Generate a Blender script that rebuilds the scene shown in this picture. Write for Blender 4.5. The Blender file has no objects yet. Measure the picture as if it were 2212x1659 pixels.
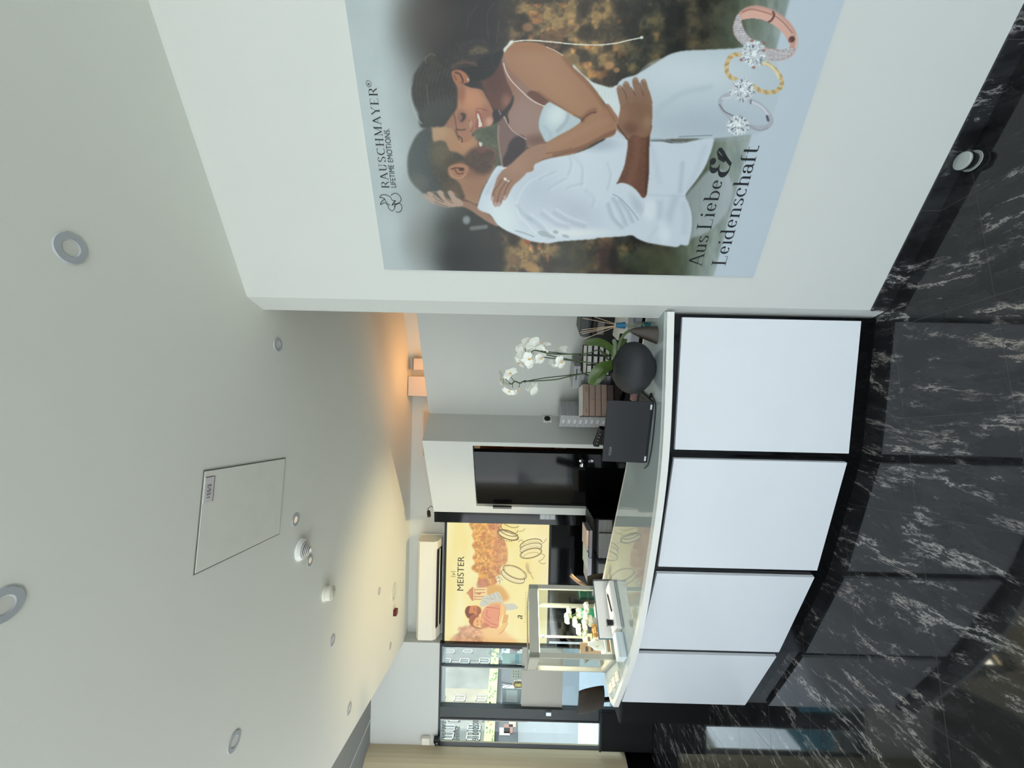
import bpy, bmesh, math, random
import numpy as np
from mathutils import Vector, Matrix

random.seed(7)
SIGN_E = 0.88
FILL_P = 46.0
UPFILL_P = 125.0
SC = bpy.context.scene
COL = SC.collection

# ---------------------------------------------------------------- camera
FPX, CAMH = 845.0, 1.65
PITCH, ROLL = math.radians(0.34), math.radians(1.29)
_F = np.array([0, math.cos(PITCH), math.sin(PITCH)])
_R0 = np.array([1.0, 0, 0]); _U0 = np.cross(_R0, _F)
_R = _R0*math.cos(ROLL) + _U0*math.sin(ROLL)
_U = _U0*math.cos(ROLL) - _R0*math.sin(ROLL)
CAMP = np.array([0, 0, CAMH])
cd = bpy.data.cameras.new('camera'); cam = bpy.data.objects.new('camera', cd); COL.objects.link(cam)
cd.sensor_fit = 'HORIZONTAL'; cd.sensor_width = 36.0; cd.lens = FPX/2212*36.0
cd.clip_start = 0.05; cd.clip_end = 200
# the photograph was taken with the camera turned a quarter: local +X points down, local +Y points right
mx = Matrix.Identity(4)
for i in range(3):
    mx[i][0] = -_U[i]; mx[i][1] = _R[i]; mx[i][2] = -_F[i]; mx[i][3] = CAMP[i]
cam.matrix_world = mx
SC.camera = cam

# ---------------------------------------------------------------- world, exposure
SC.view_settings.view_transform = 'Standard'; SC.view_settings.look = 'None'
SC.view_settings.gamma = 1.0; SC.view_settings.use_curve_mapping = False
SC.view_settings.exposure = 0.02
SC.cycles.use_denoising = True
SC.cycles.max_bounces = 10; SC.cycles.diffuse_bounces = 6; SC.cycles.glossy_bounces = 5
SC.cycles.transparent_max_bounces = 16
SC.cycles.sample_clamp_indirect = 8.0
W = bpy.data.worlds.new('sky'); SC.world = W; W.use_nodes = True
wn = W.node_tree.nodes; wl = W.node_tree.links; wn.clear()
wo = wn.new('ShaderNodeOutputWorld'); wb = wn.new('ShaderNodeBackground')
wtc = wn.new('ShaderNodeTexCoord'); wsx = wn.new('ShaderNodeSeparateXYZ'); wr = wn.new('ShaderNodeValToRGB')
wl.new(wtc.outputs['Generated'], wsx.inputs[0]); wl.new(wsx.outputs['Z'], wr.inputs[0])
wr.color_ramp.elements[0].position = 0.0; wr.color_ramp.elements[0].color = (0.95, 0.97, 1.0, 1)
wr.color_ramp.elements[1].position = 0.8; wr.color_ramp.elements[1].color = (0.64, 0.80, 1.0, 1)
wl.new(wr.outputs[0], wb.inputs[0]); wb.inputs[1].default_value = 3.8
wl.new(wb.outputs[0], wo.inputs[0])

sl = bpy.data.lights.new('sun', 'SUN'); sl.energy = 13.0; sl.angle = math.radians(1.0); sl.color = (1.0, 0.96, 0.90)
so = bpy.data.objects.new('sun', sl); COL.objects.link(so)
so.rotation_euler = Vector((0.80, 0.16, 0.95)).to_track_quat('Z', 'Y').to_euler()   # from the right, over the roof: it lights the street, not the room

def portal(loc, rot, sx, sy):
    L = bpy.data.lights.new('daylight_portal', 'AREA'); L.shape = 'RECTANGLE'; L.size = sx; L.size_y = sy
    L.cycles.is_portal = True
    o = bpy.data.objects.new('daylight_portal', L); COL.objects.link(o); o.location = loc; o.rotation_euler = rot
portal((0.0, -2.9, 1.65), (math.radians(90), 0, 0), 12.4, 3.0)
portal((-6.4, 0.9, 1.65), (math.radians(90), 0, math.radians(-90)), 6.0, 3.0)

# ---------------------------------------------------------------- measuring helpers (a photo pixel's ray meets a real surface)
def _ray(x, y):
    return _F + _R*((829.5-y)/FPX) - _U*((x-1106)/FPX)
def onz(x, y, z):
    d = _ray(x, y); return Vector(CAMP + d*((z-CAMH)/d[2]))
def onv(x, y, A, B):
    d = _ray(x, y); A = np.array(A[:2]); B = np.array(B[:2]); n = np.array([-(B-A)[1], (B-A)[0]])
    return Vector(CAMP + d*((n@(A-CAMP[:2]))/(n@d[:2])))
def ony(x, y, Y):
    d = _ray(x, y); return Vector(CAMP + d*(Y/d[1]))

# ---------------------------------------------------------------- materials
def lin(c):
    c = np.asarray(c, float)/255.0
    return np.where(c <= 0.04045, c/12.92, ((c+0.055)/1.055)**2.4)
def rgba(c): return tuple(float(v) for v in lin(c)) + (1.0,)
_mats = {}
def M(name, col=(200, 200, 200), rough=0.5, metal=0.0, spec=0.5, var=0.0, vscale=6.0, coat=0.0, emis=None, es=0.0, trans=0.0, bump=0.0, bscale=60.0, ior=1.45, alpha=1.0, sss=0.0):
    if name in _mats: return _mats[name]
    m = bpy.data.materials.new(name); m.use_nodes = True
    nt = m.node_tree; b = nt.nodes['Principled BSDF']
    b.inputs['Base Color'].default_value = rgba(col); b.inputs['Roughness'].default_value = rough
    b.inputs['Metallic'].default_value = metal; b.inputs['Specular IOR Level'].default_value = spec
    b.inputs['Coat Weight'].default_value = coat; b.inputs['Coat Roughness'].default_value = 0.05
    b.inputs['Transmission Weight'].default_value = trans; b.inputs['IOR'].default_value = ior
    b.inputs['Alpha'].default_value = alpha
    if emis is not None:
        b.inputs['Emission Color'].default_value = rgba(emis); b.inputs['Emission Strength'].default_value = es
    if var > 0 or bump > 0:
        tc = nt.nodes.new('ShaderNodeTexCoord')
    if var > 0:
        n = nt.nodes.new('ShaderNodeTexNoise'); n.inputs['Scale'].default_value = vscale; n.inputs['Detail'].default_value = 5
        nt.links.new(tc.outputs['Object'], n.inputs['Vector'])
        r = nt.nodes.new('ShaderNodeValToRGB')
        c = lin(col)
        r.color_ramp.elements[0].position = 0.3; r.color_ramp.elements[1].position = 0.7
        r.color_ramp.elements[0].color = tuple(float(v) for v in c*(1-var)) + (1,)
        r.color_ramp.elements[1].color = tuple(float(min(1, v)) for v in c*(1+var)) + (1,)
        nt.links.new(n.outputs['Fac'], r.inputs[0]); nt.links.new(r.outputs[0], b.inputs['Base Color'])
    if bump > 0:
        n2 = nt.nodes.new('ShaderNodeTexNoise'); n2.inputs['Scale'].default_value = bscale; n2.inputs['Detail'].default_value = 4
        nt.links.new(tc.outputs['Object'], n2.inputs['Vector'])
        bp = nt.nodes.new('ShaderNodeBump'); bp.inputs['Strength'].default_value = bump; bp.inputs['Distance'].default_value = 0.004
        nt.links.new(n2.outputs['Fac'], bp.inputs['Height']); nt.links.new(bp.outputs[0], b.inputs['Normal'])
    _mats[name] = m
    return m
def thin_glass(name, tint=(246, 249, 248), refl=1.0, fmin=0.0):
    if name in _mats: return _mats[name]
    m = bpy.data.materials.new(name); m.use_nodes = True
    nt = m.node_tree; nt.nodes.clear()
    o = nt.nodes.new('ShaderNodeOutputMaterial'); mix = nt.nodes.new('ShaderNodeMixShader')
    t = nt.nodes.new('ShaderNodeBsdfTransparent'); g = nt.nodes.new('ShaderNodeBsdfGlossy'); f = nt.nodes.new('ShaderNodeFresnel')
    f.inputs['IOR'].default_value = 1.45; t.inputs[0].default_value = rgba(tint); g.inputs['Roughness'].default_value = 0.0
    g.inputs[0].default_value = (refl, refl, refl, 1)
    ge = nt.nodes.new('ShaderNodeNewGeometry'); inv = nt.nodes.new('ShaderNodeMath'); inv.operation = 'SUBTRACT'; inv.inputs[0].default_value = 1.0
    mul = nt.nodes.new('ShaderNodeMath'); mul.operation = 'MULTIPLY'      # the inner faces of a pane only transmit
    nt.links.new(ge.outputs['Backfacing'], inv.inputs[1]); nt.links.new(inv.outputs[0], mul.inputs[0]); nt.links.new(f.outputs[0], mul.inputs[1])
    nt.links.new(mul.outputs[0], mix.inputs[0]); nt.links.new(t.outputs[0], mix.inputs[1]); nt.links.new(g.outputs[0], mix.inputs[2])
    nt.links.new(mix.outputs[0], o.inputs[0]); _mats[name] = m
    return m
def attr_mat(name, rough=0.35, emission=0.0, spec=0.3):
    m = bpy.data.materials.new(name); m.use_nodes = True
    nt = m.node_tree; b = nt.nodes['Principled BSDF']
    a = nt.nodes.new('ShaderNodeVertexColor'); a.layer_name = 'print'
    b.inputs['Roughness'].default_value = rough; b.inputs['Specular IOR Level'].default_value = spec
    if emission > 0:
        b.inputs['Base Color'].default_value = (0.02, 0.02, 0.02, 1)
        nt.links.new(a.outputs[0], b.inputs['Emission Color']); b.inputs['Emission Strength'].default_value = emission
    else:
        nt.links.new(a.outputs[0], b.inputs['Base Color'])
    return m

# ---------------------------------------------------------------- mesh helpers
class MB:
    def __init__(s): s.bm = bmesh.new()
    def box(s, c, d, rz=0.0, R=None, bev=0.0):
        r = bmesh.ops.create_cube(s.bm, size=1.0); vs = r['verts']
        m = Matrix.Translation(Vector(c)) @ (R if R is not None else Matrix.Rotation(rz, 4, 'Z')) @ Matrix.Diagonal((d[0], d[1], d[2], 1))
        bmesh.ops.transform(s.bm, matrix=m, verts=vs)
        if bev > 0:
            es = list({e for v in vs for e in v.link_edges})
            bmesh.ops.bevel(s.bm, geom=es, offset=bev, segments=2, affect='EDGES', profile=0.5)
        return s
    def prism(s, pts, z0, z1):
        vb = [s.bm.verts.new((p[0], p[1], z0)) for p in pts]; vt = [s.bm.verts.new((p[0], p[1], z1)) for p in pts]
        n = len(pts)
        s.bm.faces.new(vb[::-1]); s.bm.faces.new(vt)
        for i in range(n):
            s.bm.faces.new((vb[i], vb[(i+1) % n], vt[(i+1) % n], vt[i]))
        return s
    def wallseg(s, A, B, z0, z1, th, side=1):
        """upright slab from A to B (front face on the A-B line), thickness th to the left of A->B when side=1"""
        A = Vector(A[:2]); B = Vector(B[:2]); d = (B-A).normalized(); n = Vector((-d.y, d.x))*side*th
        return s.prism([A, B, B+n, A+n] if side > 0 else [A, A+n, B+n, B], z0, z1)
    def loft(s, rings, cap=True, closed=True):
        rv = [[s.bm.verts.new(p) for p in r] for r in rings]
        for a, b in zip(rv[:-1], rv[1:]):
            n = len(a)
            for i in range(n if closed else n-1):
                j = (i+1) % n
                s.bm.faces.new((a[i], a[j], b[j], b[i]))
        if cap and closed:
            s.bm.faces.new(rv[0][::-1]); s.bm.faces.new(rv[-1])
        return s
    def lathe(s, prof, c=(0, 0, 0), seg=32, R=None, cap=True):
        rings = []
        for r, z in prof:
            ring = [Vector((r*math.cos(2*math.pi*i/seg), r*math.sin(2*math.pi*i/seg), z)) for i in range(seg)]
            if R is not None: ring = [R @ p for p in ring]
            rings.append([p + Vector(c) for p in ring])
        return s.loft(rings, cap=cap)
    def tube(s, pts, r, seg=8, closed=False):
        pts = [Vector(p) for p in pts]; n = len(pts); rings = []
        up = Vector((0, 0, 1)); prev = None
        for i, p in enumerate(pts):
            t = (pts[min(i+1, n-1)] - pts[max(i-1, 0)]).normalized()
            a = t.cross(up if abs(t.dot(up)) < 0.95 else Vector((1, 0, 0))).normalized() if prev is None else (prev - t*prev.dot(t)).normalized()
            prev = a; b = t.cross(a)
            rr = r[i] if isinstance(r, (list, tuple)) else r
            rings.append([p + (a*math.cos(2*math.pi*k/seg) + b*math.sin(2*math.pi*k/seg))*rr for k in range(seg)])
        return s.loft(rings)
    def ball(s, c, d, u=16, v=10, R=None):
        r = bmesh.ops.create_uvsphere(s.bm, u_segments=u, v_segments=v, radius=0.5)
        m = Matrix.Translation(Vector(c)) @ (R if R is not None else Matrix.Identity(4)) @ Matrix.Diagonal((d[0], d[1], d[2], 1))
        bmesh.ops.transform(s.bm, matrix=m, verts=r['verts']); return s
    def quad(s, a, b, c, d):
        s.bm.faces.new([s.bm.verts.new(p) for p in (a, b, c, d)]); return s
    def build(s, name, mat, parent=None, smooth=False, loc=None, normals=True):
        if normals: bmesh.ops.recalc_face_normals(s.bm, faces=s.bm.faces)
        me = bpy.data.meshes.new(name); s.bm.to_mesh(me); s.bm.free()
        if smooth:
            me.polygons.foreach_set('use_smooth', [True]*len(me.polygons))
            try: me.set_sharp_from_angle(angle=math.radians(40))
            except Exception: pass
        me.materials.append(mat)
        o = bpy.data.objects.new(name, me); COL.objects.link(o)
        if parent is not None: o.parent = parent
        if loc is not None: o.location = loc
        return o
def tag(o, label=None, cat=None, group=None, kind=None):
    if label: o['label'] = label
    if cat: o['category'] = cat
    if group: o['group'] = group
    if kind: o['kind'] = kind
    return o
def struct(o): o['kind'] = 'structure'; return o
def thing(name, label, cat, loc=(0, 0, 0), rz=0.0, group=None):
    o = bpy.data.objects.new(name, None); COL.objects.link(o); o.empty_display_size = 0.05
    o.location = loc; o.rotation_euler = (0, 0, rz)
    return tag(o, label, cat, group)
def kids(o): return [c for c in COL.objects if c.parent == o]
def dup(o, loc=None, rz=None, label=None, parent=None):
    c = o.copy(); COL.objects.link(c)
    if parent is not None: c.parent = parent
    if loc is not None: c.location = loc
    if rz is not None: c.rotation_euler = (0, 0, rz)
    if label: c['label'] = label
    for ch in [k for k in list(COL.objects) if k.parent == o and k is not c]:
        dup(ch, parent=c)
    return c
ORD = ['topmost', 'second', 'third', 'fourth', 'fifth', 'sixth', 'seventh', 'lowest']
def order_name(i, n):
    """name of the i-th piece counted from the bottom of a stack of n"""
    k = n-1-i
    return 'lowest' if i == 0 else ('topmost' if k == 0 else ORD[k]+' from the top')
def rot_to(n):
    """rotation that turns local +Z to the direction n"""
    return Vector((0, 0, 1)).rotation_difference(Vector(n)).to_matrix().to_4x4()
def text_obj(s, size, mat, parent, origin, ux, uy, name='lettering', align='LEFT', depth=0.0006, width=None, off=0.0):
    cu = bpy.data.curves.new(name, 'FONT'); cu.body = s; cu.size = size; cu.align_x = align; cu.extrude = depth; cu.offset = off
    o = bpy.data.objects.new(name, cu); COL.objects.link(o)
    dg = bpy.context.evaluated_depsgraph_get(); dg.update()
    me = bpy.data.meshes.new_from_object(o.evaluated_get(dg))
    bpy.data.objects.remove(o); 
    xs = [v.co.x for v in me.vertices]; w = max(xs)-min(xs)
    sx = (width/w) if width else 1.0
    ux = Vector(ux).normalized(); uy = Vector(uy).normalized(); uz = ux.cross(uy).normalized()
    m = Matrix.Identity(4)
    for i in range(3):
        m[i][0] = ux[i]*sx; m[i][1] = uy[i]; m[i][2] = uz[i]; m[i][3] = origin[i]
    me.transform(m); me.materials.clear(); me.materials.append(mat)
    t = bpy.data.objects.new(name, me); COL.objects.link(t); t.parent = parent
    return t
# ================================================================ ROOM SHELL
ZC = 2.86; ZH = 3.22
wall_w = M('wall_paint', (202, 204, 200), 0.75, var=0.012, vscale=1.3, bump=0.05, bscale=220)
ceil_w = M('ceiling_paint', (230, 231, 222), 0.85, var=0.012, vscale=0.9)
grey_c = M('grey_ceiling_board', (128, 130, 128), 0.8, var=0.02)
black_g = M('black_gloss', (9, 9, 11), 0.06, spec=0.5)
black_m = M('black_matt', (14, 14, 15), 0.45)
frame_b = M('black_window_frame', (20, 20, 22), 0.35)
RW0, RW1 = Vector((0.365, 1.752)), Vector((1.235, 1.243))
RD = (RW1-RW0).normalized(); RN = Vector((RD.y, -RD.x))         # RN points behind the wall? fixed below
if RN.dot(Vector((0, 0))-RW0) > 0: RN = -RN                      # RN = away from the camera, into the wall

# floor: polished black marble tiles with drifting white veins
def marble():
    m = bpy.data.materials.new('black_marble_tiles'); m.use_nodes = True
    nt = m.node_tree; N = nt.nodes; L = nt.links; b = N['Principled BSDF']
    tc = N.new('ShaderNodeTexCoord'); mp = N.new('ShaderNodeMapping'); mp.inputs['Rotation'].default_value = (0, 0, math.radians(-9))
    L.new(tc.outputs['Object'], mp.inputs['Vector'])
    def math_(op, a, b_=None, v=None):
        n = N.new('ShaderNodeMath'); n.operation = op
        for i, q in enumerate((a, b_)):
            if q is None: continue
            if isinstance(q, (int, float)): n.inputs[i].default_value = q
            else: L.new(q, n.inputs[i])
        if v is not None: n.inputs[2].default_value = v
        return n.outputs[0]
    def ramp(src, p0, c0, p1, c1):
        r = N.new('ShaderNodeValToRGB'); L.new(src, r.inputs[0])
        r.color_ramp.elements[0].position = p0; r.color_ramp.elements[0].color = (*c0, 1)
        r.color_ramp.elements[1].position = p1; r.color_ramp.elements[1].color = (*c1, 1)
        return r.outputs[0]
    def mixc(fac, a, b_, blend='MIX'):
        n = N.new('ShaderNodeMixRGB'); n.blend_type = blend
        if isinstance(fac, float): n.inputs[0].default_value = fac
        else: L.new(fac, n.inputs[0])
        for i, q in ((1, a), (2, b_)):
            if isinstance(q, tuple): n.inputs[i].default_value = (*q, 1)
            else: L.new(q, n.inputs[i])
        return n.outputs[0]
    # vein direction: stretched noise
    vm = N.new('ShaderNodeMapping'); vm.inputs['Scale'].default_value = (3.7, 1.1, 1)
    warp = N.new('ShaderNodeTexNoise'); warp.inputs['Scale'].default_value = 1.1; warp.inputs['Detail'].default_value = 3
    L.new(tc.outputs['Object'], warp.inputs['Vector'])
    wv = N.new('ShaderNodeVectorMath'); wv.operation = 'MULTIPLY_ADD'
    L.new(warp.outputs['Color'], wv.inputs[0]); wv.inputs[1].default_value = (0.34, 0.5, 0); L.new(tc.outputs['Object'], wv.inputs[2])
    L.new(wv.outputs[0], vm.inputs['Vector'])
    n1 = N.new('ShaderNodeTexNoise'); n1.inputs['Scale'].default_value = 1.25; n1.inputs['Detail'].default_value = 9; n1.inputs['Roughness'].default_value = 0.74
    L.new(vm.outputs[0], n1.inputs['Vector'])
    ridge = math_('ABSOLUTE', math_('SUBTRACT', n1.outputs['Fac'], 0.5))
    vein = ramp(ridge, 0.0, (1, 1, 1), 0.020, (0, 0, 0))
    n2 = N.new('ShaderNodeTexNoise'); n2.inputs['Scale'].default_value = 3.2; n2.inputs['Detail'].default_value = 6; n2.inputs['Roughness'].default_value = 0.7
    L.new(vm.outputs[0], n2.inputs['Vector'])
    patch = ramp(n2.outputs['Fac'], 0.49, (0, 0, 0), 0.60, (1, 1, 1))
    vein2 = mixc(1.0, vein, patch, 'MULTIPLY')
    n3 = N.new('ShaderNodeTexNoise'); n3.inputs['Scale'].default_value = 2.6; n3.inputs['Detail'].default_value = 11; n3.inputs['Roughness'].default_value = 0.78
    vm3 = N.new('ShaderNodeMapping'); vm3.inputs['Scale'].default_value = (2.6, 1.0, 1); vm3.inputs['Location'].default_value = (3.1, 1.7, 0)
    L.new(wv.outputs[0], vm3.inputs['Vector']); L.new(vm3.outputs[0], n3.inputs['Vector'])
    blot = ramp(n3.outputs['Fac'], 0.625, (0, 0, 0), 0.70, (1, 1, 1))
    allv = mixc(1.0, mixc(0.85, vein2, vein, 'SCREEN') if False else vein2, blot, 'SCREEN')
    haze = ramp(n2.outputs['Fac'], 0.30, (0.004, 0.004, 0.0045), 0.85, (0.042, 0.043, 0.045))
    warm = ramp(warp.outputs['Fac'], 0.4, (0.42, 0.40, 0.38), 0.6, (0.36, 0.30, 0.26))
    col = mixc(allv, haze, warm)
    # joints
    br = N.new('ShaderNodeSeparateXYZ'); L.new(mp.outputs[0], br.inputs[0])
    def joint(src, w, off):
        f = math_('FRACT', math_('ADD', math_('DIVIDE', src, w), off))
        return math_('LESS_THAN', math_('ABSOLUTE', math_('SUBTRACT', f, 0.5)), 0.0028)
    j = math_('MAXIMUM', joint(br.outputs['X'], 0.396, 0.111), joint(br.outputs['Y'], 0.368, 0.995))
    col2 = mixc(j, col, (0.040, 0.037, 0.034))
    L.new(col2, b.inputs['Base Color'])
    L.new(math_('ADD', math_('MULTIPLY', j, 0.3), 0.045), b.inputs['Roughness'])
    b.inputs['Specular IOR Level'].default_value = 0.5
    _mats['marble'] = m
    return m
marble_m = marble()
struct(MB().prism([(-6.6, -3), (8, -3), (8, 6.2), (-6.6, 6.2)], -0.08, 0.0).build('floor', marble_m))

# main ceiling slab (its left edge is a bulkhead under a higher grey ceiling)
struct(MB().prism([(-1.78, -3.0), (8, -3.0), (8, 5.2), (-3.05, 5.2), (-3.05, 4.70), (-2.69, 2.70)], ZC, ZC+0.3).build('ceiling', ceil_w))
hc = MB().prism([(-6.6, -3.0), (-1.6, -3.0), (-2.6, 5.2), (-6.6, 5.2)], ZH, ZH+0.06)
struct(hc.build('ceiling', grey_c))
st = struct(MB().box((-3.9, 3.2, ZH-0.002), (0.012, 4.4, 0.004)).build('trim_1', M('pale_joint', (205, 205, 200), 0.6)))
# outer shell behind the ceiling so no sky leaks in
struct(MB().prism([(-3.0, 4.68), (-0.13, 4.66), (0.2, 4.54), (0.77, 4.21), (3.2, 2.8), (8, 0.03), (8, 0.3), (3.3, 3.0), (0.85, 4.4), (0.2, 4.9), (-3.0, 4.9)], 0, ZC).build('wall_back', wall_w))
# right wall that carries the poster, with its slightly turned end face
E1 = Vector((0.329, 1.866))
rw_end = RW0 + RD*8.0
struct(MB().prism([RW0, rw_end, rw_end+RN*0.14, Vector((0.40, 1.98)), E1], 0.0, ZC).build('wall_right', wall_w))
s0 = RW0 - RN*0.008; s1 = RW0 + RD*8
struct(MB().prism([s0-RD*0.002, s0+RD*8, s1+RN*0.01, RW0+RN*0.01], 0.0, 0.072).build('baseboard_right', marble_m))
# far left: lintel above the street window, left return wall
struct(MB().prism([(-4.5, 4.5), (-3.0, 4.5), (-3.0, 4.9), (-4.5, 4.9)], 2.43, ZH).build('wall_front', wall_w))
lw = MB()
prof = [(-4.18, 4.57), (-4.18, 4.44)] + [(-4.18-0.22*(1-math.cos(a)), 4.44-0.22*math.sin(a)) for a in [math.pi/2*i/8 for i in range(1, 9)]] + [(-6.6, 4.22), (-6.6, 4.57)]
lw.prism(prof, 0.30, ZH)
struct(lw.build('wall_left', M('cream_wall', (198, 184, 154), 0.75, var=0.01)))
lb = MB().prism([(p[0]+0.004, p[1]) if i < 2 else p for i, p in enumerate(prof)], 0.0, 0.30)
struct(lb.build('baseboard_left', black_g))
struct(MB().box((-3.6, 4.62, 0.165), (1.24, 0.24, 0.33)).build('baseboard_front', black_g))

# street front behind the photographer: glazed, with slim posts
rf = MB()
for x in (-6.55, -4.4, -2.2, 0.0, 2.2, 4.4, 6.6, 7.9): rf.box((x, -2.95, 1.6), (0.08, 0.1, 3.25))
rf.box((0.7, -2.95, 0.1), (14.6, 0.1, 0.2)); rf.box((0.7, -2.95, 3.1), (14.6, 0.1, 0.3))
for y in (-1.0, 1.2, 3.2): rf.box((-6.55, y, 1.6), (0.1, 0.08, 3.25))
rf.box((-6.55, 0.6, 0.1), (0.1, 7.2, 0.2))
w2 = rf.build('window_2', frame_b); struct(w2)
tg = thin_glass('clear_pane')
MB().box((0.7, -2.95, 1.6), (14.4, 0.008, 2.8)).build('pane', tg, w2)
MB().box((-6.55, 0.6, 1.6), (0.008, 7.0, 2.8)).build('pane', tg, w2)
struct(MB().box((8.05, -1.4, 1.5), (0.1, 3.2, 3.0)).build('wall_side', wall_w))

# free-standing white partitions with the black door
PA, PB, PC, PD, PE = Vector((0.574, 3.346)), Vector((-0.314, 3.93)), Vector((-0.549, 3.656)), Vector((-1.322, 4.209)), Vector((-1.415, 4.275))
PH = 2.5
dAB = (PA-PB).normalized(); dCD = (PD-PC).normalized(); nCD = Vector((-dCD.y, dCD.x))
if nCD.y < 0: nCD = -nCD
pm = MB()
nAB = Vector((-dAB.y, dAB.x)); nAB = nAB if nAB.y > 0 else -nAB
pm.prism([PA+dAB*1.3, PB, PB+nAB*0.1, PA+dAB*1.3+nAB*0.1], 0, PH)
pt = Vector((-0.589, 3.684))
pm.prism([PC, pt, pt+Vector((0.08, 0.10)), PB+nAB*0.1, PB], 0, PH)
struct(pm.build('wall_partition', wall_w))
pm2 = MB().prism([pt, PE, PE+nCD*0.10, pt+nCD*0.10], 2.03, PH)
pm2.prism([PD, PE, PE+nCD*0.10, PD+nCD*0.10], 0, 2.03)
struct(pm2.build('wall_middle', wall_w))
# soffits and boxes on the pinkish strip behind the partition top
pink = M('plaster_warm', (214, 200, 188), 0.8)
q = lambda x, y, Y: ony(x, y, Y)
struct(MB().box((-0.05, 4.52, 2.72), (0.22, 0.20, 0.26)).build('trim_2', pink))
tf = thing('wall_hatch', 'flat beige access panel high on the back wall above the partition', 'panel', (-0.62, 4.66, 2.66))
MB().box((0, -0.012, 0), (0.52, 0.02, 0.115), bev=0.003).build('cover', M('beige_panel', (186, 172, 150), 0.6), tf)
MB().box((0, -0.006, 0), (0.55, 0.012, 0.145)).build('frame', pink, tf)
tp = thing('junction_box', 'small square white box at the ceiling edge beside the orange glow', 'box', (0.20, 4.44, 2.74))
MB().box((0, 0, 0), (0.13, 0.12, 0.12), bev=0.004).build('housing', pink, tp)
MB().box((0.0, -0.062, 0.05), (0.13, 0.004, 0.006)).build('seam', black_m, tp)

# black panelling under and beside the lit sign
struct(MB().prism([(-3.0, 4.58), (-1.40, 4.58), (-1.40, 4.68), (-3.0, 4.68)], 0, 1.19).build('wall_panel', black_g))
struct(MB().prism([(-1.545, 4.32), (-1.412, 4.30), (-1.412, 4.66), (-1.545, 4.66)], 0, 2.50).build('trim_3', black_g))

# black door with its ajar leaf
d1 = thing('door_2', 'glossy black door standing slightly ajar in the white partition', 'door')
struct(d1)
hinge = PD + nCD*0.03; ang = math.atan2(-(dCD.y), -(dCD.x)) + math.radians(-3.5)
ld = Vector((math.cos(ang), math.sin(ang))); ln_ = Vector((-ld.y, ld.x)); ln_ = ln_ if ln_.y > 0 else -ln_
LWD = 0.845
MB().prism([hinge+ld*0.004, hinge+ld*LWD, hinge+ld*LWD+ln_*0.042, hinge+ld*0.004+ln_*0.042], 0.01, 2.02).build('door_leaf', M('black_door_gloss', (7, 7, 8), 0.07, spec=0.22), d1)
chrome = M('chrome', (200, 202, 205), 0.12, metal=1.0)
hp = hinge+ld*(LWD-0.09)
h = MB(); R = rot_to((-ln_.x, -ln_.y, 0))
h.lathe([(0.027, 0), (0.027, 0.008), (0.012, 0.012), (0.011, 0.03), (0.018, 0.036), (0.028, 0.05), (0.028, 0.062), (0.018, 0.072), (0.001, 0.075)], (hp.x, hp.y, 0.985), 20, R)
hh = h.build('door_handle', chrome, d1, smooth=True); 
h = MB(); h.lathe([(0.024, 0), (0.024, 0.006), (0.001, 0.007)], (hp.x, hp.y, 0.90), 20, R); h.build('lock_rose', chrome, d1, smooth=True)
MB().box((PD.x+0.000, PD.y-0.018, 1.75), (0.030, 0.02, 0.20), math.atan2(dCD.y, dCD.x)).build('hinge', M('dark_steel', (90, 88, 84), 0.35, metal=1), d1)
# store room glimpsed through the gap
wd = M('store_wood', (120, 70, 42), 0.5, var=0.15, vscale=9)
t = thing('wooden_cupboard', 'brown wooden cupboard glimpsed through the gap of the black door', 'cupboard', (-0.52, 4.25, 0))
MB().box((0, 0, 1.0), (0.36, 0.3, 2.0), math.radians(-30)).build('body', wd, t)
MB().box((-0.07, -0.165, 1.5), (0.20, 0.01, 0.5), math.radians(-30)).build('door', M('store_wood_light', (168, 112, 72), 0.5), t)
MB().box((-0.07, -0.165, 1.15), (0.18, 0.01, 0.12), math.radians(-30)).build('paper_sheet', M('paper', (235, 233, 228), 0.7), t)
warm_l = bpy.data.lights.new('store_room_lamp', 'POINT'); warm_l.energy = 10; warm_l.color = (1.0, 0.48, 0.17); warm_l.shadow_soft_size = 0.12
wo_ = bpy.data.objects.new('store_room_lamp', warm_l); COL.objects.link(wo_); wo_.location = (0.12, 4.12, 2.30)
ul = thing('fill_uplight', 'small black fill uplight added unseen behind the counter below the sign', 'lamp', (-1.28, 3.45, 0))  # unseen lamp added to strengthen the sign's warm glow on the ceiling
MB().lathe([(.001, 0), (.07, 0), (.07, .012), (.015, .016), (.015, .34), (.05, .36), (.055, .44), (.05, .44), (.045, .37), (.001, .365)], seg=24).build('body', black_m, ul, smooth=True)
gl = bpy.data.lights.new('uplight_fill', 'SPOT'); gl.energy = UPFILL_P; gl.color = (1.0, 0.80, 0.42); gl.shadow_soft_size = 0.04; gl.spot_size = math.radians(66); gl.spot_blend = 1.0
go = bpy.data.objects.new('uplight_fill', gl); COL.objects.link(go); go.parent = ul; go.location = (0, 0, 0.46)
go.rotation_euler = Vector((0.60, -0.42, -2.4)).to_track_quat('Z', 'Y').to_euler()

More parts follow.
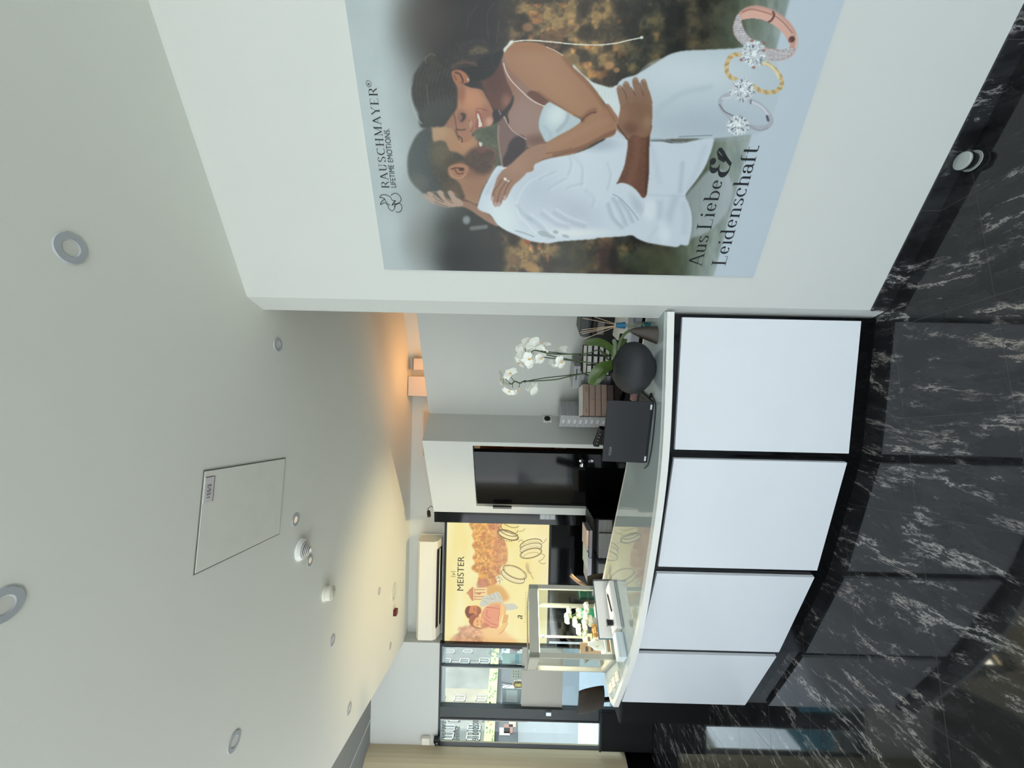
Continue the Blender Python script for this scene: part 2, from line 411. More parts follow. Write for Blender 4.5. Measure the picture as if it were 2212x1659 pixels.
# unseen light boxes added beside and behind the camera to brighten the ceiling
def fillbox(label, x, y, rz, w, power):
    t = thing('fill_light_box', label, 'fillbox', (x, y, 0), rz)
    MB().box((0, 0, 0.42), (w, 0.62, 0.84), bev=0.004).build('body', M('fill_box_white', (228, 228, 226), 0.3), t)
    MB().box((0, 0, 0.855), (w-0.06, 0.56, 0.02)).build('fill_panel', M('fill_panel', (240, 240, 240), 0.5, emis=(240, 246, 255), es=2.0), t)
    L = bpy.data.lights.new('fill_light', 'AREA'); L.shape = 'RECTANGLE'; L.size = w-0.1; L.size_y = 0.5; L.energy = power; L.color = (0.97, 0.985, 1.0)
    o = bpy.data.objects.new('fill_light', L); COL.objects.link(o); o.parent = t; o.location = (0, 0, 0.872); o.rotation_euler = (math.pi, 0, 0)
fillbox('unseen white light box added at the left side of the shop', -4.35, 2.1, math.radians(90), 1.8, FILL_P*.6)
fillbox('unseen white light box added behind the camera on the left', -3.4, -1.7, 0, 2.0, FILL_P*1.7)
# ================================================================ PRINTED ARTWORK: a small painter working on numpy canvases
class Art:
    """canvas in print coordinates x0..x1, y0..y1 at k samples per unit; colours are plain print colours"""
    def __init__(s, x0, y0, x1, y1, k, col):
        s.x0, s.y0, s.k = x0, y0, k
        s.w, s.h = int((x1-x0)*k), int((y1-y0)*k)
        s.a = np.empty((s.h, s.w, 3)); s.a[:] = col
        s.X, s.Y = np.meshgrid(x0+(np.arange(s.w)+0.5)/k, y0+(np.arange(s.h)+0.5)/k)
        s.rng = np.random.default_rng(5)
    def noise(s, cell, octv=3, sx=1.0, sy=1.0, seed=1):
        r = np.random.default_rng(seed); out = np.zeros((s.h, s.w)); amp = 1.0; tot = 0
        for o in range(octv):
            c = cell/(2**o)
            gx = (s.X-s.x0)/(c*sx); gy = (s.Y-s.y0)/(c*sy)
            g = r.random((int(gy.max())+3, int(gx.max())+3))
            ix = gx.astype(int); iy = gy.astype(int); fx = gx-ix; fy = gy-iy
            fx = fx*fx*(3-2*fx); fy = fy*fy*(3-2*fy)
            out += amp*((g[iy, ix]*(1-fx)+g[iy, ix+1]*fx)*(1-fy)+(g[iy+1, ix]*(1-fx)+g[iy+1, ix+1]*fx)*fy)
            tot += amp; amp *= 0.55
        return out/tot
    def _smooth(s, pts, n=6, closed=True):
        P = np.array(pts, float); m = len(P); out = []
        rng = range(m) if closed else range(m-1)
        for i in rng:
            if closed: p0, p1, p2, p3 = P[(i-1) % m], P[i], P[(i+1) % m], P[(i+2) % m]
            else: p0, p1, p2, p3 = P[max(i-1, 0)], P[i], P[i+1], P[min(i+2, m-1)]
            for j in range(n):
                t = j/n
                out.append(0.5*((2*p1)+(-p0+p2)*t+(2*p0-5*p1+4*p2-p3)*t*t+(-p0+3*p1-3*p2+p3)*t**3))
        if not closed: out.append(P[-1])
        return np.array(out)
    def mask(s, pts, smooth=True, blur=0.7):
        P = s._smooth(pts) if smooth else np.array(pts, float)
        px = (P[:, 0]-s.x0)*s.k; py = (P[:, 1]-s.y0)*s.k
        pad = int(blur*s.k*3+3)
        a0, a1 = max(0, int(px.min())-pad), min(s.w, int(px.max())+pad+1)
        b0, b1 = max(0, int(py.min())-pad), min(s.h, int(py.max())+pad+1)
        if a1 <= a0 or b1 <= b0: return None
        gx, gy = np.meshgrid(np.arange(a0, a1)+0.5, np.arange(b0, b1)+0.5)
        ins = np.zeros(gx.shape, bool); n = len(px)
        for i in range(n):
            x1, y1, x2, y2 = px[i], py[i], px[(i+1) % n], py[(i+1) % n]
            if y1 == y2: continue
            c = ((y1 > gy) != (y2 > gy)) & (gx < (x2-x1)*(gy-y1)/(y2-y1)+x1)
            ins ^= c
        m = ins.astype(float)
        return s._blur(m, blur*s.k), (slice(b0, b1), slice(a0, a1))
    def _blur(s, m, r):
        r = int(round(r))
        if r < 1: return m
        for _ in range(2):
            for ax in (0, 1):
                c = np.cumsum(np.pad(m, [(r+1, r) if i == ax else (0, 0) for i in (0, 1)], mode='edge'), axis=ax)
                n = 2*r+1
                m = (np.take(c, range(n, c.shape[ax]), ax)-np.take(c, range(0, c.shape[ax]-n), ax))/n
        return m
    def poly(s, pts, col, smooth=True, blur=0.7, alpha=1.0, tex=0.0, cell=20, seed=3, clip=None):
        r = s.mask(pts, smooth, blur)
        if r is None: return
        m, sl = r; m = m*alpha
        if clip is not None: m = m*clip[sl]
        c = np.empty(m.shape+(3,)); c[:] = col
        if tex > 0: c = c*(1+tex*(s.noise(cell, 3, seed=seed)[sl]-0.5)*2)[..., None]
        s.a[sl] = s.a[sl]*(1-m[..., None])+c*m[..., None]
    def full(s, pts, blur=0.7, smooth=True):
        r = s.mask(pts, smooth, blur); z = np.zeros((s.h, s.w))
        if r: z[r[1]] = r[0]
        return z
    def blob(s, c, r, col, alpha=1.0, ang=0.0, hard=1.0, clip=None):
        ca, sa = math.cos(math.radians(ang)), math.sin(math.radians(ang))
        R = max(r)*1.8
        a0, a1 = max(0, int((c[0]-R-s.x0)*s.k)), min(s.w, int((c[0]+R-s.x0)*s.k))
        b0, b1 = max(0, int((c[1]-R-s.y0)*s.k)), min(s.h, int((c[1]+R-s.y0)*s.k))
        if a1 <= a0 or b1 <= b0: return
        sl = (slice(b0, b1), slice(a0, a1))
        x = s.X[sl]-c[0]; y = s.Y[sl]-c[1]
        d = np.sqrt(((x*ca+y*sa)/r[0])**2+((-x*sa+y*ca)/r[1])**2)
        m = np.clip((1.0+0.5/hard-d)*hard, 0, 1); m = m*m*(3-2*m)*alpha
        if clip is not None: m = m*clip[sl]
        s.a[sl] = s.a[sl]*(1-m[..., None])+np.array(col, float)*m[..., None]
    def line(s, pts, w, col, alpha=1.0, soft=0.5, smooth=True, w2=None, clip=None):
        P = s._smooth(pts, 5, closed=False) if smooth and len(pts) > 2 else np.array(pts, float)
        R = max(w, w2 or 0)/2+soft*2+1
        a0, a1 = max(0, int((P[:, 0].min()-R-s.x0)*s.k)), min(s.w, int((P[:, 0].max()+R-s.x0)*s.k)+1)
        b0, b1 = max(0, int((P[:, 1].min()-R-s.y0)*s.k)), min(s.h, int((P[:, 1].max()+R-s.y0)*s.k)+1)
        if a1 <= a0 or b1 <= b0: return
        sl = (slice(b0, b1), slice(a0, a1)); X = s.X[sl]; Y = s.Y[sl]; m = np.zeros(X.shape); n = len(P)-1
        for i in range(n):
            p, q_ = P[i], P[i+1]; d = q_-p; L = max(d@d, 1e-9)
            t = np.clip(((X-p[0])*d[0]+(Y-p[1])*d[1])/L, 0, 1)
            dist = np.hypot(X-p[0]-t*d[0], Y-p[1]-t*d[1])
            ww = w if w2 is None else w+(w2-w)*(i+0.5)/n
            m = np.maximum(m, np.clip((ww/2-dist)/max(soft, 0.01)+0.5, 0, 1))
        m = m*alpha
        if clip is not None: m = m*clip[sl]
        s.a[sl] = s.a[sl]*(1-m[..., None])+np.array(col, float)*m[..., None]
    def sample(s, x, y):
        fx = np.clip((x-s.x0)*s.k-0.5, 0, s.w-1.001); fy = np.clip((y-s.y0)*s.k-0.5, 0, s.h-1.001)
        ix = fx.astype(int); iy = fy.astype(int); fx = (fx-ix)[..., None]; fy = (fy-iy)[..., None]
        return (s.a[iy, ix]*(1-fx)+s.a[iy, ix+1]*fx)*(1-fy)+(s.a[iy+1, ix]*(1-fx)+s.a[iy+1, ix+1]*fx)*fy
def Z(ox, oy, k, pts): return [(ox+p[0]/k, oy+p[1]/k) for p in pts]

def homog(src, dst):
    A = []
    for (x, y), (u, v) in zip(src, dst):
        A.append([x, y, 1, 0, 0, 0, -u*x, -u*y, -u]); A.append([0, 0, 0, x, y, 1, -v*x, -v*y, -v])
    return np.linalg.svd(np.array(A))[2][-1].reshape(3, 3)

def print_sheet(name, art, H, nu, nv, origin, du, dv, wu, wv, mat, parent, off, gain=1.0, ty=None):
    """fine grid carrying the printed colours; sheet coordinates (metres) -> art coordinates through the plane map H"""
    u = np.linspace(0, wu, nu); v = np.linspace(0, wv, nv); U, V = np.meshgrid(u, v)
    q_ = np.stack([U, V, np.ones_like(U)], -1)@H.T
    C = art.sample(q_[..., 0]/q_[..., 2], q_[..., 1]/q_[..., 2])
    C = lin(np.clip(C, 0, 255))*gain
    O = np.array(origin); P = O+U[..., None]*np.array(du)+V[..., None]*np.array(dv)+np.array(off)
    me = bpy.data.meshes.new(name); n = nu*nv; me.vertices.add(n); me.vertices.foreach_set('co', P.reshape(-1).astype(np.float32))
    idx = np.arange(n).reshape(nv, nu)
    f = np.stack([idx[:-1, :-1], idx[:-1, 1:], idx[1:, 1:], idx[1:, :-1]], -1).reshape(-1)
    nf = (nu-1)*(nv-1); me.loops.add(nf*4); me.loops.foreach_set('vertex_index', f.astype(np.int32))
    me.polygons.add(nf); me.polygons.foreach_set('loop_start', np.arange(0, nf*4, 4, dtype=np.int32))
    me.update(calc_edges=True)
    ca = me.color_attributes.new('print', 'FLOAT_COLOR', 'POINT')
    rgba_ = np.ones((n, 4), np.float32); rgba_[:, :3] = C.reshape(-1, 3); ca.data.foreach_set('color', rgba_.reshape(-1))
    me.materials.append(mat)
    o = bpy.data.objects.new(name, me); COL.objects.link(o); o.parent = parent
    return o

# ---------------------------------------------------------------- the wedding poster on the right wall
PZ0, PZ1 = 0.638, 2.220
ps = onv(833, 581, RW0, RW1); PS0 = (Vector(ps[:2])-RW0).dot(RD); PWID = 1.12
def pp(x, y):
    """art coordinate -> (s along the wall from the poster's near edge, height)"""
    v = onv(x, y, RW0, RW1); return ((Vector(v[:2])-RW0).dot(RD)-PS0, v.z)
_src = [pp(*c_) for c_ in ((833, 581), (1624, 595), (1790, 100), (760, 100))]
HP = homog([(a_, PZ1-b_) for a_, b_ in _src], [(833, 581), (1624, 595), (1790, 100), (760, 100)])

A = Art(715, -420, 1900, 610, 1.0, (60, 60, 55))
# height fraction of every art pixel (0 top .. 1 bottom)
HPi = np.linalg.inv(HP); _g = np.stack([A.X, A.Y, np.ones_like(A.X)], -1)@HPi.T
T = (_g[..., 1]/_g[..., 2])/(PZ1-PZ0); S = _g[..., 0]/_g[..., 2]/PWID
stops = [(0, (196, 206, 209)), (.05, (192, 202, 205)), (.09, (168, 176, 177)), (.14, (132, 139, 138)), (.19, (92, 97, 94)), (.24, (52, 54, 50)), (.29, (38, 38, 33)),
         (.35, (62, 50, 35)), (.55, (66, 54, 36)), (.60, (42, 42, 30)), (.68, (36, 36, 27)), (.74, (52, 50, 38)), (.80, (84, 92, 74)), (.86, (140, 150, 142)), (.90, (158, 168, 164)), (1, (160, 170, 168))]
tt = [x[0] for x in stops]
for c_ in range(3): A.a[..., c_] = np.interp(T+0.03*(A.noise(120, 2, seed=8)-0.5), tt, [x[1][c_] for x in stops])
leaf = A.noise(26, 4, seed=21); leaf2 = A.noise(13, 3, seed=22)
band = np.clip((T-.30)/.04, 0, 1)*np.clip((.80-T)/.06, 0, 1)
fol = np.clip((leaf-0.47)*4.5, 0, 1)*band*np.clip(1.25-np.abs(T-.45)*3.2, 0.12, 1)
A.a += fol[..., None]*(np.array([78, 62, 36])*(0.5+leaf2)[..., None])
A.a -= (np.clip((0.47-leaf)*5, 0, 1)*band*26)[..., None]
red = np.clip((A.noise(18, 2, seed=31)-0.66)*7, 0, 1)*band*np.clip(1.3-np.abs(T-.45)*4, 0.2, 1)
A.a += red[..., None]*np.array([58, 30, 12])
dk = np.clip((A.noise(50, 2, seed=41)-0.5)*4, 0, 1)*np.clip((T-.52)/.05, 0, 1)*np.clip((.78-T)/.05, 0, 1)
A.a = A.a*(1-dk[..., None]*0.55)
A.a += (np.clip((T-.76)/.05, 0, 1)*np.clip((.93-T)/.03, 0, 1)*(A.noise(30, 3, sx=.5, sy=1.6, seed=9)-0.5)*50)[..., None]
A.a += (np.clip((.2-T)/.1, 0, 1)*(A.noise(70, 2, seed=19)-0.5)*26)[..., None]
# darker tree shadow above the woman, fog at the far left edge
A.blob((980, 60), (105, 130), (28, 22, 19), 0.85, hard=0.8); A.blob((1020, 10), (60, 90), (14, 12, 12), 0.7, hard=0.9)
A.blob((1010, 130), (60, 70), (18, 15, 14), 0.7, hard=0.9); A.blob((930, 40), (60, 60), (70, 58, 50), 0.5, hard=0.6)
A.blob((970, 520), (75, 60), (34, 37, 35), 0.8, hard=0.8); A.blob((1010, 565), (60, 40), (26, 27, 26), 0.8, hard=0.8)
A.blob((905, 500), (40, 90), (140, 142, 138), 0.6, hard=0.6); A.blob((1008, 475), (8, 9), (165, 172, 172), 0.7); A.line(Z(860, 200, 5.53, [(880, 1620), (1050, 1600)]), 9, (130, 133, 130), 0.7, 5)
for (x, y, r_, c_) in ((1315, 142, 11, (190, 140, 92)), (1331, 152, 7, (170, 128, 80)), (1240, 130, 10, (120, 95, 60)), (1140, 60, 12, (150, 110, 78)), (1130, 525, 9, (150, 112, 60)), (1140, 522, 6, (160, 70, 40)), (1205, 535, 6, (165, 120, 95)), (1145, 575, 13, (165, 125, 75)), (1110, 560, 12, (120, 90, 60))):
    A.blob((x, y), (r_, r_*.8), c_, 0.8, hard=1.2)
A.blob((1235, 555), (38, 40), (34, 38, 26), 0.8, hard=0.9); A.blob((1310, 555), (22, 40), (48, 24, 18), 0.8, hard=0.8); A.blob((1325, 560), (10, 25), (10, 6, 5), 0.9)
A.blob((1400, 565), (60, 30), (66, 74, 50), 0.7, hard=0.8)
# pale band along the poster's foot
bd = np.clip((T-(0.905-0.0*S))/.004, 0, 1)
panel = np.array([196, 207, 216])
pb = A.full([(1539, 600), (1618, 302), (1680, 87), (1702, 5), (1800, -420), (1900, -420), (1900, 610), (1536, 610)], 1.5, smooth=False)
A.a = A.a*(1-pb[..., None])+panel*pb[..., None]
# --- woman: loose hair behind the shoulder
ZB = lambda p: Z(860, 0, 5.53, p); ZA = lambda p: Z(860, 200, 5.53, p); ZCc = lambda p: Z(1060, 60, 5.53, p)
ZD = lambda p: Z(1030, 300, 5.53, p); ZE = lambda p: Z(1260, 120, 5.53, p); ZF = lambda p: Z(1300, 320, 6.38, p); ZG = lambda p: Z(1530, 0, 5.53, p)
A.poly(ZCc([(560, 165), (620, 60), (760, 20), (930, 0), (1040, -40), (960, 60), (900, 80), (860, 150), (830, 230), (790, 280), (735, 265)]), (104, 74, 50), blur=2, alpha=0.8, tex=0.5, cell=6)
# gap of backdrop between the two chins
A.poly(ZA([(900, 490), (940, 430), (1060, 405), (1140, 380), (1215, 360), (1195, 470), (1195, 560), (1215, 700), (1240, 890), (1150, 900), (1160, 800), (1185, 720), (1150, 670), (1060, 655), (980, 640), (920, 560)]), (84, 88, 70), blur=1, tex=0.25, cell=14)
# --- the far arm and hand at the nape
skin_d = (150, 112, 90)
A.poly(ZA([(540, 1290), (700, 1265), (800, 1270), (950, 1335), (1000, 1400), (1080, 1445), (1200, 1590), (1100, 1560), (960, 1470), (850, 1395), (760, 1362), (640, 1362), (560, 1340)]), (148, 112, 92), blur=0.9)
A.line(ZA([(760, 1262), (860, 1285), (950, 1330)]), 9, (74, 50, 40), 0.7, 4)
# --- man's neck and face
man = [(395, 430), (440, 405), (500, 398), (560, 405), (660, 430), (700, 475), (735, 540), (820, 560), (900, 520), (930, 560), (965, 590), (960, 635), (1000, 650), (1060, 650), (1110, 660), (1160, 682), (1182, 722), (1165, 780), (1145, 830), (1155, 900), (1110, 985), (1060, 1060), (1005, 1160), (970, 1260), (945, 1335), (840, 1290), (740, 1250), (600, 1150), (500, 900), (420, 600)]
A.poly(ZA(man), (158, 118, 90), blur=0.7)
mm = A.full(ZA(man), 0.8)
A.blob(ZA([(480, 500)])[0], (26, 20), (182, 148, 112), 0.85, clip=mm, hard=0.7); A.blob(ZA([(640, 620)])[0], (26, 24), (172, 128, 95), 0.8, clip=mm, hard=0.7)
A.blob(ZA([(830, 620)])[0], (16, 14), (178, 130, 96), 0.8, clip=mm, hard=0.7); A.blob(ZA([(960, 1120)])[0], (30, 22), (150, 108, 84), 0.8, clip=mm, hard=0.6)
A.blob(ZA([(900, 940)])[0], (40, 14), (118, 80, 62), 0.6, clip=mm, hard=0.6)
A.poly(ZA([(800, 760), (860, 690), (940, 650), (1010, 660), (1090, 662), (1165, 690), (1180, 735), (1160, 800), (1140, 900), (1080, 955), (1000, 975), (930, 950), (860, 900), (790, 860), (740, 800)]), (70, 53, 45), blur=3.5, alpha=0.92, tex=0.2, cell=5)
A.blob(ZA([(1000, 690)])[0], (10, 6), (110, 66, 58), 0.8)
hair_m = [(398, 415), (330, 430), (270, 470), (215, 530), (160, 640), (125, 750), (118, 870), (132, 990), (180, 1080), (250, 1150), (310, 1200), (360, 1190), (470, 1175), (560, 1200), (660, 1180), (745, 1255), (800, 1260), (770, 1170), (740, 1100), (700, 1050), (620, 1000), (598, 930), (640, 850), (740, 820), (800, 780), (700, 715), (620, 700), (585, 630), (560, 590), (500, 575), (425, 590), (408, 500)]
A.poly(ZA(hair_m), (66, 60, 50), blur=2.0, tex=0.18, cell=4)
hm = A.full(ZA(hair_m), 2.0)
A.poly(ZA([(398, 415), (330, 430), (215, 530), (150, 660), (118, 800), (118, 900), (140, 1010), (200, 1090), (310, 1200), (430, 1180), (520, 1160), (430, 1000), (400, 880), (400, 700), (410, 600), (400, 500)]), (58, 63, 64), blur=6, alpha=0.95, clip=hm)
A.blob(ZA([(520, 720)])[0], (22, 26), (98, 88, 66), 0.8, clip=hm, hard=0.6); A.blob(ZA([(250, 1090)])[0], (20, 20), (96, 92, 84), 0.55, clip=hm, hard=0.6)
A.blob(ZA([(690, 1160)])[0], (22, 16), (118, 92, 68), 0.5, clip=hm, hard=0.5); A.blob(ZA([(660, 830)])[0], (18, 10), (74, 58, 44), 0.8, hard=0.7)
A.poly(ZA([(600, 910), (640, 870), (700, 850), (780, 850), (840, 890), (840, 940), (810, 990), (760, 1030), (690, 1030), (630, 1000)]), (164, 116, 88), blur=0.8)
A.line(ZA([(640, 915), (690, 900), (780, 905)]), 3.2, (88, 52, 40), 0.9, 1.2); A.line(ZA([(680, 920), (720, 970), (780, 960)]), 3.4, (104, 64, 48), 0.9, 1.4)
A.line(ZA([(625, 930), (665, 1005), (750, 1020), (810, 975)]), 2.0, (196, 150, 118), 0.7, 1.2)
A.blob(ZA([(760, 920)])[0], (6, 3), (60, 34, 28), 0.9)
A.line(ZA([(680, 430), (700, 490), (735, 560)]), 4.0, (92, 66, 50), 0.75, 2); A.line(ZA([(790, 510), (760, 545), (765, 590)]), 2.4, (58, 36, 30), 0.85, 1)
A.poly(ZA([(965, 596), (1006, 602), (1000, 640), (975, 642)]), (214, 204, 192), blur=0.6); A.line(ZA([(955, 590), (970, 650), (1040, 652)]), 2.6, (112, 66, 58), .8, 1.2)
A.poly(ZA([(330, 1190), (560, 1195), (700, 1230), (640, 1300), (500, 1290), (400, 1250)]), (74, 66, 56), blur=2.5, alpha=.9)
for pts in ([(292, 1225), (330, 1213), (400, 1255), (445, 1300), (425, 1325), (380, 1300), (310, 1255)],
            [(350, 1192), (385, 1182), (430, 1212), (520, 1285), (605, 1335), (625, 1362), (580, 1368), (450, 1322), (365, 1235)],
            [(470, 1180), (505, 1164), (545, 1190), (580, 1255), (680, 1315), (700, 1356), (625, 1360), (555, 1300), (485, 1220)],
            [(597, 1180), (630, 1168), (660, 1195), (700, 1250), (760, 1290), (780, 1345), (705, 1356), (655, 1305), (605, 1215)]):
    A.poly(ZA(pts), (176, 148, 130), blur=0.6)
for pts in ([(420, 1235), (470, 1280), (540, 1310)], [(545, 1205), (585, 1275), (660, 1320)], [(440, 1300), (520, 1335), (600, 1362)]):
    A.line(ZA(pts), 1.6, (92, 66, 54), 0.8, 0.9)
# --- woman's face
fw = [(690, -120), (860, -60), (1000, -30), (1060, 60), (1110, 150), (1140, 250), (1142, 330), (1115, 388), (1060, 410), (985, 425), (930, 445), (890, 490), (885, 540), (850, 580), (800, 600), (745, 565), (705, 470), (650, 432), (545, 395), (600, 310), (680, 200), (700, 60)]
A.poly(ZA(fw), (162, 112, 86), blur=0.7); fm = A.full(ZA(fw), 0.8)
A.blob(ZA([(860, 90)])[0], (30, 24), (192, 134, 98), 0.85, clip=fm, hard=0.6); A.blob(ZA([(620, 350)])[0], (14, 14), (140, 100, 82), 0.6, clip=fm)
A.blob(ZA([(1060, 250)])[0], (12, 18), (150, 96, 78), 0.7, clip=fm, hard=0.6); A.blob(ZA([(1090, 350)])[0], (7, 9), (200, 156, 138), 0.8, clip=fm, hard=0.7)
A.blob(ZA([(790, 430)])[0], (20, 8), (150, 108, 88), 0.7, ang=10, clip=fm, hard=0.6)
A.blob(ZA([(760, 290)])[0], (9, 13), (112, 82, 72), 0.6, clip=fm, hard=0.6); A.poly(ZA([(748, 250), (772, 244), (806, 258), (812, 285), (796, 325), (768, 348), (742, 346), (764, 318), (770, 285)]), (54, 40, 42), blur=1.0, alpha=.92, clip=fm); A.line(ZA([(722, 262), (728, 300), (738, 340)]), 1.6, (134, 92, 76), .7, 1.2, clip=fm)
A.line(ZA([(668, 250), (690, 360), (705, 470)]), 3.0, (104, 70, 54), 0.8, 1.6)
A.line(ZA([(700, 440), (760, 450), (800, 440)]), 3.2, (70, 48, 42), 0.75, 1.6); A.line(ZA([(720, 520), (760, 545), (770, 590)]), 2.4, (60, 40, 34), 0.8, 1)
A.line(ZA([(850, 330), (870, 380), (890, 430), (870, 470)]), 2.6, (118, 74, 62), 0.7, 1.4); A.blob(ZA([(870, 380)])[0], (3, 8), (206, 168, 150), 0.6)
A.poly(ZA([(935, 215), (985, 245), (1010, 330), (1020, 405), (985, 420), (930, 430), (915, 400), (940, 330), (930, 260)]), (150, 84, 76), blur=0.9)
A.poly(ZA([(947, 252), (966, 266), (985, 325), (1006, 392), (984, 410), (962, 405), (964, 340), (948, 290)]), (222, 212, 198), blur=0.5)
for a_, b_ in (((950, 285), (985, 290)), ((960, 320), (993, 322)), ((962, 352), (1003, 350)), ((962, 385), (1010, 380))): A.line(ZA([a_, b_]), 0.6, (150, 130, 120), 0.7, 0.5)
A.line(ZA([(930, 200), (965, 190), (1040, 210), (1055, 225)]), 2.2, (112, 66, 54), 0.6, 1.4)
# --- woman's neck, chest, shoulders
A.poly(ZCc([(-200, 460), (0, 300), (130, 300), (200, 420), (190, 560), (270, 700), (265, 830), (210, 960), (150, 1060), (60, 990), (-10, 900), (-120, 640)]), (92, 54, 42), blur=1.5)
A.blob(ZCc([(40, 620)])[0], (24, 34), (76, 42, 34), 0.7, hard=0.6); A.blob(ZCc([(190, 880)])[0], (10, 14), (150, 104, 92), 0.7, hard=0.6)
chest = [(150, 300), (300, 420), (500, 700), (705, 885), (630, 945), (585, 1060), (572, 1180), (600, 1270), (665, 1368), (560, 1420), (480, 1440), (430, 1420), (400, 1310), (300, 1260), (240, 1225), (210, 1140), (205, 1050), (250, 900), (262, 790), (190, 620), (130, 400)]
A.poly(ZCc(chest), (142, 108, 94), blur=0.8); cm = A.full(ZCc(chest), 1)
A.blob(ZCc([(420, 1080)])[0], (34, 34), (152, 124, 114), 0.8, clip=cm, hard=0.6); A.blob(ZCc([(560, 1350)])[0], (26, 12), (104, 74, 62), 0.8, clip=cm, hard=0.6)
A.blob(ZCc([(250, 640)])[0], (14, 40), (142, 98, 78), 0.7, clip=cm, hard=0.6)
A.poly(ZCc([(430, 790), (500, 748), (560, 770), (705, 885), (640, 930), (560, 900), (480, 840)]), (98, 58, 42), blur=1.2)
A.poly(ZA([(1190, 385), (1230, 330), (1275, 290), (1310, 380), (1360, 455), (1460, 515), (1525, 560), (1520, 700), (1400, 830), (1300, 905), (1245, 895), (1215, 700), (1190, 540)]), (116, 90, 84), blur=0.9)
A.poly(ZA([(1330, 600), (1400, 530), (1480, 525), (1520, 570), (1515, 690), (1420, 790), (1330, 860), (1260, 885), (1250, 800), (1300, 700)]), (52, 40, 43), blur=2.5)
A.line(ZA([(1200, 400), (1197, 560), (1225, 760), (1245, 880)]), 3.5, (160, 132, 118), 0.7, 2)
# ribbon at her throat
A.poly(ZA([(1130, 240), (1190, 200), (1250, 225), (1300, 170), (1345, 110), (1372, 40), (1385, 60), (1365, 150), (1310, 240), (1250, 290), (1170, 350), (1135, 300)]), (40, 33, 36), blur=0.9)
A.line(ZA([(1205, 215), (1225, 260)]), 4, (150, 122, 114), 0.7, 2); A.line(ZA([(1290, 270), (1315, 330), (1310, 380)]), 3, (36, 26, 30), 0.9, 1)
# --- woman's hair
hw = [(345, 700), (400, 650), (460, 655), (530, 640), (600, 580), (700, 520), (800, 490), (920, 465), (1040, 470), (1090, 520), (1130, 575), (1165, 610), (1262, 590), (1255, 650), (1210, 760), (1160, 850), (1090, 925), (1000, 962), (900, 972), (850, 950), (830, 880), (760, 845), (680, 835), (640, 870), (650, 960), (690, 1015), (712, 1080), (702, 1280), (660, 1350), (600, 1430), (545, 1505), (470, 1512), (400, 1515), (320, 1530), (265, 1500), (245, 1360), (200, 1260), (165, 1160), (162, 1050), (195, 900), (260, 800)]
A.poly(ZB(hw), (34, 31, 28), blur=1.6, tex=0.35, cell=7); hwm = A.full(ZB(hw), 1.6)
A.poly(ZB([(860, 800), (1000, 690), (1150, 640), (1250, 610), (1215, 740), (1130, 880), (1000, 955), (880, 960), (830, 880), (720, 830)]), (8, 7, 7), blur=2.5)
A.poly(ZB([(860, 600), (930, 560), (1010, 560), (1090, 610), (1040, 640), (930, 650), (850, 660)]), (84, 70, 48), blur=2, tex=0.3, cell=5)
A.line(ZB([(650, 810), (720, 760), (820, 745), (930, 775)]), 8, (92, 62, 46), 0.8, 5)
A.poly(ZB([(300, 1300), (420, 1200), (690, 1150), (700, 1290), (600, 1430), (545, 1505), (320, 1530), (250, 1400)]), (56, 58, 54), blur=8, alpha=0.8, clip=hwm)
for i in range(26):
    x = 190+i*19; A.line(ZB([(430+i*6, 720+i*4), (x+60, 960), (x+10, 1180), (x+40+i*4, 1400)]), 0.9, (92, 84, 74), 0.28, 1.0, clip=hwm)
A.line(ZB([(345, 1010), (350, 1140), (370, 1260)]), 2.2, (110, 96, 80), 0.6, 1.5, clip=hwm)
A.blob(ZB([(400, 700)])[0], (11, 12), (52, 44, 36), 0.8, hard=0.8); A.line(ZB([(340, 760), (330, 700), (400, 650), (450, 670)]), 2.2, (120, 112, 92), 0.6, 1.5)
for k_ in range(7):
    A.line(ZB([(200-8*k_, 930+30*k_), (130+6*k_, 1100), (190, 1290+12*k_), (270+5*k_, 1480)]), 1.0, (172, 178, 172), 0.35, 0.9)
for pts in ([(1150, 40), (1075, 150), (1070, 330), (1080, 460)], [(1210, 250), (1190, 400), (1180, 520)], [(950, 80), (850, 200), (830, 350)]): A.line(ZB(pts), 0.9, (150, 128, 92), 0.5, 0.9)
A.poly(ZB([(640, 870), (680, 838), (740, 838), (800, 870), (848, 930), (850, 985), (800, 1000), (760, 1010), (700, 1010), (660, 960)]), (158, 102, 72), blur=0.7)
A.line(ZB([(690, 870), (740, 890), (775, 960), (770, 985)]), 4, (74, 38, 26), 0.9, 1.6); A.line(ZB([(670, 900), (700, 960)]), 2.6, (112, 64, 44), 0.8, 1.2)
A.line(ZB([(826, 950), (838, 945), (846, 960), (834, 972)]), 1.2, (225, 222, 214), 0.9, 0.6)
A.blob(ZB([(760, 1120)])[0], (8, 20), (128, 78, 56), 0.6, hard=0.6)
for k_ in range(34):
    x0 = 175+k_*15; A.line(ZB([(x0+110, 760-k_*3), (x0+20, 900+k_*6), (x0+8, 1120), (x0+34, 1330-k_*3)]), 0.8, ((86, 78, 68), (14, 13, 12), (60, 56, 52))[k_ % 3], 0.42, 0.9, clip=hwm)
for k_ in range(16):
    A.line(ZB([(420, 690+k_*10), (560+k_*6, 650+k_*13), (760, 560+k_*20), (980+k_*10, 500+k_*24), (1150, 640+k_*10)]), 0.9, ((70, 56, 46), (10, 9, 9))[k_ % 2], 0.4, 0.9, clip=hwm)
for k_ in range(22):
    A.line(ZCc([(560+k_*9, 150), (700+k_*10, 90+k_*4), (880-k_*4, -20+k_*9)]), 0.8, ((150, 112, 74), (70, 44, 30))[k_ % 2], 0.35, 0.8)
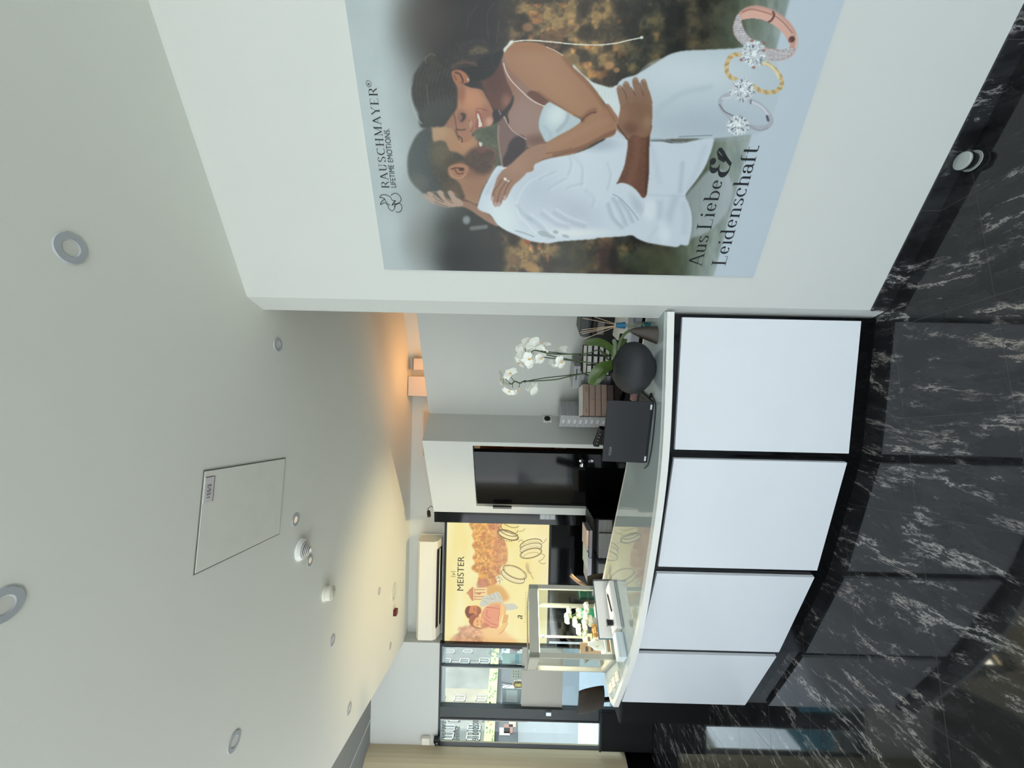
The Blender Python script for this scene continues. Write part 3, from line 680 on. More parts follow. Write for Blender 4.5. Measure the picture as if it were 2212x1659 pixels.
# --- dress
A.poly(Z(1200, 0, 2.675, [(470, 430), (560, 375), (640, 325), (700, 303), (760, 294), (900, 289), (1020, 283), (1090, 278), (1240, 300), (1290, 470), (1260, 640), (1170, 760), (1130, 775), (900, 800), (720, 800), (550, 812), (330, 810), (350, 500)]), (190, 201, 208), blur=1)
dm = A.full([(1375, 162), (1439, 121), (1462, 113), (1536, 108), (1600, 104), (1700, 130), (1640, 290), (1405, 306), (1330, 306)], 1)
A.blob((1500, 160), (110, 38), (208, 218, 222), 0.8, clip=dm, hard=0.5); A.blob((1500, 270), (110, 30), (174, 184, 194), 0.75, clip=dm, hard=0.5)
A.line(ZE([(870, 720), (900, 640), (1000, 560), (1180, 450), (1500, 380)]), 12, (178, 188, 196), 0.5, 10, clip=dm)
A.line(ZE([(1140, 968), (1300, 962), (1530, 955)]), 1.5, (88, 96, 104), 0.8, 1); A.line(ZE([(790, 1005), (900, 1000), (1100, 1035), (1200, 1030)]), 3, (142, 152, 160), 0.7, 2)
A.poly(ZCc([(985, 440), (1030, 490), (1100, 560), (1210, 648), (1300, 682), (1430, 717), (1515, 700), (1545, 940), (1525, 1075), (1450, 1010), (1380, 930), (1280, 790), (1150, 640), (1060, 560), (985, 492)]), (208, 216, 216), blur=0.8)
for i in range(6): A.line(ZCc([(1280+i*38, 700), (1290+i*40, 850)]), 1.2, (182, 190, 192), 0.6, 1)
bust = [(712, 885), (800, 938), (960, 1040), (1085, 1110), (1000, 1200), (860, 1275), (760, 1330), (665, 1368), (605, 1275), (570, 1180), (585, 1060), (632, 945)]
A.poly(ZCc(bust), (176, 190, 196), blur=0.8); bm_ = A.full(ZCc(bust), 1)
A.blob(ZCc([(790, 1040)])[0], (20, 26), (214, 222, 222), 0.85, ang=30, clip=bm_, hard=0.6); A.line(ZCc([(930, 1010), (900, 1120), (800, 1230)]), 8, (146, 158, 166), 0.6, 6, clip=bm_)
A.line(ZCc([(640, 1180), (710, 1260), (700, 1330)]), 6, (160, 176, 188), 0.5, 4, clip=bm_)
A.poly(ZCc([(1360, 1330), (1470, 1280), (1500, 1230), (1640, 1340), (1640, 1380), (1500, 1360)]), (190, 200, 208), blur=1)
# --- man's shirt
shirt = ZD([(14, 790), (40, 700), (70, 620), (110, 540), (170, 430), (225, 345), (262, 320), (300, 325), (350, 345), (500, 330), (700, 285), (800, 250), (950, 215), (1150, 180), (1350, 110), (1480, 40)]) + ZE([(330, 985), (530, 1010), (780, 1022), (920, 1022), (1050, 1045), (1180, 1042), (1400, 1000), (1538, 985), (1545, 1050), (1500, 1200), (1440, 1340), (1350, 1480), (1240, 1620)]) + \
    ZF([(1148, 665), (1200, 780), (1235, 930), (1232, 1120), (1195, 1300), (1165, 1338), (1080, 1330), (1030, 1358), (900, 1345), (640, 1302), (500, 1252), (410, 1200), (290, 1213), (0, 1230)]) + ZD([(1430, 1180), (1380, 1195), (1000, 1222), (850, 1243), (650, 1220), (480, 1150), (350, 1090), (250, 1020), (185, 930), (140, 890), (60, 862), (16, 832)])
A.poly(shirt, (202, 211, 220), blur=0.8); sm = A.full(shirt, 1)
def fold(f, pts, w, c_, al=0.55, so=6): A.line(f(pts), w, c_, al*.85, so*2.2+1.5, clip=sm)
A.blob(ZD([(700, 600)])[0], (40, 55), (182, 191, 204), 0.8, ang=20, clip=sm, hard=0.5); A.blob(ZD([(1150, 850)])[0], (55, 30), (178, 186, 200), 0.75, ang=25, clip=sm, hard=0.5)
A.blob(ZD([(300, 950)])[0], (30, 40), (216, 225, 226), 0.8, clip=sm, hard=0.6); A.blob(ZD([(1200, 1120)])[0], (60, 9), (222, 226, 224), 0.8, clip=sm, hard=0.6)
fold(ZD, [(120, 640), (200, 500), (290, 380)], 8, (168, 178, 190), 0.6, 5); fold(ZD, [(480, 760), (520, 650), (620, 520), (850, 400)], 2, (222, 228, 230), 0.6, 2)
fold(ZD, [(470, 760), (500, 900), (600, 1010), (700, 1120)], 2.2, (224, 230, 230), 0.7, 1.5); fold(ZD, [(480, 790), (560, 900), (650, 960)], 5, (164, 174, 188), 0.6, 3)
for pts in ([(640, 900), (780, 1000), (880, 1120)], [(800, 850), (950, 960), (1100, 1010)], [(950, 840), (1100, 930), (1300, 1000)]):
    fold(ZD, pts, 2.5, (220, 226, 230), 0.7, 2); fold(ZD, [(x_-20, y_+45) for x_, y_ in pts], 7, (162, 170, 186), 0.6, 4)
for pts in ([(760, 470), (850, 430), (930, 400)], [(860, 600), (960, 530), (1060, 480)], [(1080, 590), (1150, 560), (1260, 540)], [(1150, 200), (1260, 330), (1250, 530)], [(1100, 170), (1130, 300), (1090, 430)], [(1300, 620), (1400, 700), (1380, 800)], [(1560, 300), (1600, 420), (1560, 600)]):
    fold(ZD, pts, 4, (172, 180, 192), 0.65, 3); fold(ZD, [(x_+24, y_+14) for x_, y_ in pts], 2.5, (218, 224, 228), 0.5, 2)
for c_, r_ in (((800, 1130), (13, 6)), ((890, 1165), (9, 4)), ((1060, 1160), (8, 3.5)), ((940, 1110), (6, 4))): A.blob(ZD([c_])[0], r_, (160, 170, 174), 0.85, ang=15, hard=1.5)
A.line(ZD([(465, 1095), (560, 1120), (680, 1165)]), 3, (150, 162, 168), 0.8, 1.8)
A.blob(ZD([(1450, 60)])[0], (38, 14), (158, 168, 182), 0.7, clip=sm, hard=0.6)
fold(ZE, [(790, 1050), (850, 1250), (900, 1500)], 8, (180, 190, 203), 0.6, 6); fold(ZE, [(1180, 1290), (1165, 1450), (1150, 1620)], 7, (166, 176, 190), 0.7, 4); fold(ZE, [(1440, 1100), (1330, 1400), (1240, 1600)], 8, (184, 193, 206), 0.6, 5)
fold(ZF, [(1150, 665), (950, 655), (620, 640)], 3, (178, 188, 200), 0.6, 2); fold(ZF, [(1000, 700), (950, 850), (880, 1080)], 12, (166, 176, 190), 0.65, 7); fold(ZF, [(800, 760), (790, 850), (790, 940)], 10, (168, 178, 192), 0.6, 6)
fold(ZF, [(1120, 780), (1150, 950), (1130, 1150)], 9, (182, 191, 204), 0.6, 6); fold(ZF, [(650, 1260), (700, 1160), (760, 1090)], 6, (180, 190, 200), 0.5, 4)
A.blob(ZF([(650, 850)])[0], (14, 22), (220, 226, 230), 0.8, clip=sm, hard=0.8); A.blob(ZF([(860, 1150)])[0], (12, 24), (222, 228, 232), 0.7, clip=sm, hard=0.7)
# sleeve folds above the cuff
for pts in ([(90, 780), (150, 950), (270, 1080)], [(160, 700), (250, 850), (330, 1040)], [(250, 720), (350, 850), (420, 1000)]):
    fold(ZF, pts, 8, (152, 164, 178), 0.7, 4); fold(ZF, [(x_+35, y_-12) for x_, y_ in pts], 3, (214, 221, 228), 0.7, 2)
# --- man's forearm and hand on her back
fore = ZE([(540, 900), (600, 860), (700, 830), (812, 830), (792, 950), (780, 1150), (778, 1400), (765, 1540), (742, 1680), (680, 1690), (600, 1600), (470, 1530), (392, 1535), (420, 1480), (485, 1320), (510, 1190), (525, 1090), (525, 1000)])
A.poly(fore, (102, 64, 45), blur=0.9, tex=0.12, cell=5); fo = A.full(fore, 1)
A.line(ZE([(640, 1000), (640, 1150), (600, 1350), (560, 1500)]), 16, (124, 82, 60), 0.6, 10, clip=fo); A.line(ZE([(770, 1000), (765, 1300), (745, 1650)]), 7, (62, 38, 28), 0.6, 5, clip=fo)
hand = ZE([(400, 400), (430, 370), (460, 400), (500, 440), (600, 430), (700, 420), (770, 420), (800, 500), (815, 590), (820, 700), (808, 830), (790, 930), (720, 980), (600, 950), (540, 990), (525, 1015), (480, 960), (400, 890), (388, 830), (412, 760), (432, 680), (438, 600), (415, 500)])
A.poly(hand, (132, 96, 72), blur=0.8); hd = A.full(hand, 1)
for pts in ([(395, 405), (412, 372), (440, 360), (462, 385), (500, 460), (515, 540), (470, 600), (440, 600), (415, 500)], [(465, 365), (490, 318), (525, 318), (565, 385), (605, 460), (625, 560), (560, 570), (520, 520), (485, 440)],
            [(580, 305), (608, 266), (645, 283), (680, 375), (708, 470), (715, 560), (650, 570), (605, 455), (590, 380)], [(680, 315), (705, 287), (745, 312), (770, 395), (802, 495), (815, 580), (740, 580), (710, 480), (690, 390)]):
    A.poly(ZE(pts), (136, 102, 80), blur=0.6)
for pts in ([(458, 385), (498, 455), (515, 525)], [(568, 385), (606, 458), (625, 480)], [(668, 330), (700, 440), (712, 480)]): A.line(ZE(pts), 1.5, (74, 46, 34), 0.85, 0.8)
for c_ in ((430, 375), (503, 330), (622, 280), (722, 300)): A.blob(ZE([c_])[0], (4, 3.4), (158, 128, 110), 0.8)
A.blob(ZE([(470, 700)])[0], (12, 12), (146, 102, 76), 0.7, clip=hd, hard=0.6); A.blob(ZE([(560, 870)])[0], (14, 12), (92, 58, 42), 0.7, clip=hd, hard=0.6); A.blob(ZE([(650, 650)])[0], (22, 26), (118, 84, 62), 0.5, clip=hd, hard=0.5)
A.blob(ZE([(760, 800)])[0], (9, 14), (150, 120, 94), 0.6, clip=hd, hard=0.6)
A.line(ZE([(400, 830), (440, 890), (520, 1000)]), 3, (58, 34, 26), 0.7, 2)
cuff = ZF([(92, 602), (140, 560), (200, 500), (280, 478), (380, 508), (470, 578), (540, 670), (585, 775), (575, 850), (548, 940), (545, 1030), (500, 960), (400, 850), (260, 690), (150, 632)])
A.poly(cuff, (202, 211, 220), blur=0.7); cf = A.full(cuff, 1); A.blob(ZF([(480, 780)])[0], (9, 22), (172, 183, 194), 0.7, ang=-30, clip=cf, hard=0.6)
A.line(ZF([(150, 632), (260, 700), (400, 850), (500, 990)]), 2, (132, 145, 156), 0.8, 1)
# --- woman's near arm
arm = ZCc([(158, 320), (200, 235), (275, 188), (400, 172), (560, 188), (660, 232), (860, 338), (940, 402), (982, 475), (1100, 580), (1205, 695), (1285, 805), (1370, 935), (1425, 960), (1480, 1050), (1505, 1150), (1495, 1230), (1460, 1290), (1350, 1325), (1200, 1392), (1050, 1470), (940, 1512), (800, 1535), (700, 1555), (600, 1585), (520, 1635), (480, 1720), (180, 1720), (300, 1600), (420, 1462), (500, 1432), (650, 1382), (760, 1315), (950, 1212), (1080, 1110), (1000, 1050), (860, 968), (705, 885), (560, 775), (480, 740), (330, 600), (220, 480)])
A.poly(arm, (156, 112, 82), blur=0.8); am = A.full(arm, 1)
A.blob(ZCc([(420, 240)])[0], (50, 12), (146, 94, 58), 0.7, clip=am, hard=0.5); A.blob(ZCc([(620, 480)])[0], (70, 34), (168, 124, 92), 0.7, ang=35, clip=am, hard=0.5)
A.blob(ZCc([(860, 790)])[0], (55, 20), (166, 120, 86), 0.6, ang=40, clip=am, hard=0.5); A.line(ZCc([(880, 350), (1000, 500), (1210, 720), (1370, 945)]), 12, (122, 80, 54), 0.6, 8, clip=am)
A.line(ZCc([(560, 790), (720, 900), (960, 1050), (1090, 1105)]), 10, (112, 70, 48), 0.6, 7, clip=am); A.line(ZCc([(1085, 1112), (1130, 1060), (1200, 1020), (1250, 1012)]), 3.2, (70, 36, 26), 0.85, 2)
A.line(ZCc([(1090, 1090), (1180, 1010), (1240, 990)]), 10, (112, 66, 44), 0.5, 7, clip=am); A.blob(ZCc([(1420, 1080)])[0], (14, 20), (150, 104, 78), 0.7, clip=am, hard=0.6)
A.line(ZCc([(1480, 1240), (1350, 1300), (1100, 1430), (760, 1530)]), 9, (108, 70, 50), 0.7, 6, clip=am); A.line(ZCc([(1380, 1120), (1100, 1230), (760, 1400), (560, 1480)]), 16, (164, 122, 92), 0.5, 10, clip=am)
A.line(ZCc([(660, 1500), (820, 1480), (960, 1440)]), 3, (118, 76, 56), 0.6, 2)
A.poly(ZE([(252, 598), (290, 582), (320, 610), (362, 670), (412, 745), (410, 810), (385, 790), (345, 730), (300, 660)]), (146, 104, 78), blur=0.8); A.line(ZE([(270, 600), (310, 680), (380, 790)]), 1.6, (100, 62, 44), 0.6, 1)
handw = ZD([(610, 125), (700, 80), (800, 60), (830, 140), (760, 262), (690, 302), (600, 400), (510, 492), (450, 545), (410, 600), (380, 660), (350, 715), (330, 730), (315, 715), (300, 760), (272, 800), (248, 798), (222, 806), (202, 790), (188, 735), (176, 700), (182, 640), (205, 575), (250, 450), (300, 385), (340, 352), (420, 290), (500, 210)])
A.poly(handw, (152, 114, 92), blur=0.7); hw_ = A.full(handw, 1)
A.blob(ZD([(480, 330)])[0], (22, 16), (166, 128, 106), 0.6, ang=-40, clip=hw_, hard=0.5)
for pts in ([(240, 790), (250, 720), (280, 620), (345, 520)], [(312, 720), (335, 640), (355, 580), (410, 500)], [(190, 690), (215, 610), (250, 560), (300, 480)]): A.line(ZD(pts), 1.6, (92, 62, 52), 0.85, 0.8)
for c_ in ((225, 780), (262, 780), (335, 700), (185, 710)): A.blob(ZD([c_])[0], (3.4, 5), (186, 162, 160), 0.85)
A.line(ZD([(335, 475), (350, 490), (390, 508)]), 2.0, (232, 224, 214), 0.95, 0.7); A.blob(ZD([(338, 478)])[0], (3, 3), (240, 236, 228), 0.9)
A.line(ZD([(300, 350), (350, 345)]), 3, (222, 206, 200), 0.7, 1.2)
# straps
A.poly(ZB([(1258, 590), (1300, 545), (1340, 490), (1375, 488), (1382, 510), (1340, 550), (1300, 590), (1272, 632)]), (222, 222, 212), blur=0.6)
A.line(ZCc([(280, 172), (400, 155), (560, 160), (780, 180), (1000, 202), (1200, 210), (1330, 208), (1500, 188), (1659, 150)])+[(1372, 85), (1385, 82)], 2.4, (232, 228, 214), 1, 0.7)
A.blob((1385, 82), (3.6, 3.2), (226, 226, 214), 1)
A.line(ZCc([(155, 430), (180, 520), (240, 625), (350, 742), (470, 852), (560, 905), (640, 940)]), 2.0, (224, 206, 198), 1, 0.7)
A.line(ZCc([(660, 232), (760, 275), (860, 335)]), 1.8, (226, 196, 176), 1, 0.7)
A.line(ZA([(1265, 290), (1310, 380), (1370, 460), (1450, 512), (1530, 560)]), 2.0, (196, 172, 166), 0.9, 0.8)
A.a += (hm*(A.rng.random((A.h, A.w))-.5)*16)[..., None]
A.a += ((A.rng.random((A.h, A.w))-.5)*4)[..., None]
# fog veil over the upper part
fog = np.clip((.22-T)/.20, 0, 1)**1.3*0.55
A.a = A.a*(1-fog[..., None])+np.array([176, 186, 187])*fog[..., None]
# translucent shirt hem over the panel edge
A.poly(ZF([(1148, 665), (1300, 480), (1480, 300), (1700, 330), (1800, 600), (1700, 900), (1500, 1110), (1400, 1180), (1250, 1230), (1215, 1260), (1235, 1100), (1232, 930), (1200, 780)]), (186, 194, 202), blur=2.5, alpha=0.62)
# --- three rings
def facets(c, rx, ry, seed, dark=(96, 104, 110)):
    cx, cy = ZG([c])[0]; rx /= 5.53; ry /= 5.53
    r_ = np.random.default_rng(seed); A.blob((cx, cy), (rx, ry), (200, 206, 210), 1, hard=6)
    for i in range(95):
        a_ = r_.random()*6.283; q_ = math.sqrt(r_.random())*0.92; x = cx+rx*q_*math.cos(a_); y = cy+ry*q_*math.sin(a_)
        s_ = 2.0+2.6*r_.random(); an = a_+(r_.random()-.5)*1.2
        col = (246, 249, 250) if r_.random() < 0.55 else ((118, 126, 132) if r_.random() < .6 else (62, 68, 74))
        tri = [(x+s_*1.5*math.cos(an), y+s_*1.5*math.sin(an)), (x+s_*.6*math.cos(an+2.2), y+s_*.6*math.sin(an+2.2)), (x+s_*.6*math.cos(an-2.2), y+s_*.6*math.sin(an-2.2))]
        A.poly(tri, col, smooth=False, blur=0.0, alpha=0.85)
    A.blob((cx+1, cy-1), (rx*.22, ry*.22), (250, 252, 252), 0.8, hard=1.5)
# rose pave ring
outer = [(300, 420), (287, 320), (325, 205), (400, 118), (510, 76), (640, 84), (780, 135), (900, 215), (990, 310), (1045, 420), (1055, 520), (1020, 630), (940, 700), (820, 728), (700, 718), (560, 660), (430, 560), (350, 490)]
inner = [(388, 255), (430, 236), (530, 228), (640, 245), (740, 290), (830, 350), (900, 430), (945, 510), (960, 565), (900, 590), (780, 592), (680, 570), (560, 500), (470, 440), (410, 340)]
bg_copy = A.a.copy(); im = A.full(ZG(inner), 0.5)
A.poly(ZG(outer), (206, 160, 146), blur=0.6)
A.poly(ZG([(380, 250), (385, 190), (450, 130), (560, 112), (700, 135), (830, 200), (930, 290), (1000, 400), (1005, 480), (955, 540), (900, 440), (820, 350), (700, 270), (560, 228), (440, 232)]), (222, 176, 160), blur=0.6)
A.line(ZG([(400, 150), (500, 118), (640, 145), (760, 185)]), 3.4, (150, 92, 80), 0.6, 2); A.line(ZG([(760, 150), (775, 190), (740, 250), (705, 270)]), 4, (70, 42, 38), 0.8, 2); A.line(ZG([(770, 185), (880, 270), (990, 400)]), 2.2, (128, 84, 76), 0.7, 1.5)
A.blob(ZG([(985, 475)])[0], (6, 7), (60, 36, 34), 0.85, ang=40, hard=1); A.line(ZG([(880, 420), (940, 500), (985, 470)]), 3, (150, 98, 88), 0.6, 2)
A.line(ZG([(1035, 430), (1040, 540), (990, 640)]), 3, (236, 214, 202), 0.7, 2)
def pave(pts, n, seed, w=0.62):
    m = A.full(ZG(pts), 0.3); A.poly(ZG(pts), (152, 140, 142), blur=0.5); P = np.array(ZG(pts)); r_ = np.random.default_rng(seed)
    x0, y0 = P.min(0); x1, y1 = P.max(0)
    stp = 2.9; yy = y0; k_ = 0
    while yy < y1:
        xx = x0+(k_ % 2)*stp/2
        while xx < x1:
            ix, iy = int(xx-A.x0), int(yy-A.y0)
            if 0 <= ix < A.w and 0 <= iy < A.h and m[iy, ix] > .5:
                v_ = 205+45*r_.random(); A.blob((xx, yy), (1.15, 1.15), (v_, v_-4, v_-2), 0.95, hard=1.4)
                if r_.random() < .5: A.blob((xx+.8, yy+.8), (.6, .6), (86, 78, 82), 0.8, hard=1.4)
            xx += stp
        yy += stp*.85; k_ += 1
pave([(290, 330), (330, 195), (368, 190), (378, 270), (420, 360), (495, 470), (430, 550), (380, 520), (320, 440)], 40, 3)
pave([(690, 590), (800, 605), (1005, 572), (1000, 625), (930, 690), (820, 722), (720, 715), (640, 690)], 50, 4)
A.a = A.a*(1-im[..., None])+bg_copy*im[..., None]
# gold rope ring
for pts, w_ in (([(600, 760), (700, 770), (790, 840), (850, 920), (868, 1000), (840, 1060), (770, 1100), (680, 1105), (590, 1075), (530, 1030)], 9), ([(400, 665), (320, 655), (250, 690), (212, 770), (212, 850), (250, 920), (320, 950)], 9.5)):
    A.line(ZG(pts), w_, (206, 178, 128), 1, 0.8)
    P = A._smooth(ZG(pts), 4, closed=False)
    for i in range(0, len(P)-1, 2):
        d_ = P[i+1]-P[i]; d_ /= max(np.hypot(*d_), 1e-6); n_ = np.array([-d_[1], d_[0]])
        A.line([P[i]-n_*4-d_*2, P[i]+n_*4+d_*2], 1.6, (240, 222, 184) if i % 4 else (146, 116, 78), 0.85, 0.8)
A.line(ZG([(610, 745), (700, 775), (780, 840), (830, 930)]), 6, (232, 220, 182), 0.9, 1.5)
# silver ring
A.line(ZG([(240, 1130), (170, 1160), (130, 1220), (150, 1300), (210, 1370), (270, 1410)]), 9, (178, 180, 188), 1, 0.8); A.line(ZG([(125, 1250), (180, 1330), (290, 1385)]), 2, (70, 74, 82), 0.8, 1); A.line(ZG([(160, 1180), (260, 1165)]), 4, (214, 216, 222), 0.8, 2)
A.line(ZG([(480, 1195), (590, 1250), (680, 1330), (730, 1400), (740, 1460), (700, 1510), (620, 1530), (530, 1525), (440, 1500)]), 10.5, (180, 181, 190), 1, 0.8); A.line(ZG([(500, 1215), (620, 1280), (700, 1370)]), 5, (214, 216, 222), 0.9, 2)
A.line(ZG([(690, 1390), (705, 1440)]), 5, (60, 62, 70), 0.85, 2); A.line(ZG([(500, 1200), (495, 1240)]), 2.5, (74, 76, 84), 0.8, 1); A.line(ZG([(480, 1500), (600, 1560), (700, 1530)]), 4, (150, 150, 160), 0.6, 3)
facets((345, 1500), 135, 115, 13); facets((390, 1080), 150, 135, 12); facets((530, 650), 145, 165, 11)
for c_ in ((510, 495), (655, 520), (385, 720), (530, 810), (650, 610)): A.blob(ZG([c_])[0], (4, 3), (150, 104, 96), 0.8, hard=1.4)

poster = thing('wedding_poster', 'large wall poster of an embracing couple in white above three rings', 'poster', (RW0.x+RD.x*PS0, RW0.y+RD.y*PS0, PZ0))
pm_ = attr_mat('poster_print', 0.28, 0.0, 0.35)
POFF = -RN*0.006
RD3 = Vector((RD.x, RD.y, 0))
PO = Vector((0, 0, PZ1-PZ0))
MB().prism([Vector((0, 0)), RD*PWID, RD*PWID-RN*0.005, -RN*0.005], 0, PZ1-PZ0).build('backing', M('poster_edge', (214, 222, 226), 0.5), poster)
print_sheet('printed_face', A, HP, 640, 900, (0, 0, PZ1-PZ0), RD3, (0, 0, -1), PWID, PZ1-PZ0, pm_, poster, (POFF.x, POFF.y, 0), gain=0.86)

# didone lettering drawn with a contrast pen: thick down strokes, hairline cross strokes
ink = M('poster_ink', (22, 26, 28), 0.5)
def arc(cx, cy, rx, ry, a0, a1, n=14): return [(cx+rx*math.cos(math.radians(a0+(a1-a0)*i/n)), cy+ry*math.sin(math.radians(a0+(a1-a0)*i/n))) for i in range(n+1)]
X = 0.62  # x-height, cap height = 1
GL = {
 'A': (0.78, [[(0.36, 1), (0.70, 0)], [(0.36, 1), (0.10, 0, 't')], [(0.20, .34, 't'), (0.56, .34, 't')]], [(0, .2, 0), (.56, .82, 0)]),
 'R': (0.78, [[(.18, 0), (.18, 1)], [(.18, 1, 't'), (.40, 1, 't')]+arc(.40, .75, .22, .25, 90, -90)+[(.18, .5, 't')], [(.40, .5), (.58, .25), (.66, .03), (.78, .0)]], [(.06, .32, 0), (.06, .2, 1)]),
 'U': (0.80, [[(.18, 1), (.18, .3)]+arc(.40, .28, .22, .28, 180, 360), [(.62, .28, 't'), (.62, 1, 't')]], [(.04, .32, 1), (.5, .74, 1)]),
 'S': (0.62, [arc(.31, .76, .20, .24, 20, 180)+[(.13, .66), (.31, .52), (.49, .38)]+arc(.31, .25, .21, .25, 30, -170)], []),
 'C': (0.74, [arc(.42, .5, .34, .5, 48, 312, 22)], []),
 'H': (0.86, [[(.18, 0), (.18, 1)], [(.66, 0), (.66, 1)], [(.18, .5, 't'), (.66, .5, 't')]], [(.05, .31, 0), (.05, .31, 1), (.53, .79, 0), (.53, .79, 1)]),
 'M': (0.98, [[(.16, 0, 't'), (.16, 1, 't')], [(.16, 1), (.48, .05)], [(.48, .05, 't'), (.80, 1, 't')], [(.80, 1), (.80, 0)]], [(.05, .27, 0), (.05, .2, 1), (.67, .93, 0), (.8, .93, 1)]),
 'Y': (0.74, [[(.08, 1), (.38, .46)], [(.38, .46, 't'), (.66, 1, 't')], [(.38, .48), (.38, 0)]], [(.0, .2, 1), (.56, .76, 1), (.25, .51, 0)]),
 'E': (0.68, [[(.18, 0), (.18, 1)], [(.18, 1, 't'), (.56, 1, 't'), (.56, .84, 't')], [(.18, .5, 't'), (.44, .5, 't')], [(.18, 0, 't'), (.60, 0, 't'), (.60, .18, 't')]], [(.05, .2, 0), (.05, .2, 1)]),
 'L': (0.66, [[(.18, 0), (.18, 1)], [(.18, 0, 't'), (.58, 0, 't'), (.58, .20, 't')]], [(.04, .34, 1), (.04, .2, 0)]),
 'u': (0.60, [[(.14, X), (.14, .14)]+arc(.27, .14, .13, .14, 180, 330), [(.45, 0), (.45, X)]], [(.03, .14, X), (.34, .45, X), (.45, .56, 0)]),
 's': (0.44, [arc(.21, .47, .14, .15, 20, 180)+[(.08, .40), (.21, .33), (.34, .24)]+arc(.21, .15, .15, .15, 30, -170)], []),
 'i': (0.30, [[(.15, 0), (.15, X)], [(.15, .86, 'd'), (.15, .90, 'd')]], [(.04, .26, 0), (.04, .15, X)]),
 'e': (0.52, [[(.10, .35, 't'), (.42, .35, 't')]+arc(.26, .33, .17, .29, 5, 320, 20)], []),
 'b': (0.60, [[(.14, 0), (.14, 1)], arc(.30, .31, .22, .31, 140, -140, 20)], [(.03, .14, 1)]),
 'd': (0.60, [[(.44, 0), (.44, 1)], arc(.28, .31, .22, .31, 40, 320, 20)], [(.33, .44, 1), (.44, .55, 0)]),
 'n': (0.62, [[(.14, 0), (.14, X)], arc(.30, .46, .16, .16, 160, 0, 8)+[(.46, 0)]], [(.03, .25, 0), (.03, .14, X), (.36, .57, 0)]),
 'h': (0.62, [[(.14, 0), (.14, 1)], arc(.30, .46, .16, .16, 160, 0, 8)+[(.46, 0)]], [(.03, .25, 0), (.03, .14, 1), (.36, .57, 0)]),
 'c': (0.50, [arc(.27, .31, .20, .31, 45, 315, 16), [(.41, .47, 'd'), (.41, .49, 'd')]], []),
 'a': (0.52, [[(.08, .50, 't')]+arc(.23, .47, .15, .15, 170, 0, 8)+[(.38, .08), (.48, .0)], arc(.22, .17, .15, .17, 40, 320, 14), [(.09, .46, 'd'), (.09, .48, 'd')]], []),
 'f': (0.36, [[(.14, 0), (.14, .84)]+arc(.27, .84, .13, .14, 180, 60, 6), [(.02, X, 't'), (.32, X, 't')]], [(.03, .27, 0)]),
 't': (0.40, [[(.16, .92), (.16, .12)]+arc(.28, .12, .12, .12, 180, 330, 6), [(.02, X, 't'), (.34, X, 't')]], []),
 ' ': (0.24, [], []),
 '&': (0.98, [arc(.40, .75, .20, .23, 75, 250, 12)+[(.40, .53)], [(.40, .53)]+arc(.33, .27, .26, .27, 100, 290, 14)+[(.60, .30), (.78, .52), (.90, .72)], [(.50, .88, 'd'), (.50, .92, 'd')], [(.55, .30), (.62, .60), (.80, .80), (.92, .70)]], []),
}
def lettering(txt, start, end, height, mat, parent, thick=0.13, thin=0.022, spacing=0.0, name='lettering', lift=0.0075):
    """start/end: (s, z) of the baseline on the wall; glyphs scaled to fill start->end"""
    adv = sum(GL[c][0]+spacing for c in txt)
    L = math.hypot(end[0]-start[0], end[1]-start[1]); kx = L/adv; ky = height
    ux = ((end[0]-start[0])/L, (end[1]-start[1])/L)
    mb = MB(); x0 = 0
    def P(x, y):
        s_ = start[0]+ux[0]*x*kx - ux[1]*y*ky; z_ = start[1]+ux[1]*x*kx+ux[0]*y*ky
        w = RD*s_ - RN*lift; return Vector((w.x, w.y, z_-PZ0))
    for c in txt:
        w, strokes, serifs = GL[c]
        for st_ in strokes:
            if len(st_[0]) == 3 and st_[0][2] == 'd':
                cx, cy = st_[0][0]+x0, (st_[0][1]+st_[1][1])/2; r = thick*0.62
                mb.bm.faces.new([mb.bm.verts.new(P(cx+r*math.cos(a)*ky/kx, cy+r*math.sin(a))) for a in [6.2832*i/12 for i in range(12)]])
                continue
            pts = [(p[0]+x0, p[1]) for p in st_]; force = [len(p) == 3 for p in st_]
            n = len(pts); prev = None
            L_, R_ = [], []
            for i in range(n):
                a = pts[max(i-1, 0)]; b = pts[min(i+1, n-1)]
                dx, dy = (b[0]-a[0])*kx, (b[1]-a[1])*ky; l = max(math.hypot(dx, dy), 1e-9); dx /= l; dy /= l
                v = abs(dy); hw = (thin+(thick-thin)*(v**1.6))/2 if not (force[i] and (force[min(i+1, n-1)] or force[max(i-1, 0)])) else thin/2
                nx, ny = -dy*hw*ky/kx, dx*hw
                L_.append(P(pts[i][0]+nx, pts[i][1]+ny)); R_.append(P(pts[i][0]-nx, pts[i][1]-ny))
            vl = [mb.bm.verts.new(p) for p in L_]; vr = [mb.bm.verts.new(p) for p in R_]
            for i in range(n-1): mb.bm.faces.new((vl[i], vl[i+1], vr[i+1], vr[i]))
        for (a, b, y) in serifs:
            h_ = thin*0.6; mb.quad(P(a+x0, y-h_), P(b+x0, y-h_), P(b+x0, y+h_), P(a+x0, y+h_))
        x0 += w+spacing
    return mb.build(name, mat, parent, normals=False)
def ppz(x, y): s_, z_ = pp(x, y); return (s_, z_)
zr = Z(740, 160, 5.1875, [(527, 1282), (388, 142), (445, 1285), (607, 1277), (532, 620), (565, 1277)])
b0, b1, c0 = ppz(*zr[0]), ppz(*zr[1]), ppz(*zr[2])
zz = (b0[1]+b1[1])/2
lettering('RAUSCHMAYER', (b0[0], zz), (b1[0], zz), abs(c0[1]-b0[1]), ink, poster, thick=0.13, thin=0.04, spacing=0.10, name='brand_lettering')
tz = [ppz(*p) for p in zr[3:]]; z2 = (tz[0][1]+tz[1][1])/2
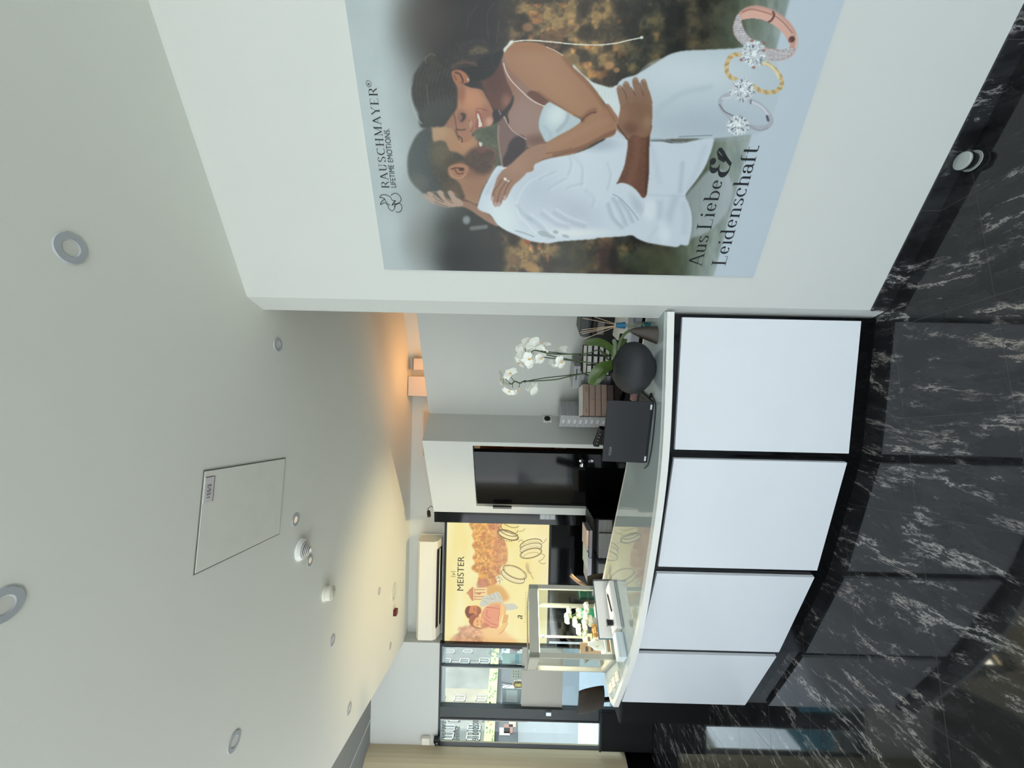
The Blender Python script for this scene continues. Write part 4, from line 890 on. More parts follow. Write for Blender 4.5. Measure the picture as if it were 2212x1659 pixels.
def wallp(s_, z_, lift=0.0075): w = RD*s_-RN*lift; return Vector((w.x, w.y, z_-PZ0))
text_obj('LIFETIME EMOTIONS.', 0.030, ink, poster, wallp(tz[0][0], z2), RD3, (0, 0, 1), 'tagline_lettering', width=tz[1][0]-tz[0][0], off=-0.0003)
rs = ppz(*Z(740, 160, 5.1875, [(300, 112)])[0]); text_obj('R', 0.012, ink, poster, wallp(rs[0]-0.004, rs[1]-0.004), RD3, (0, 0, 1), 'registered_mark')
mb = MB(); mb.tube([wallp(rs[0]+0.009*math.cos(a), rs[1]+0.009*math.sin(a)) for a in [6.2832*i/20 for i in range(21)]], 0.0006, 5); mb.build('registered_circle', ink, poster)
ZT = lambda p: Z(1470, 300, 5.53, [p])[0]
a0, a1, ah = ppz(*ZT((245, 1520))), ppz(*ZT((497, 480))), ppz(*ZT((92, 1440)))
zz = (a0[1]+a1[1])/2; cap1 = abs(ppz(*ZT((188, 1060)))[1]-zz)
lettering('Aus Liebe', (a0[0], zz), (a1[0], zz), cap1, ink, poster, thick=0.125, thin=0.034, spacing=0.02, name='slogan_lettering')
g0, g1 = ppz(*ZT((600, 455))), ppz(*ZT((605, 105)))
gz = ppz(*ZT((590, 300)))[1]; gt = ppz(*ZT((345, 300)))[1]
lettering('&', (g0[0], gz), (g1[0]+0.004, gz), abs(gt-gz), ink, poster, thick=0.24, thin=0.035, name='ampersand')
l0, l1 = ppz(*ZT((526, 1515))), ppz(*ZT((925, 75)))
zz = (l0[1]+l1[1])/2
lettering('Leidenschaft', (l0[0], zz), (l1[0], zz), cap1, ink, poster, thick=0.125, thin=0.034, spacing=0.02, name='slogan_lettering')
# emblem: leaping leaf over two linked rings
def strokes(name, polys, w):
    mb = MB()
    for pl in polys:
        P_ = A._smooth(Z(740, 160, 5.1875, pl), 5, closed=False)
        mb.tube([wallp(*ppz(*p)) for p in P_], w, 5)
    return mb.build(name, ink, poster)
strokes('emblem', [[(548, 1360), (575, 1338), (620, 1340), (655, 1375), (660, 1410), (640, 1440), (600, 1462), (585, 1440), (590, 1420)],
                   [(585, 1490), (600, 1455), (640, 1445), (668, 1475), (668, 1515), (640, 1545), (600, 1540)],
                   [(422, 1383), (440, 1355), (490, 1352), (540, 1375), (560, 1410), (600, 1418), (575, 1440), (560, 1470), (590, 1450), (590, 1500), (560, 1530), (520, 1500), (515, 1475), (480, 1440), (430, 1460), (450, 1420), (480, 1400)],
                   [(422, 1383), (470, 1390), (500, 1440), (540, 1470)]], 0.0011)
# ================================================================ RECEPTION COUNTER
CT = 0.970
def v2(p): return Vector((p[0], p[1]))
white_p = M('white_lacquer_panel', (226, 229, 234), 0.16, coat=0.3, var=0.008)
rim_m = M('worktop_white', (232, 232, 228), 0.22, coat=0.3)
cp = [(0.328, 1.790), (-0.313, 1.843), (-0.943, 2.021), (-1.545, 2.293), (-2.092, 2.598)]
cnt = thing('reception_counter', 'curved reception counter with four white front panels in black frames', 'counter', (0, 0, 0))
front = [v2(p) for p in cp]
def offs(pl, d):
    out = []
    for i, p in enumerate(pl):
        a = pl[max(i-1, 0)]; b = pl[min(i+1, len(pl)-1)]; t = (b-a).normalized(); n = Vector((-t.y, t.x)); n = n if n.y > 0 else -n
        out.append(p+n*d)
    return out
fr = offs(front, 0.017); bk = offs(front, 0.22); bk[0] = Vector((0.372, 2.02)); bk[-1] = Vector((-2.075, 2.70))
fr[0] = Vector((0.338, 1.802))
MB().prism(fr+bk[::-1], 0.0, 0.934).build('carcass', black_g, cnt)
seams = [(cp[0], cp[1]), (cp[1], cp[2]), (cp[2], cp[3]), (cp[3], cp[4])]
for i, (a, b) in enumerate(seams):
    a, b = v2(a), v2(b); t = (b-a).normalized(); n = Vector((-t.y, t.x)); n = n if n.y > 0 else -n
    ga = 0.006 if i == 0 else 0.023; gb = 0.004 if i == 3 else 0.023
    m = MB().prism([a+t*ga, b-t*gb, b-t*gb+n*0.0155, a+t*ga+n*0.0155], 0.077, 0.889)
    m.build('front_panel', white_p, cnt)
lbk = thing('low_black_cabinet', 'low black cabinet on the floor behind the left end of the counter', 'cabinet', (-2.40, 3.36, 0))
MB().box((0, 0, 0.355), (0.70, 0.30, 0.71)).build('body', M('dull_black', (10, 10, 11), 0.6, spec=0.25), lbk)
MB().box((0, 0, 0.72), (0.71, 0.31, 0.02)).build('top', black_m, lbk)
# worktop: white rim with an inset glass plate
wf = A._smooth([(0.342, 1.768), (-0.315, 1.792), (-0.918, 1.950), (-1.470, 2.158), (-2.058, 2.515)], 8, closed=False)
back_pts = [(-2.095, 2.60), (-2.055, 2.735), (-1.735, 3.035), (-1.445, 2.905), (-0.486, 2.362), (0.377, 2.058)]
wt = thing('worktop', 'white curved counter top with a grey glass plate let into it', 'worktop', (0, 0, 0))
outl = [v2(p) for p in wf]+[v2(p) for p in back_pts]
MB().prism(outl, 0.935, CT-0.003).build('slab', rim_m, wt)
wf2 = offs([v2(p) for p in wf], 0.030)
inn = [p for p in wf2]; inn[0] = Vector((0.350, 1.80)); inn[-1] = Vector((-2.035, 2.545))
glass_in = inn+[Vector((-2.06, 2.61)), Vector((-2.025, 2.72)), Vector((-1.735, 3.005)), Vector((-1.45, 2.875)), Vector((-0.49, 2.333)), Vector((0.365, 2.030))]
MB().prism(glass_in, CT-0.004, CT).build('glass_plate', M('grey_backed_glass', (170, 181, 182), 0.012, ior=1.65), wt)

# ---------------------------------------------------------------- laptop
anod = M('black_anodised', (26, 27, 32), 0.42, metal=0.2, spec=0.5)
LA, LB = onz(1393, 1000, CT+0.012), onz(1409, 868, CT+0.012)
LA = v2(LA); LB = v2(LB); ld_ = (LB-LA).normalized(); lw_ = (LB-LA).length; ln2 = Vector((-ld_.y, ld_.x)); ln2 = ln2 if ln2.y > 0 else -ln2
lap = thing('laptop', 'open black laptop on the counter, lid back towards the room', 'laptop', (LA.x, LA.y, CT), math.atan2(ld_.y, ld_.x))
m = MB().box((lw_/2, 0.115, 0.007), (lw_, 0.225, 0.012), bev=0.003); m.build('base', anod, lap)
MB().box((lw_/2, 0.10, 0.0135), (lw_*0.86, 0.10, 0.0015)).build('keyboard', black_m, lap)
th = math.radians(3); R = Matrix.Rotation(th, 4, 'X')
m = MB().box((0, 0, 0.107), (lw_, 0.007, 0.214), bev=0.0025); 
lid = m.build('lid', anod, lap); lid.location = (lw_/2, 0.0, 0.013); lid.rotation_euler = (math.radians(-3), 0, 0)
sc = MB().box((0, 0.0042, 0.11), (lw_*0.94, 0.0008, 0.19)).build('screen', black_g, lid)
for x_ in (-lw_*0.42, lw_*0.42):
    MB().box((x_, -0.001, 0.002), (0.026, 0.010, 0.010), bev=0.001).build('hinge', M('pale_hinge', (200, 202, 204), 0.3, metal=0.9), lid)
text_obj('YOGA', 0.017, M('lid_lettering', (128, 130, 136), 0.35, metal=0.3), lid, (-lw_/2+0.034, -0.0042, 0.172), (1, 0, 0), (0, 0, 1), 'lid_lettering')
cb = thing('charging_cable', 'thin dark charging cable lying along the counter beside the laptop', 'cable', (0, 0, 0))
cpts = [onz(1404, 853, CT+0.004), onz(1411, 860, CT+0.004), onz(1416, 876, CT+0.004), onz(1413, 920, CT+0.004), onz(1407, 970, CT+0.004), onz(1400, 1003, CT+0.004), onz(1392, 1012, CT+0.004)]
MB().tube(A._smooth([tuple(p) for p in cpts], 6, closed=False), 0.0028, 6).build('cord', black_m, cb, smooth=True)
MB().box(tuple(onz(1405, 854, CT+0.006)), (0.012, 0.03, 0.01), 0.5).build('plug', black_m, cb)

# ---------------------------------------------------------------- round black vase with the white orchid
VB = onz(1419, 795, CT); VC = Vector((VB.x, VB.y+0.045, CT))
vase = thing('round_vase', 'matt black ball shaped vase holding the white orchid on the counter', 'vase', tuple(VC))
prof = [(0.002, 0.001), (0.045, 0.001), (0.052, 0.004)]+[(0.128*math.cos(a)+0.0, 0.102+0.100*math.sin(a)) for a in [math.radians(-62+i*132/20) for i in range(21)]]+[(0.040, 0.200), (0.036, 0.205), (0.031, 0.204), (0.028, 0.19)]
MB().lathe(prof, seg=48).build('body', M('charcoal_ceramic', (38, 39, 42), 0.62, var=0.12, vscale=14, bump=0.15, bscale=90), vase, smooth=True)
MB().lathe([(0.0, 0.186), (0.031, 0.190), (0.0, 0.192)], seg=20).build('soil', M('bark', (40, 30, 22), 0.9, var=0.3, vscale=90), vase)
orc = thing('orchid', 'white moth orchid with two flower sprays rising from the black vase', 'plant', (VC.x, VC.y, CT+0.195))
VZ = CT+0.195
def loc(p): p = Vector(p); return Vector((p.x-VC.x, p.y-VC.y, p.z-VZ))
green = M('orchid_leaf', (62, 82, 34), 0.36, var=0.12, vscale=20, coat=0.2)
stem_m = M('orchid_stem', (56, 70, 34), 0.45); stick_m = M('dark_support_stick', (26, 34, 24), 0.5)
def O5(pts, Y): return [loc(ony(1050+x/5.144, 660+y/5.144, Y+dy)) for (x, y, dy) in pts]
def O8(pts, Y): return [loc(ony(1060+x/7.9, 720+y/7.9, Y+dy)) for (x, y, dy) in pts]
Yv = VC.y
def tubes(name, pts, r, mat):
    P = A._smooth([tuple(p) for p in pts], 6, closed=False)
    return MB().tube(P, r, 7).build(name, mat, orc, smooth=True)
tubes('stem', O8([(2060, 620, 0), (1740, 660, -.01), (1360, 730, -.02), (1100, 790, -.02), (700, 815, -.01), (560, 820, 0), (500, 850, 0), (410, 820, -.01), (360, 865, -.01), (310, 845, -.01)], Yv), 0.0032, stem_m)
tubes('support_stick', O8([(2060, 625, 0.008), (1360, 712, -.01), (900, 765, -.01), (540, 830, -.005)], Yv), 0.0024, stick_m)
tubes('stem', O8([(2060, 420, .01), (1850, 290, 0), (1640, 345, 0), (1300, 355, 0), (1000, 345, 0), (760, 290, 0), (670, 345, 0), (600, 325, 0), (560, 390, 0)], Yv), 0.0032, stem_m)
tubes('support_stick', O8([(2060, 400, .012), (1640, 378, 0.006), (1200, 340, .004), (850, 300, .004)], Yv), 0.0024, stick_m)
tubes('stem', O8([(2060, 500, -.01), (1820, 515, -.02), (1480, 470, -.02), (1200, 420, -.02), (950, 365, -.02)], Yv), 0.003, stem_m)
tubes('support_stick', O8([(1820, 510, -.008), (1480, 478, -.012), (900, 408, -.012)], Yv), 0.0024, stick_m)
for a, b in (((370, 865), (370, 930)), ((500, 850), (470, 950)), ((410, 820), (340, 740)), ((310, 845), (250, 770)), ((600, 325), (590, 250)), ((700, 345), (740, 330)), ((1200, 420), (1200, 370)), ((1200, 400), (1210, 440))):
    tubes('pedicel', O8([(a[0], a[1], -.005), ((a[0]+b[0])/2, (a[1]+b[1])/2+6, -.008), (b[0], b[1], -.004)], Yv), 0.0015, stem_m)
for c_ in ((1360, 722), (1520, 370), (1480, 478), (585, 820)):
    p = O8([(c_[0], c_[1], -.012)], Yv)[0]; MB().lathe([(.006, -.003), (.0068, 0), (.006, .003)], tuple(p), 10).build('clip', stick_m, orc)
def leaf_loft(pts, wmax, parent, mat, name='leaf', updir=Vector((0, -0.4, 1)), fold=0.25, tk=0.0012, wp=None):
    P = [Vector(p) for p in A._smooth([tuple(p) for p in pts], 5, closed=False)]; n = len(P); rings = []
    for i, p in enumerate(P):
        t = (P[min(i+1, n-1)]-P[max(i-1, 0)]).normalized(); s = t.cross(updir).normalized(); u = s.cross(t).normalized()
        f = i/(n-1); w = wmax*(wp(f) if wp else (0.30+0.70*math.sin(math.pi*min(1, f*0.62+0.02))**1.0 if f < .75 else math.sqrt(max(0, 1-((f-.75)/.25)**2))*0.98))/2 + 0.0004
        rings.append([p+s*w+u*w*fold, p+s*w*.5+u*(w*fold*.35+tk), p+u*tk*1.2, p-s*w*.5+u*(w*fold*.35+tk), p-s*w+u*w*fold, p-s*w*.5+u*(w*fold*.35-tk), p-u*tk*1.6, p+s*w*.5+u*(w*fold*.35-tk)])
    return MB().loft(rings).build(name, mat, parent, smooth=True)
leaf_loft(O5([(1440, 600, 0), (1400, 500, -.01), (1320, 440, -.03), (1230, 412, -.045), (1105, 425, -.05)], Yv), 0.048, orc, green, updir=Vector((0.5, -1, 0.5)))
leaf_loft(O5([(1430, 630, 0), (1360, 650, -.03), (1280, 680, -.05), (1210, 760, -.06), (1150, 885, -.055)], Yv), 0.046, orc, green, updir=Vector((-.3, -1, .6)))
leaf_loft(O5([(1420, 680, .0), (1340, 710, -.02), (1270, 770, -.03), (1220, 830, -.03), (1185, 885, -.02)], Yv), 0.044, orc, green, updir=Vector((-.5, -1, .3)))
leaf_loft(O5([(1450, 560, .02), (1440, 460, .02), (1415, 370, .02)], Yv), 0.020, orc, green, updir=Vector((.3, -1, .3)))
leaf_loft(O5([(1460, 540, 0), (1480, 420, -.01), (1530, 330, -.01), (1605, 268, -.01)], Yv), 0.014, orc, green, updir=Vector((.3, -1, .3)))
leaf_loft(O5([(1470, 540, 0.02), (1500, 440, .02), (1565, 372, .02)], Yv), 0.020, orc, green, updir=Vector((.5, -1, .3)))
leaf_loft(O5([(1430, 640, .03), (1360, 600, .05), (1290, 520, .06), (1270, 490, .06)], Yv), 0.012, orc, green)
petal_m = M('orchid_petal', (238, 238, 230), 0.55, sss=0.1)
pn = petal_m.node_tree; pb_ = pn.nodes['Principled BSDF']; pb_.inputs['Subsurface Weight'].default_value = 0.25; pb_.inputs['Subsurface Radius'].default_value = (0.01, 0.01, 0.008)
lip_m = M('orchid_lip', (222, 178, 92), 0.5)
def flower(c, size, n, spin=0.0):
    size = size*1.3
    R = rot_to(n) @ Matrix.Rotation(spin, 4, 'Z'); m = MB()
    for k, (a, ln3, wd_) in enumerate(((90, .5, .36), (210, .48, .34), (330, .48, .34), (10, .52, .56), (170, .52, .56))):
        a = math.radians(a); d = Vector((math.cos(a), math.sin(a), 0)); s = Vector((-d.y, d.x, 0)); rings = []
        for i in range(8):
            f = i/7; w = wd_*size*(math.sin(math.pi*(0.08+0.86*f**0.8)))**0.8*0.5+0.0003; r = f*ln3*size
            z = (0.10*math.sin(f*2.6)-0.06*f*f)*size + (0.004*size if k > 2 else 0)
            c0 = d*r+Vector((0, 0, z)); q_ = w*w/size*0.5
            rings.append([R@(c0+s*w-Vector((0, 0, q_))), R@(c0+s*w*.5+Vector((0, 0, .0006))), R@(c0+Vector((0, 0, .0012))), R@(c0-s*w*.5+Vector((0, 0, .0006))), R@(c0-s*w-Vector((0, 0, q_))), R@(c0-Vector((0, 0, .0008)))])
        m.loft([[p+c for p in r_] for r_ in rings])
    fo_ = m.build('flower', petal_m, orc, smooth=True)
    l = MB(); 
    l.ball(c+R@Vector((0, -0.02*size, 0.10*size)), (0.10*size, 0.10*size, 0.12*size), 8, 6)
    l.ball(c+R@Vector((0, -0.12*size, 0.12*size)), (0.11*size, 0.14*size, 0.06*size), 8, 6, R=R)
    l.build('lip', lip_m, fo_, smooth=True)
FL = [(565, 185, .062, (.6, .55, .5)), (725, 205, .07, (.5, .7, .3)), (890, 215, .062, (.8, .3, .2)), (655, 275, .05, (.2, .9, .4)), (500, 330, .06, (-.1, .8, .5)), (640, 440, .056, (-.35, -1, -.1)), (850, 330, .06, (.2, .8, -.2)),
      (845, 430, .050, (-.6, -.8, -.5)), (490, 490, .055, (-.7, -.2, .7)), (640, 530, .045, (-.4, .6, -.3)), (700, 470, .05, (-.5, .4, -.2)), (1200, 285, .056, (.8, .4, .2)), (1190, 490, .056, (-.5, -.8, -.4)), (1075, 520, .05, (-.6, .5, .1)),
      (205, 770, .06, (-.3, .3, 1)), (335, 690, .058, (.5, -.7, .3)), (250, 880, .055, (-.6, .5, .4)), (320, 985, .056, (-.7, -.5, .2)), (450, 975, .045, (-.5, -.3, -.9)), (700, 950, .062, (-.4, .7, -.6)), (640, 900, .05, (-.3, .2, -.9))]
for i, (x, y, s_, n_) in enumerate(FL):
    flower(O8([(x, y, -.012 if n_[1] < 0 else .006)], Yv)[0], s_, Vector(n_).normalized(), random.uniform(-.5, .5))

# ---------------------------------------------------------------- reed diffuser and its neighbour
dif = onz(1402, 704, CT)
D = thing('reed_diffuser', 'glass reed diffuser with blue collar at the wall end of the counter', 'diffuser', tuple(dif))
gm = thin_glass('bottle_glass', (225, 240, 240))
MB().lathe([(.0, 0), (.019, 0), (.022, .004), (.022, .055), (.016, .066), (.009, .076), (.009, .125), (.011, .13)], seg=24).build('bottle', gm, D, smooth=True)
MB().lathe([(.0, .003), (.019, .003), (.0205, .006), (.0205, .026), (.0, .026)], seg=24).build('liquid', M('teal_liquid', (90, 178, 190), 0.05, trans=0.6), D, smooth=True)
MB().lathe([(.010, .120), (.0165, .122), (.0165, .128), (.013, .160), (.0135, .166), (.007, .168)], seg=24).build('collar', M('blue_collar', (52, 122, 164), 0.35), D, smooth=True)
reed = M('reed_wood', (214, 190, 160), 0.7)
for (x, y) in ((1102, 92), (1072, 140), (1060, 270), (1046, 298), (1060, 318), (1080, 375)):
    tip = ony(1050+x/5.144, 660+y/5.144, dif.y+random.uniform(-.01, .03)); t_ = Vector((tip.x-dif.x, tip.y-dif.y, tip.z-CT))
    k_ = Vector((-t_.x*.28, -t_.y*.2, 0.008)); MB().tube([k_, Vector((0, 0, .150)), t_], 0.0014, 6).build('reed', reed, D)
wb_ = onz(1424, 724, CT)
wg = thing('tapered_ornament', 'dark brown tapered ornament between the vase and the reed diffuser', 'ornament', (wb_.x+0.005, wb_.y+0.035, CT))
rings = []
for i in range(10):
    f = i/9; w = 0.036*(1-f)**0.75+0.008; h = 0.125*f
    rings.append([Vector((w*math.cos(a)+0.018*f, w*0.7*math.sin(a), h)) for a in [6.2832*k_/20 for k_ in range(20)]])
MB().loft(rings).build('body', M('brown_leatherette', (58, 50, 42), 0.5, var=.1), wg, smooth=True)
cx_ = onz(1402, 858, CT)
ca_ = thing('desk_calculator', 'small desk calculator with pinkish keys between vase and laptop', 'calculator', (-0.048, 2.150, CT), math.radians(-18))
MB().box((0, 0, 0.018), (0.075, 0.07, 0.014), R=Matrix.Rotation(math.radians(12), 4, 'X'), bev=0.003).build('body', M('grey_plastic', (120, 112, 112), 0.5), ca_)
k_ = MB()
for i in range(4):
    for j in range(4): k_.box((-0.026+i*0.0175, -0.024+j*0.016, 0.026+(-0.024+j*0.016)*0.21), (0.012, 0.011, 0.005))
k_.build('keypad', M('pink_keys', (190, 140, 140), 0.5), ca_)['kind'] = 'stuff'

# ================================================================ BACK COUNTER ALONG THE PARTITION
BH = 0.80
bB = PB - nAB*0.012 + dAB*0.02; bA = PA + dAB*0.75 - nAB*0.012
bc = thing('back_counter', 'low black back counter running along the white partition', 'cabinet', (0, 0, 0))
MB().prism([bB, bA, bA-nAB*0.52, bB-nAB*0.52+dAB*0.25], 0.0, BH-0.03).build('body', black_m, bc)
MB().prism([bB, bA, bA-nAB*0.54, bB-nAB*0.54+dAB*0.25], BH-0.03, BH).build('top', black_g, bc)
gbox = M('grey_storage_box', (158, 160, 162), 0.6, var=0.04, vscale=20); glabel = M('pale_label', (196, 198, 200), 0.6); gseam = M('box_seam', (92, 94, 96), 0.6)
def storage_box(name, label, loc_, rz, sx, sy, h, group, withlabel=True):
    t = thing(name, label, 'box', loc_, rz, group)
    MB().box((0, 0, h*0.40), (sx, sy, h*0.80), bev=0.0015).build('body', gbox, t)
    MB().box((0, 0, h*0.89), (sx+0.003, sy+0.003, h*0.19), bev=0.0012).build('lid', M('grey_box_lid', (172, 174, 176), 0.6), t)
    if withlabel: MB().box((0, -sy/2-0.0012, h*0.42), (sx*0.34, 0.001, h*0.42)).build('label_plate', glabel, t)
    return t
gc = ony(1250, 899, 3.45); base = Vector((gc.x+0.0, 3.62, 0))
tall = 'grey storage box, %s of the tall stack beside the pinkish drawer cabinets'
base.y = 3.67
b1_ = storage_box('storage_box', tall % 'lowest', (base.x, base.y, BH), math.radians(-47), 0.17, 0.17, 0.0525, 'grey boxes in the tall stack on the back counter')
for i in range(1, 8): dup(b1_, (base.x+random.uniform(-.002, .002), base.y, BH+i*0.0527), math.radians(-47+random.uniform(-.6, .6)), tall % order_name(i, 8))
g2 = ony(1270, 816, 3.42)
short = 'grey storage box, %s of the short stack beside the letter trays'
g2.x += 0.05
b2_ = storage_box('storage_box', short % 'lowest', (g2.x+0.0, 3.53, BH), math.radians(-30), 0.13, 0.20, 0.056, 'grey boxes in the short stack on the back counter')
for i in range(1, 5): dup(b2_, (g2.x, 3.53, BH+i*0.0565), math.radians(-30), short % order_name(i, 5))
lb_ = storage_box('storage_box', 'flat grey box with dark slot lying on top of the short box stack', (g2.x+0.0, 3.50, BH+5*0.0566), math.radians(-30), 0.22, 0.20, 0.055, None, False)
MB().box((0.03, -0.1025, 0.03), (0.11, 0.002, 0.008)).build('slot', black_m, lb_)
pinkm = M('rose_lacquer', (176, 152, 140), 0.45, var=0.03); pinkd = M('rose_lacquer_dark', (112, 96, 92), 0.5); brass = M('brass', (196, 160, 96), 0.3, metal=1)
def drawer_cab(label, loc_, rz, w, d, h, nd, mat, hinges):
    t = thing('drawer_cabinet', label, 'cabinet', loc_, rz)
    MB().box((0, 0, h/2), (w, d, h), bev=0.003).build('body', M('rose_shadow_gap', (70, 58, 54), 0.6), t)
    MB().box((0, 0, h+0.002), (w-0.01, d-0.01, 0.004)).build('top', M('white_top', (226, 224, 220), 0.5), t) if hinges else None
    dh = h/nd
    for i in range(nd):
        dr = MB().box((0, -d/2-0.003, dh*(i+.5)), (w-0.001, 0.007, dh-0.006), bev=0.0012).build('drawer', mat, t)
        if hinges and i == nd-1:
            for x_ in (-w*.33, w*.33): MB().tube([(x_-.018, -d/2-.012, dh*(i+.5)), (x_+.018, -d/2-.012, dh*(i+.5))], 0.003, 6).build('hasp', brass, dr)
        else: MB().ball((0.0, -d/2-0.010, dh*(i+.5)), (0.010, 0.012, 0.010), 10, 8).build('knob', brass, dr)
    return t
pc = ony(1285, 868, 3.32)
drawer_cab('dark rose drawer cabinet under the paler one on the back counter', (pc.x, 3.44, BH), math.radians(8), 0.26, 0.2, 0.055, 1, pinkd, False)
drawer_cab('pale rose cabinet with brass knobs and hasps on the back counter', (pc.x, 3.44, BH+0.056), math.radians(8), 0.27, 0.2, 0.205, 4, pinkm, True)
# letter trays
lt0 = ony(1287, 774, 3.15)
def tray(i, lab):
    t = thing('letter_tray', lab, 'tray', (lt0.x-0.003, 3.27, BH+0.035+i*0.0475), math.radians(-6), 'letter trays on the back counter')
    m = MB().box((0, 0, 0.002), (0.245, 0.22, 0.004)); m.box((-0.1215, 0, 0.022), (0.003, 0.22, 0.044)); m.box((0.1215, 0, 0.022), (0.003, 0.22, 0.044)); m.box((0, 0.1085, 0.022), (0.24, 0.003, 0.044))
    for x_ in (-0.04, 0.04): m.box((x_, -0.108, 0.022), (0.010, 0.003, 0.044))
    m.box((0, -0.1085, 0.043), (0.245, 0.005, 0.008))
    m.build('tray_body', black_m, t); 
    MB().box((0, 0.0, 0.021), (0.232, 0.205, 0.030)).build('paper_stack', M('paper', (235, 233, 228), 0.7), t)
    return t
tl_ = 'black letter tray of white paper, %s of the five behind the orchid'
t0 = tray(0, tl_ % 'lowest')
for i in range(1, 5): dup(t0, (lt0.x-0.003, 3.27, BH+0.035+i*0.0475), math.radians(-6), tl_ % order_name(i, 5))
tb = thing('tray_base', 'flat black stand under the letter trays', 'stand', (lt0.x, 3.27, BH), math.radians(-6)); MB().box((0, 0, 0.017), (0.25, 0.23, 0.034)).build('plate', black_m, tb)
# printer
pr = ony(1270, 705, 3.05)
P_ = thing('printer', 'black office printer with paper in its tray near the diffuser', 'printer', (pr.x+0.10, 3.10, BH), math.radians(-30))
MB().box((0, 0, 0.13), (0.36, 0.30, 0.26), bev=0.02).build('body', black_m, P_)
MB().box((0, 0.02, 0.30), (0.32, 0.24, 0.09), bev=0.03).build('scanner_lid', M('grey_plastic_dark', (76, 78, 80), 0.45), P_)
MB().box((0, -0.19, 0.075), (0.24, 0.10, 0.012)).build('output_tray', black_m, P_)
MB().box((0.0, -0.185, 0.090), (0.21, 0.13, 0.012), R=Matrix.Rotation(math.radians(8), 4, 'X')).build('paper_sheet', M('paper', (235, 233, 228), 0.7), P_)
MB().box((-0.05, -0.157, 0.2), (0.10, 0.006, 0.05)).build('display', M('grey_plastic', (120, 112, 112), 0.5), P_)
pp_ = ony(1345, 700, 2.75)
for k_, (dx, lab, c_) in enumerate(((0, 'bluish white paper pile lying on the back desk behind the diffuser', (214, 218, 230)), (0.02, 'white folded cloth-like sheet on the paper pile near the diffuser', (236, 236, 238)))):
    t = thing('paper_pile', lab, 'paper', (pp_.x+dx+0.02, 2.735-0.03*k_, BH+0.001+0.06*k_), math.radians(-25+18*k_))
    MB().box((0, 0, 0.03-0.008*k_), (0.30-0.08*k_, 0.2, 0.058-0.016*k_), bev=0.002).build('sheets', M('paper_%d' % k_, c_, 0.7), t)
tm = onv(1182, 907, PB, PC); nb = Vector(((PC-PB).y, -(PC-PB).x, 0)).normalized(); nb = nb if nb.y < 0 else -nb
T_ = thing('thermostat', 'small white wall thermostat with black round display on the partition', 'thermostat', tuple(tm+nb*0.001), math.atan2(nb.y, nb.x)+math.pi/2)
MB().box((0, -0.008, 0), (0.078, 0.016, 0.088), bev=0.004).build('plate', rim_m, T_)
MB().lathe([(0.001, 0), (.031, 0), (.031, .006), (.001, .008)], (0, -0.016, 0), 24, rot_to((0, -1, 0))).build('display', black_g, T_, smooth=True)
ps_ = thing('power_strip', 'black power strip with tiny lights at the end of the back counter', 'power strip', tuple(ony(1294, 943, 3.28)), math.radians(-35))
MB().box((0, 0, 0), (0.20, 0.045, 0.05), R=Matrix.Rotation(math.radians(8), 4, 'Y'), bev=0.006).build('body', black_m, ps_)
lm = MB()
for i in range(4): lm.box((-0.06+i*0.035, -0.0235, 0.014-i*.004), (0.008, 0.002, 0.005))
lm.build('lamps', M('pilot_lamps', (220, 220, 215), 0.4), ps_)['kind'] = 'stuff'
MB().box((0, 0.0, -0.05), (0.16, 0.04, 0.06)).build('bracket', black_m, ps_)
# ================================================================ THE LIT SIGN
SY = 4.555
def sy(x, y): v = ony(x, y, SY); return (v.x, v.z)
c1, c2, c3, c4 = (956, 1389), (966, 1126), (1185, 1122), (1186, 1389)
SX0, SX1, SZ0, SZ1 = -3.03, -1.565, 1.205, 2.395
_s = [sy(*c) for c in (c1, c2, c3, (1183, 1389))]
HS = homog([(a-SX0, SZ1-b) for a, b in _s], [c1, c2, c3, (1183, 1389)])
B = Art(945, 1112, 1200, 1400, 3.0, (250, 238, 180))
nz = B.noise(70, 3, sx=.7, sy=1.6, seed=4)
B.a[:] = np.array([252, 236, 160])+(nz-0.5)[..., None]*np.array([10, 30, 90])
wx = np.clip((B.X-1140)/50, 0, 1); B.a = B.a*(1-wx[..., None]*.5)+np.array([252, 240, 200])*wx[..., None]*.5
# faint tube glow bands of the light box print, trees
tree = [(1018, 1126), (1022, 1150), (1019, 1155), (1024, 1168), (1020, 1178), (1026, 1192), (1021, 1204), (1026, 1216), (1018, 1226), (1024, 1234), (1034, 1240), (1033, 1262), (1050, 1268), (1070, 1262), (1080, 1244), (1082, 1225), (1094, 1215), (1096, 1190), (1090, 1168), (1082, 1150), (1084, 1132), (1085, 1124)]
B.poly(tree, (226, 158, 78), blur=1.5, alpha=0.9, tex=0.3, cell=7)
tm_ = B.full(tree, 1.5)
n5 = B.noise(6, 3, seed=6); n6 = B.noise(5, 2, seed=7)
k_ = (np.clip((n5-.5)*6, 0, 1)*tm_)[..., None]; B.a = B.a*(1-k_*.75)+np.array([206, 130, 78])*k_*.75
k_ = (np.clip((n6-.56)*7, 0, 1)*tm_)[..., None]; B.a = B.a*(1-k_*.8)+np.array([255, 206, 120])*k_*.8
k_ = (np.clip((B.X-1052)/22, 0, 1)*tm_*0.45)[..., None]; B.a = B.a*(1-k_)+np.array([206, 140, 108])*k_
k_ = (np.clip((n5-.60)*8, 0, 1)*np.clip((n6-.4)*5, 0, 1)*tm_)[..., None]; B.a = B.a*(1-k_*.5)+np.array([168, 92, 72])*k_*.5
B.poly([(1033, 1254), (1052, 1250), (1054, 1266), (1040, 1272), (1030, 1268)], (196, 130, 110), blur=1.5, alpha=0.7)
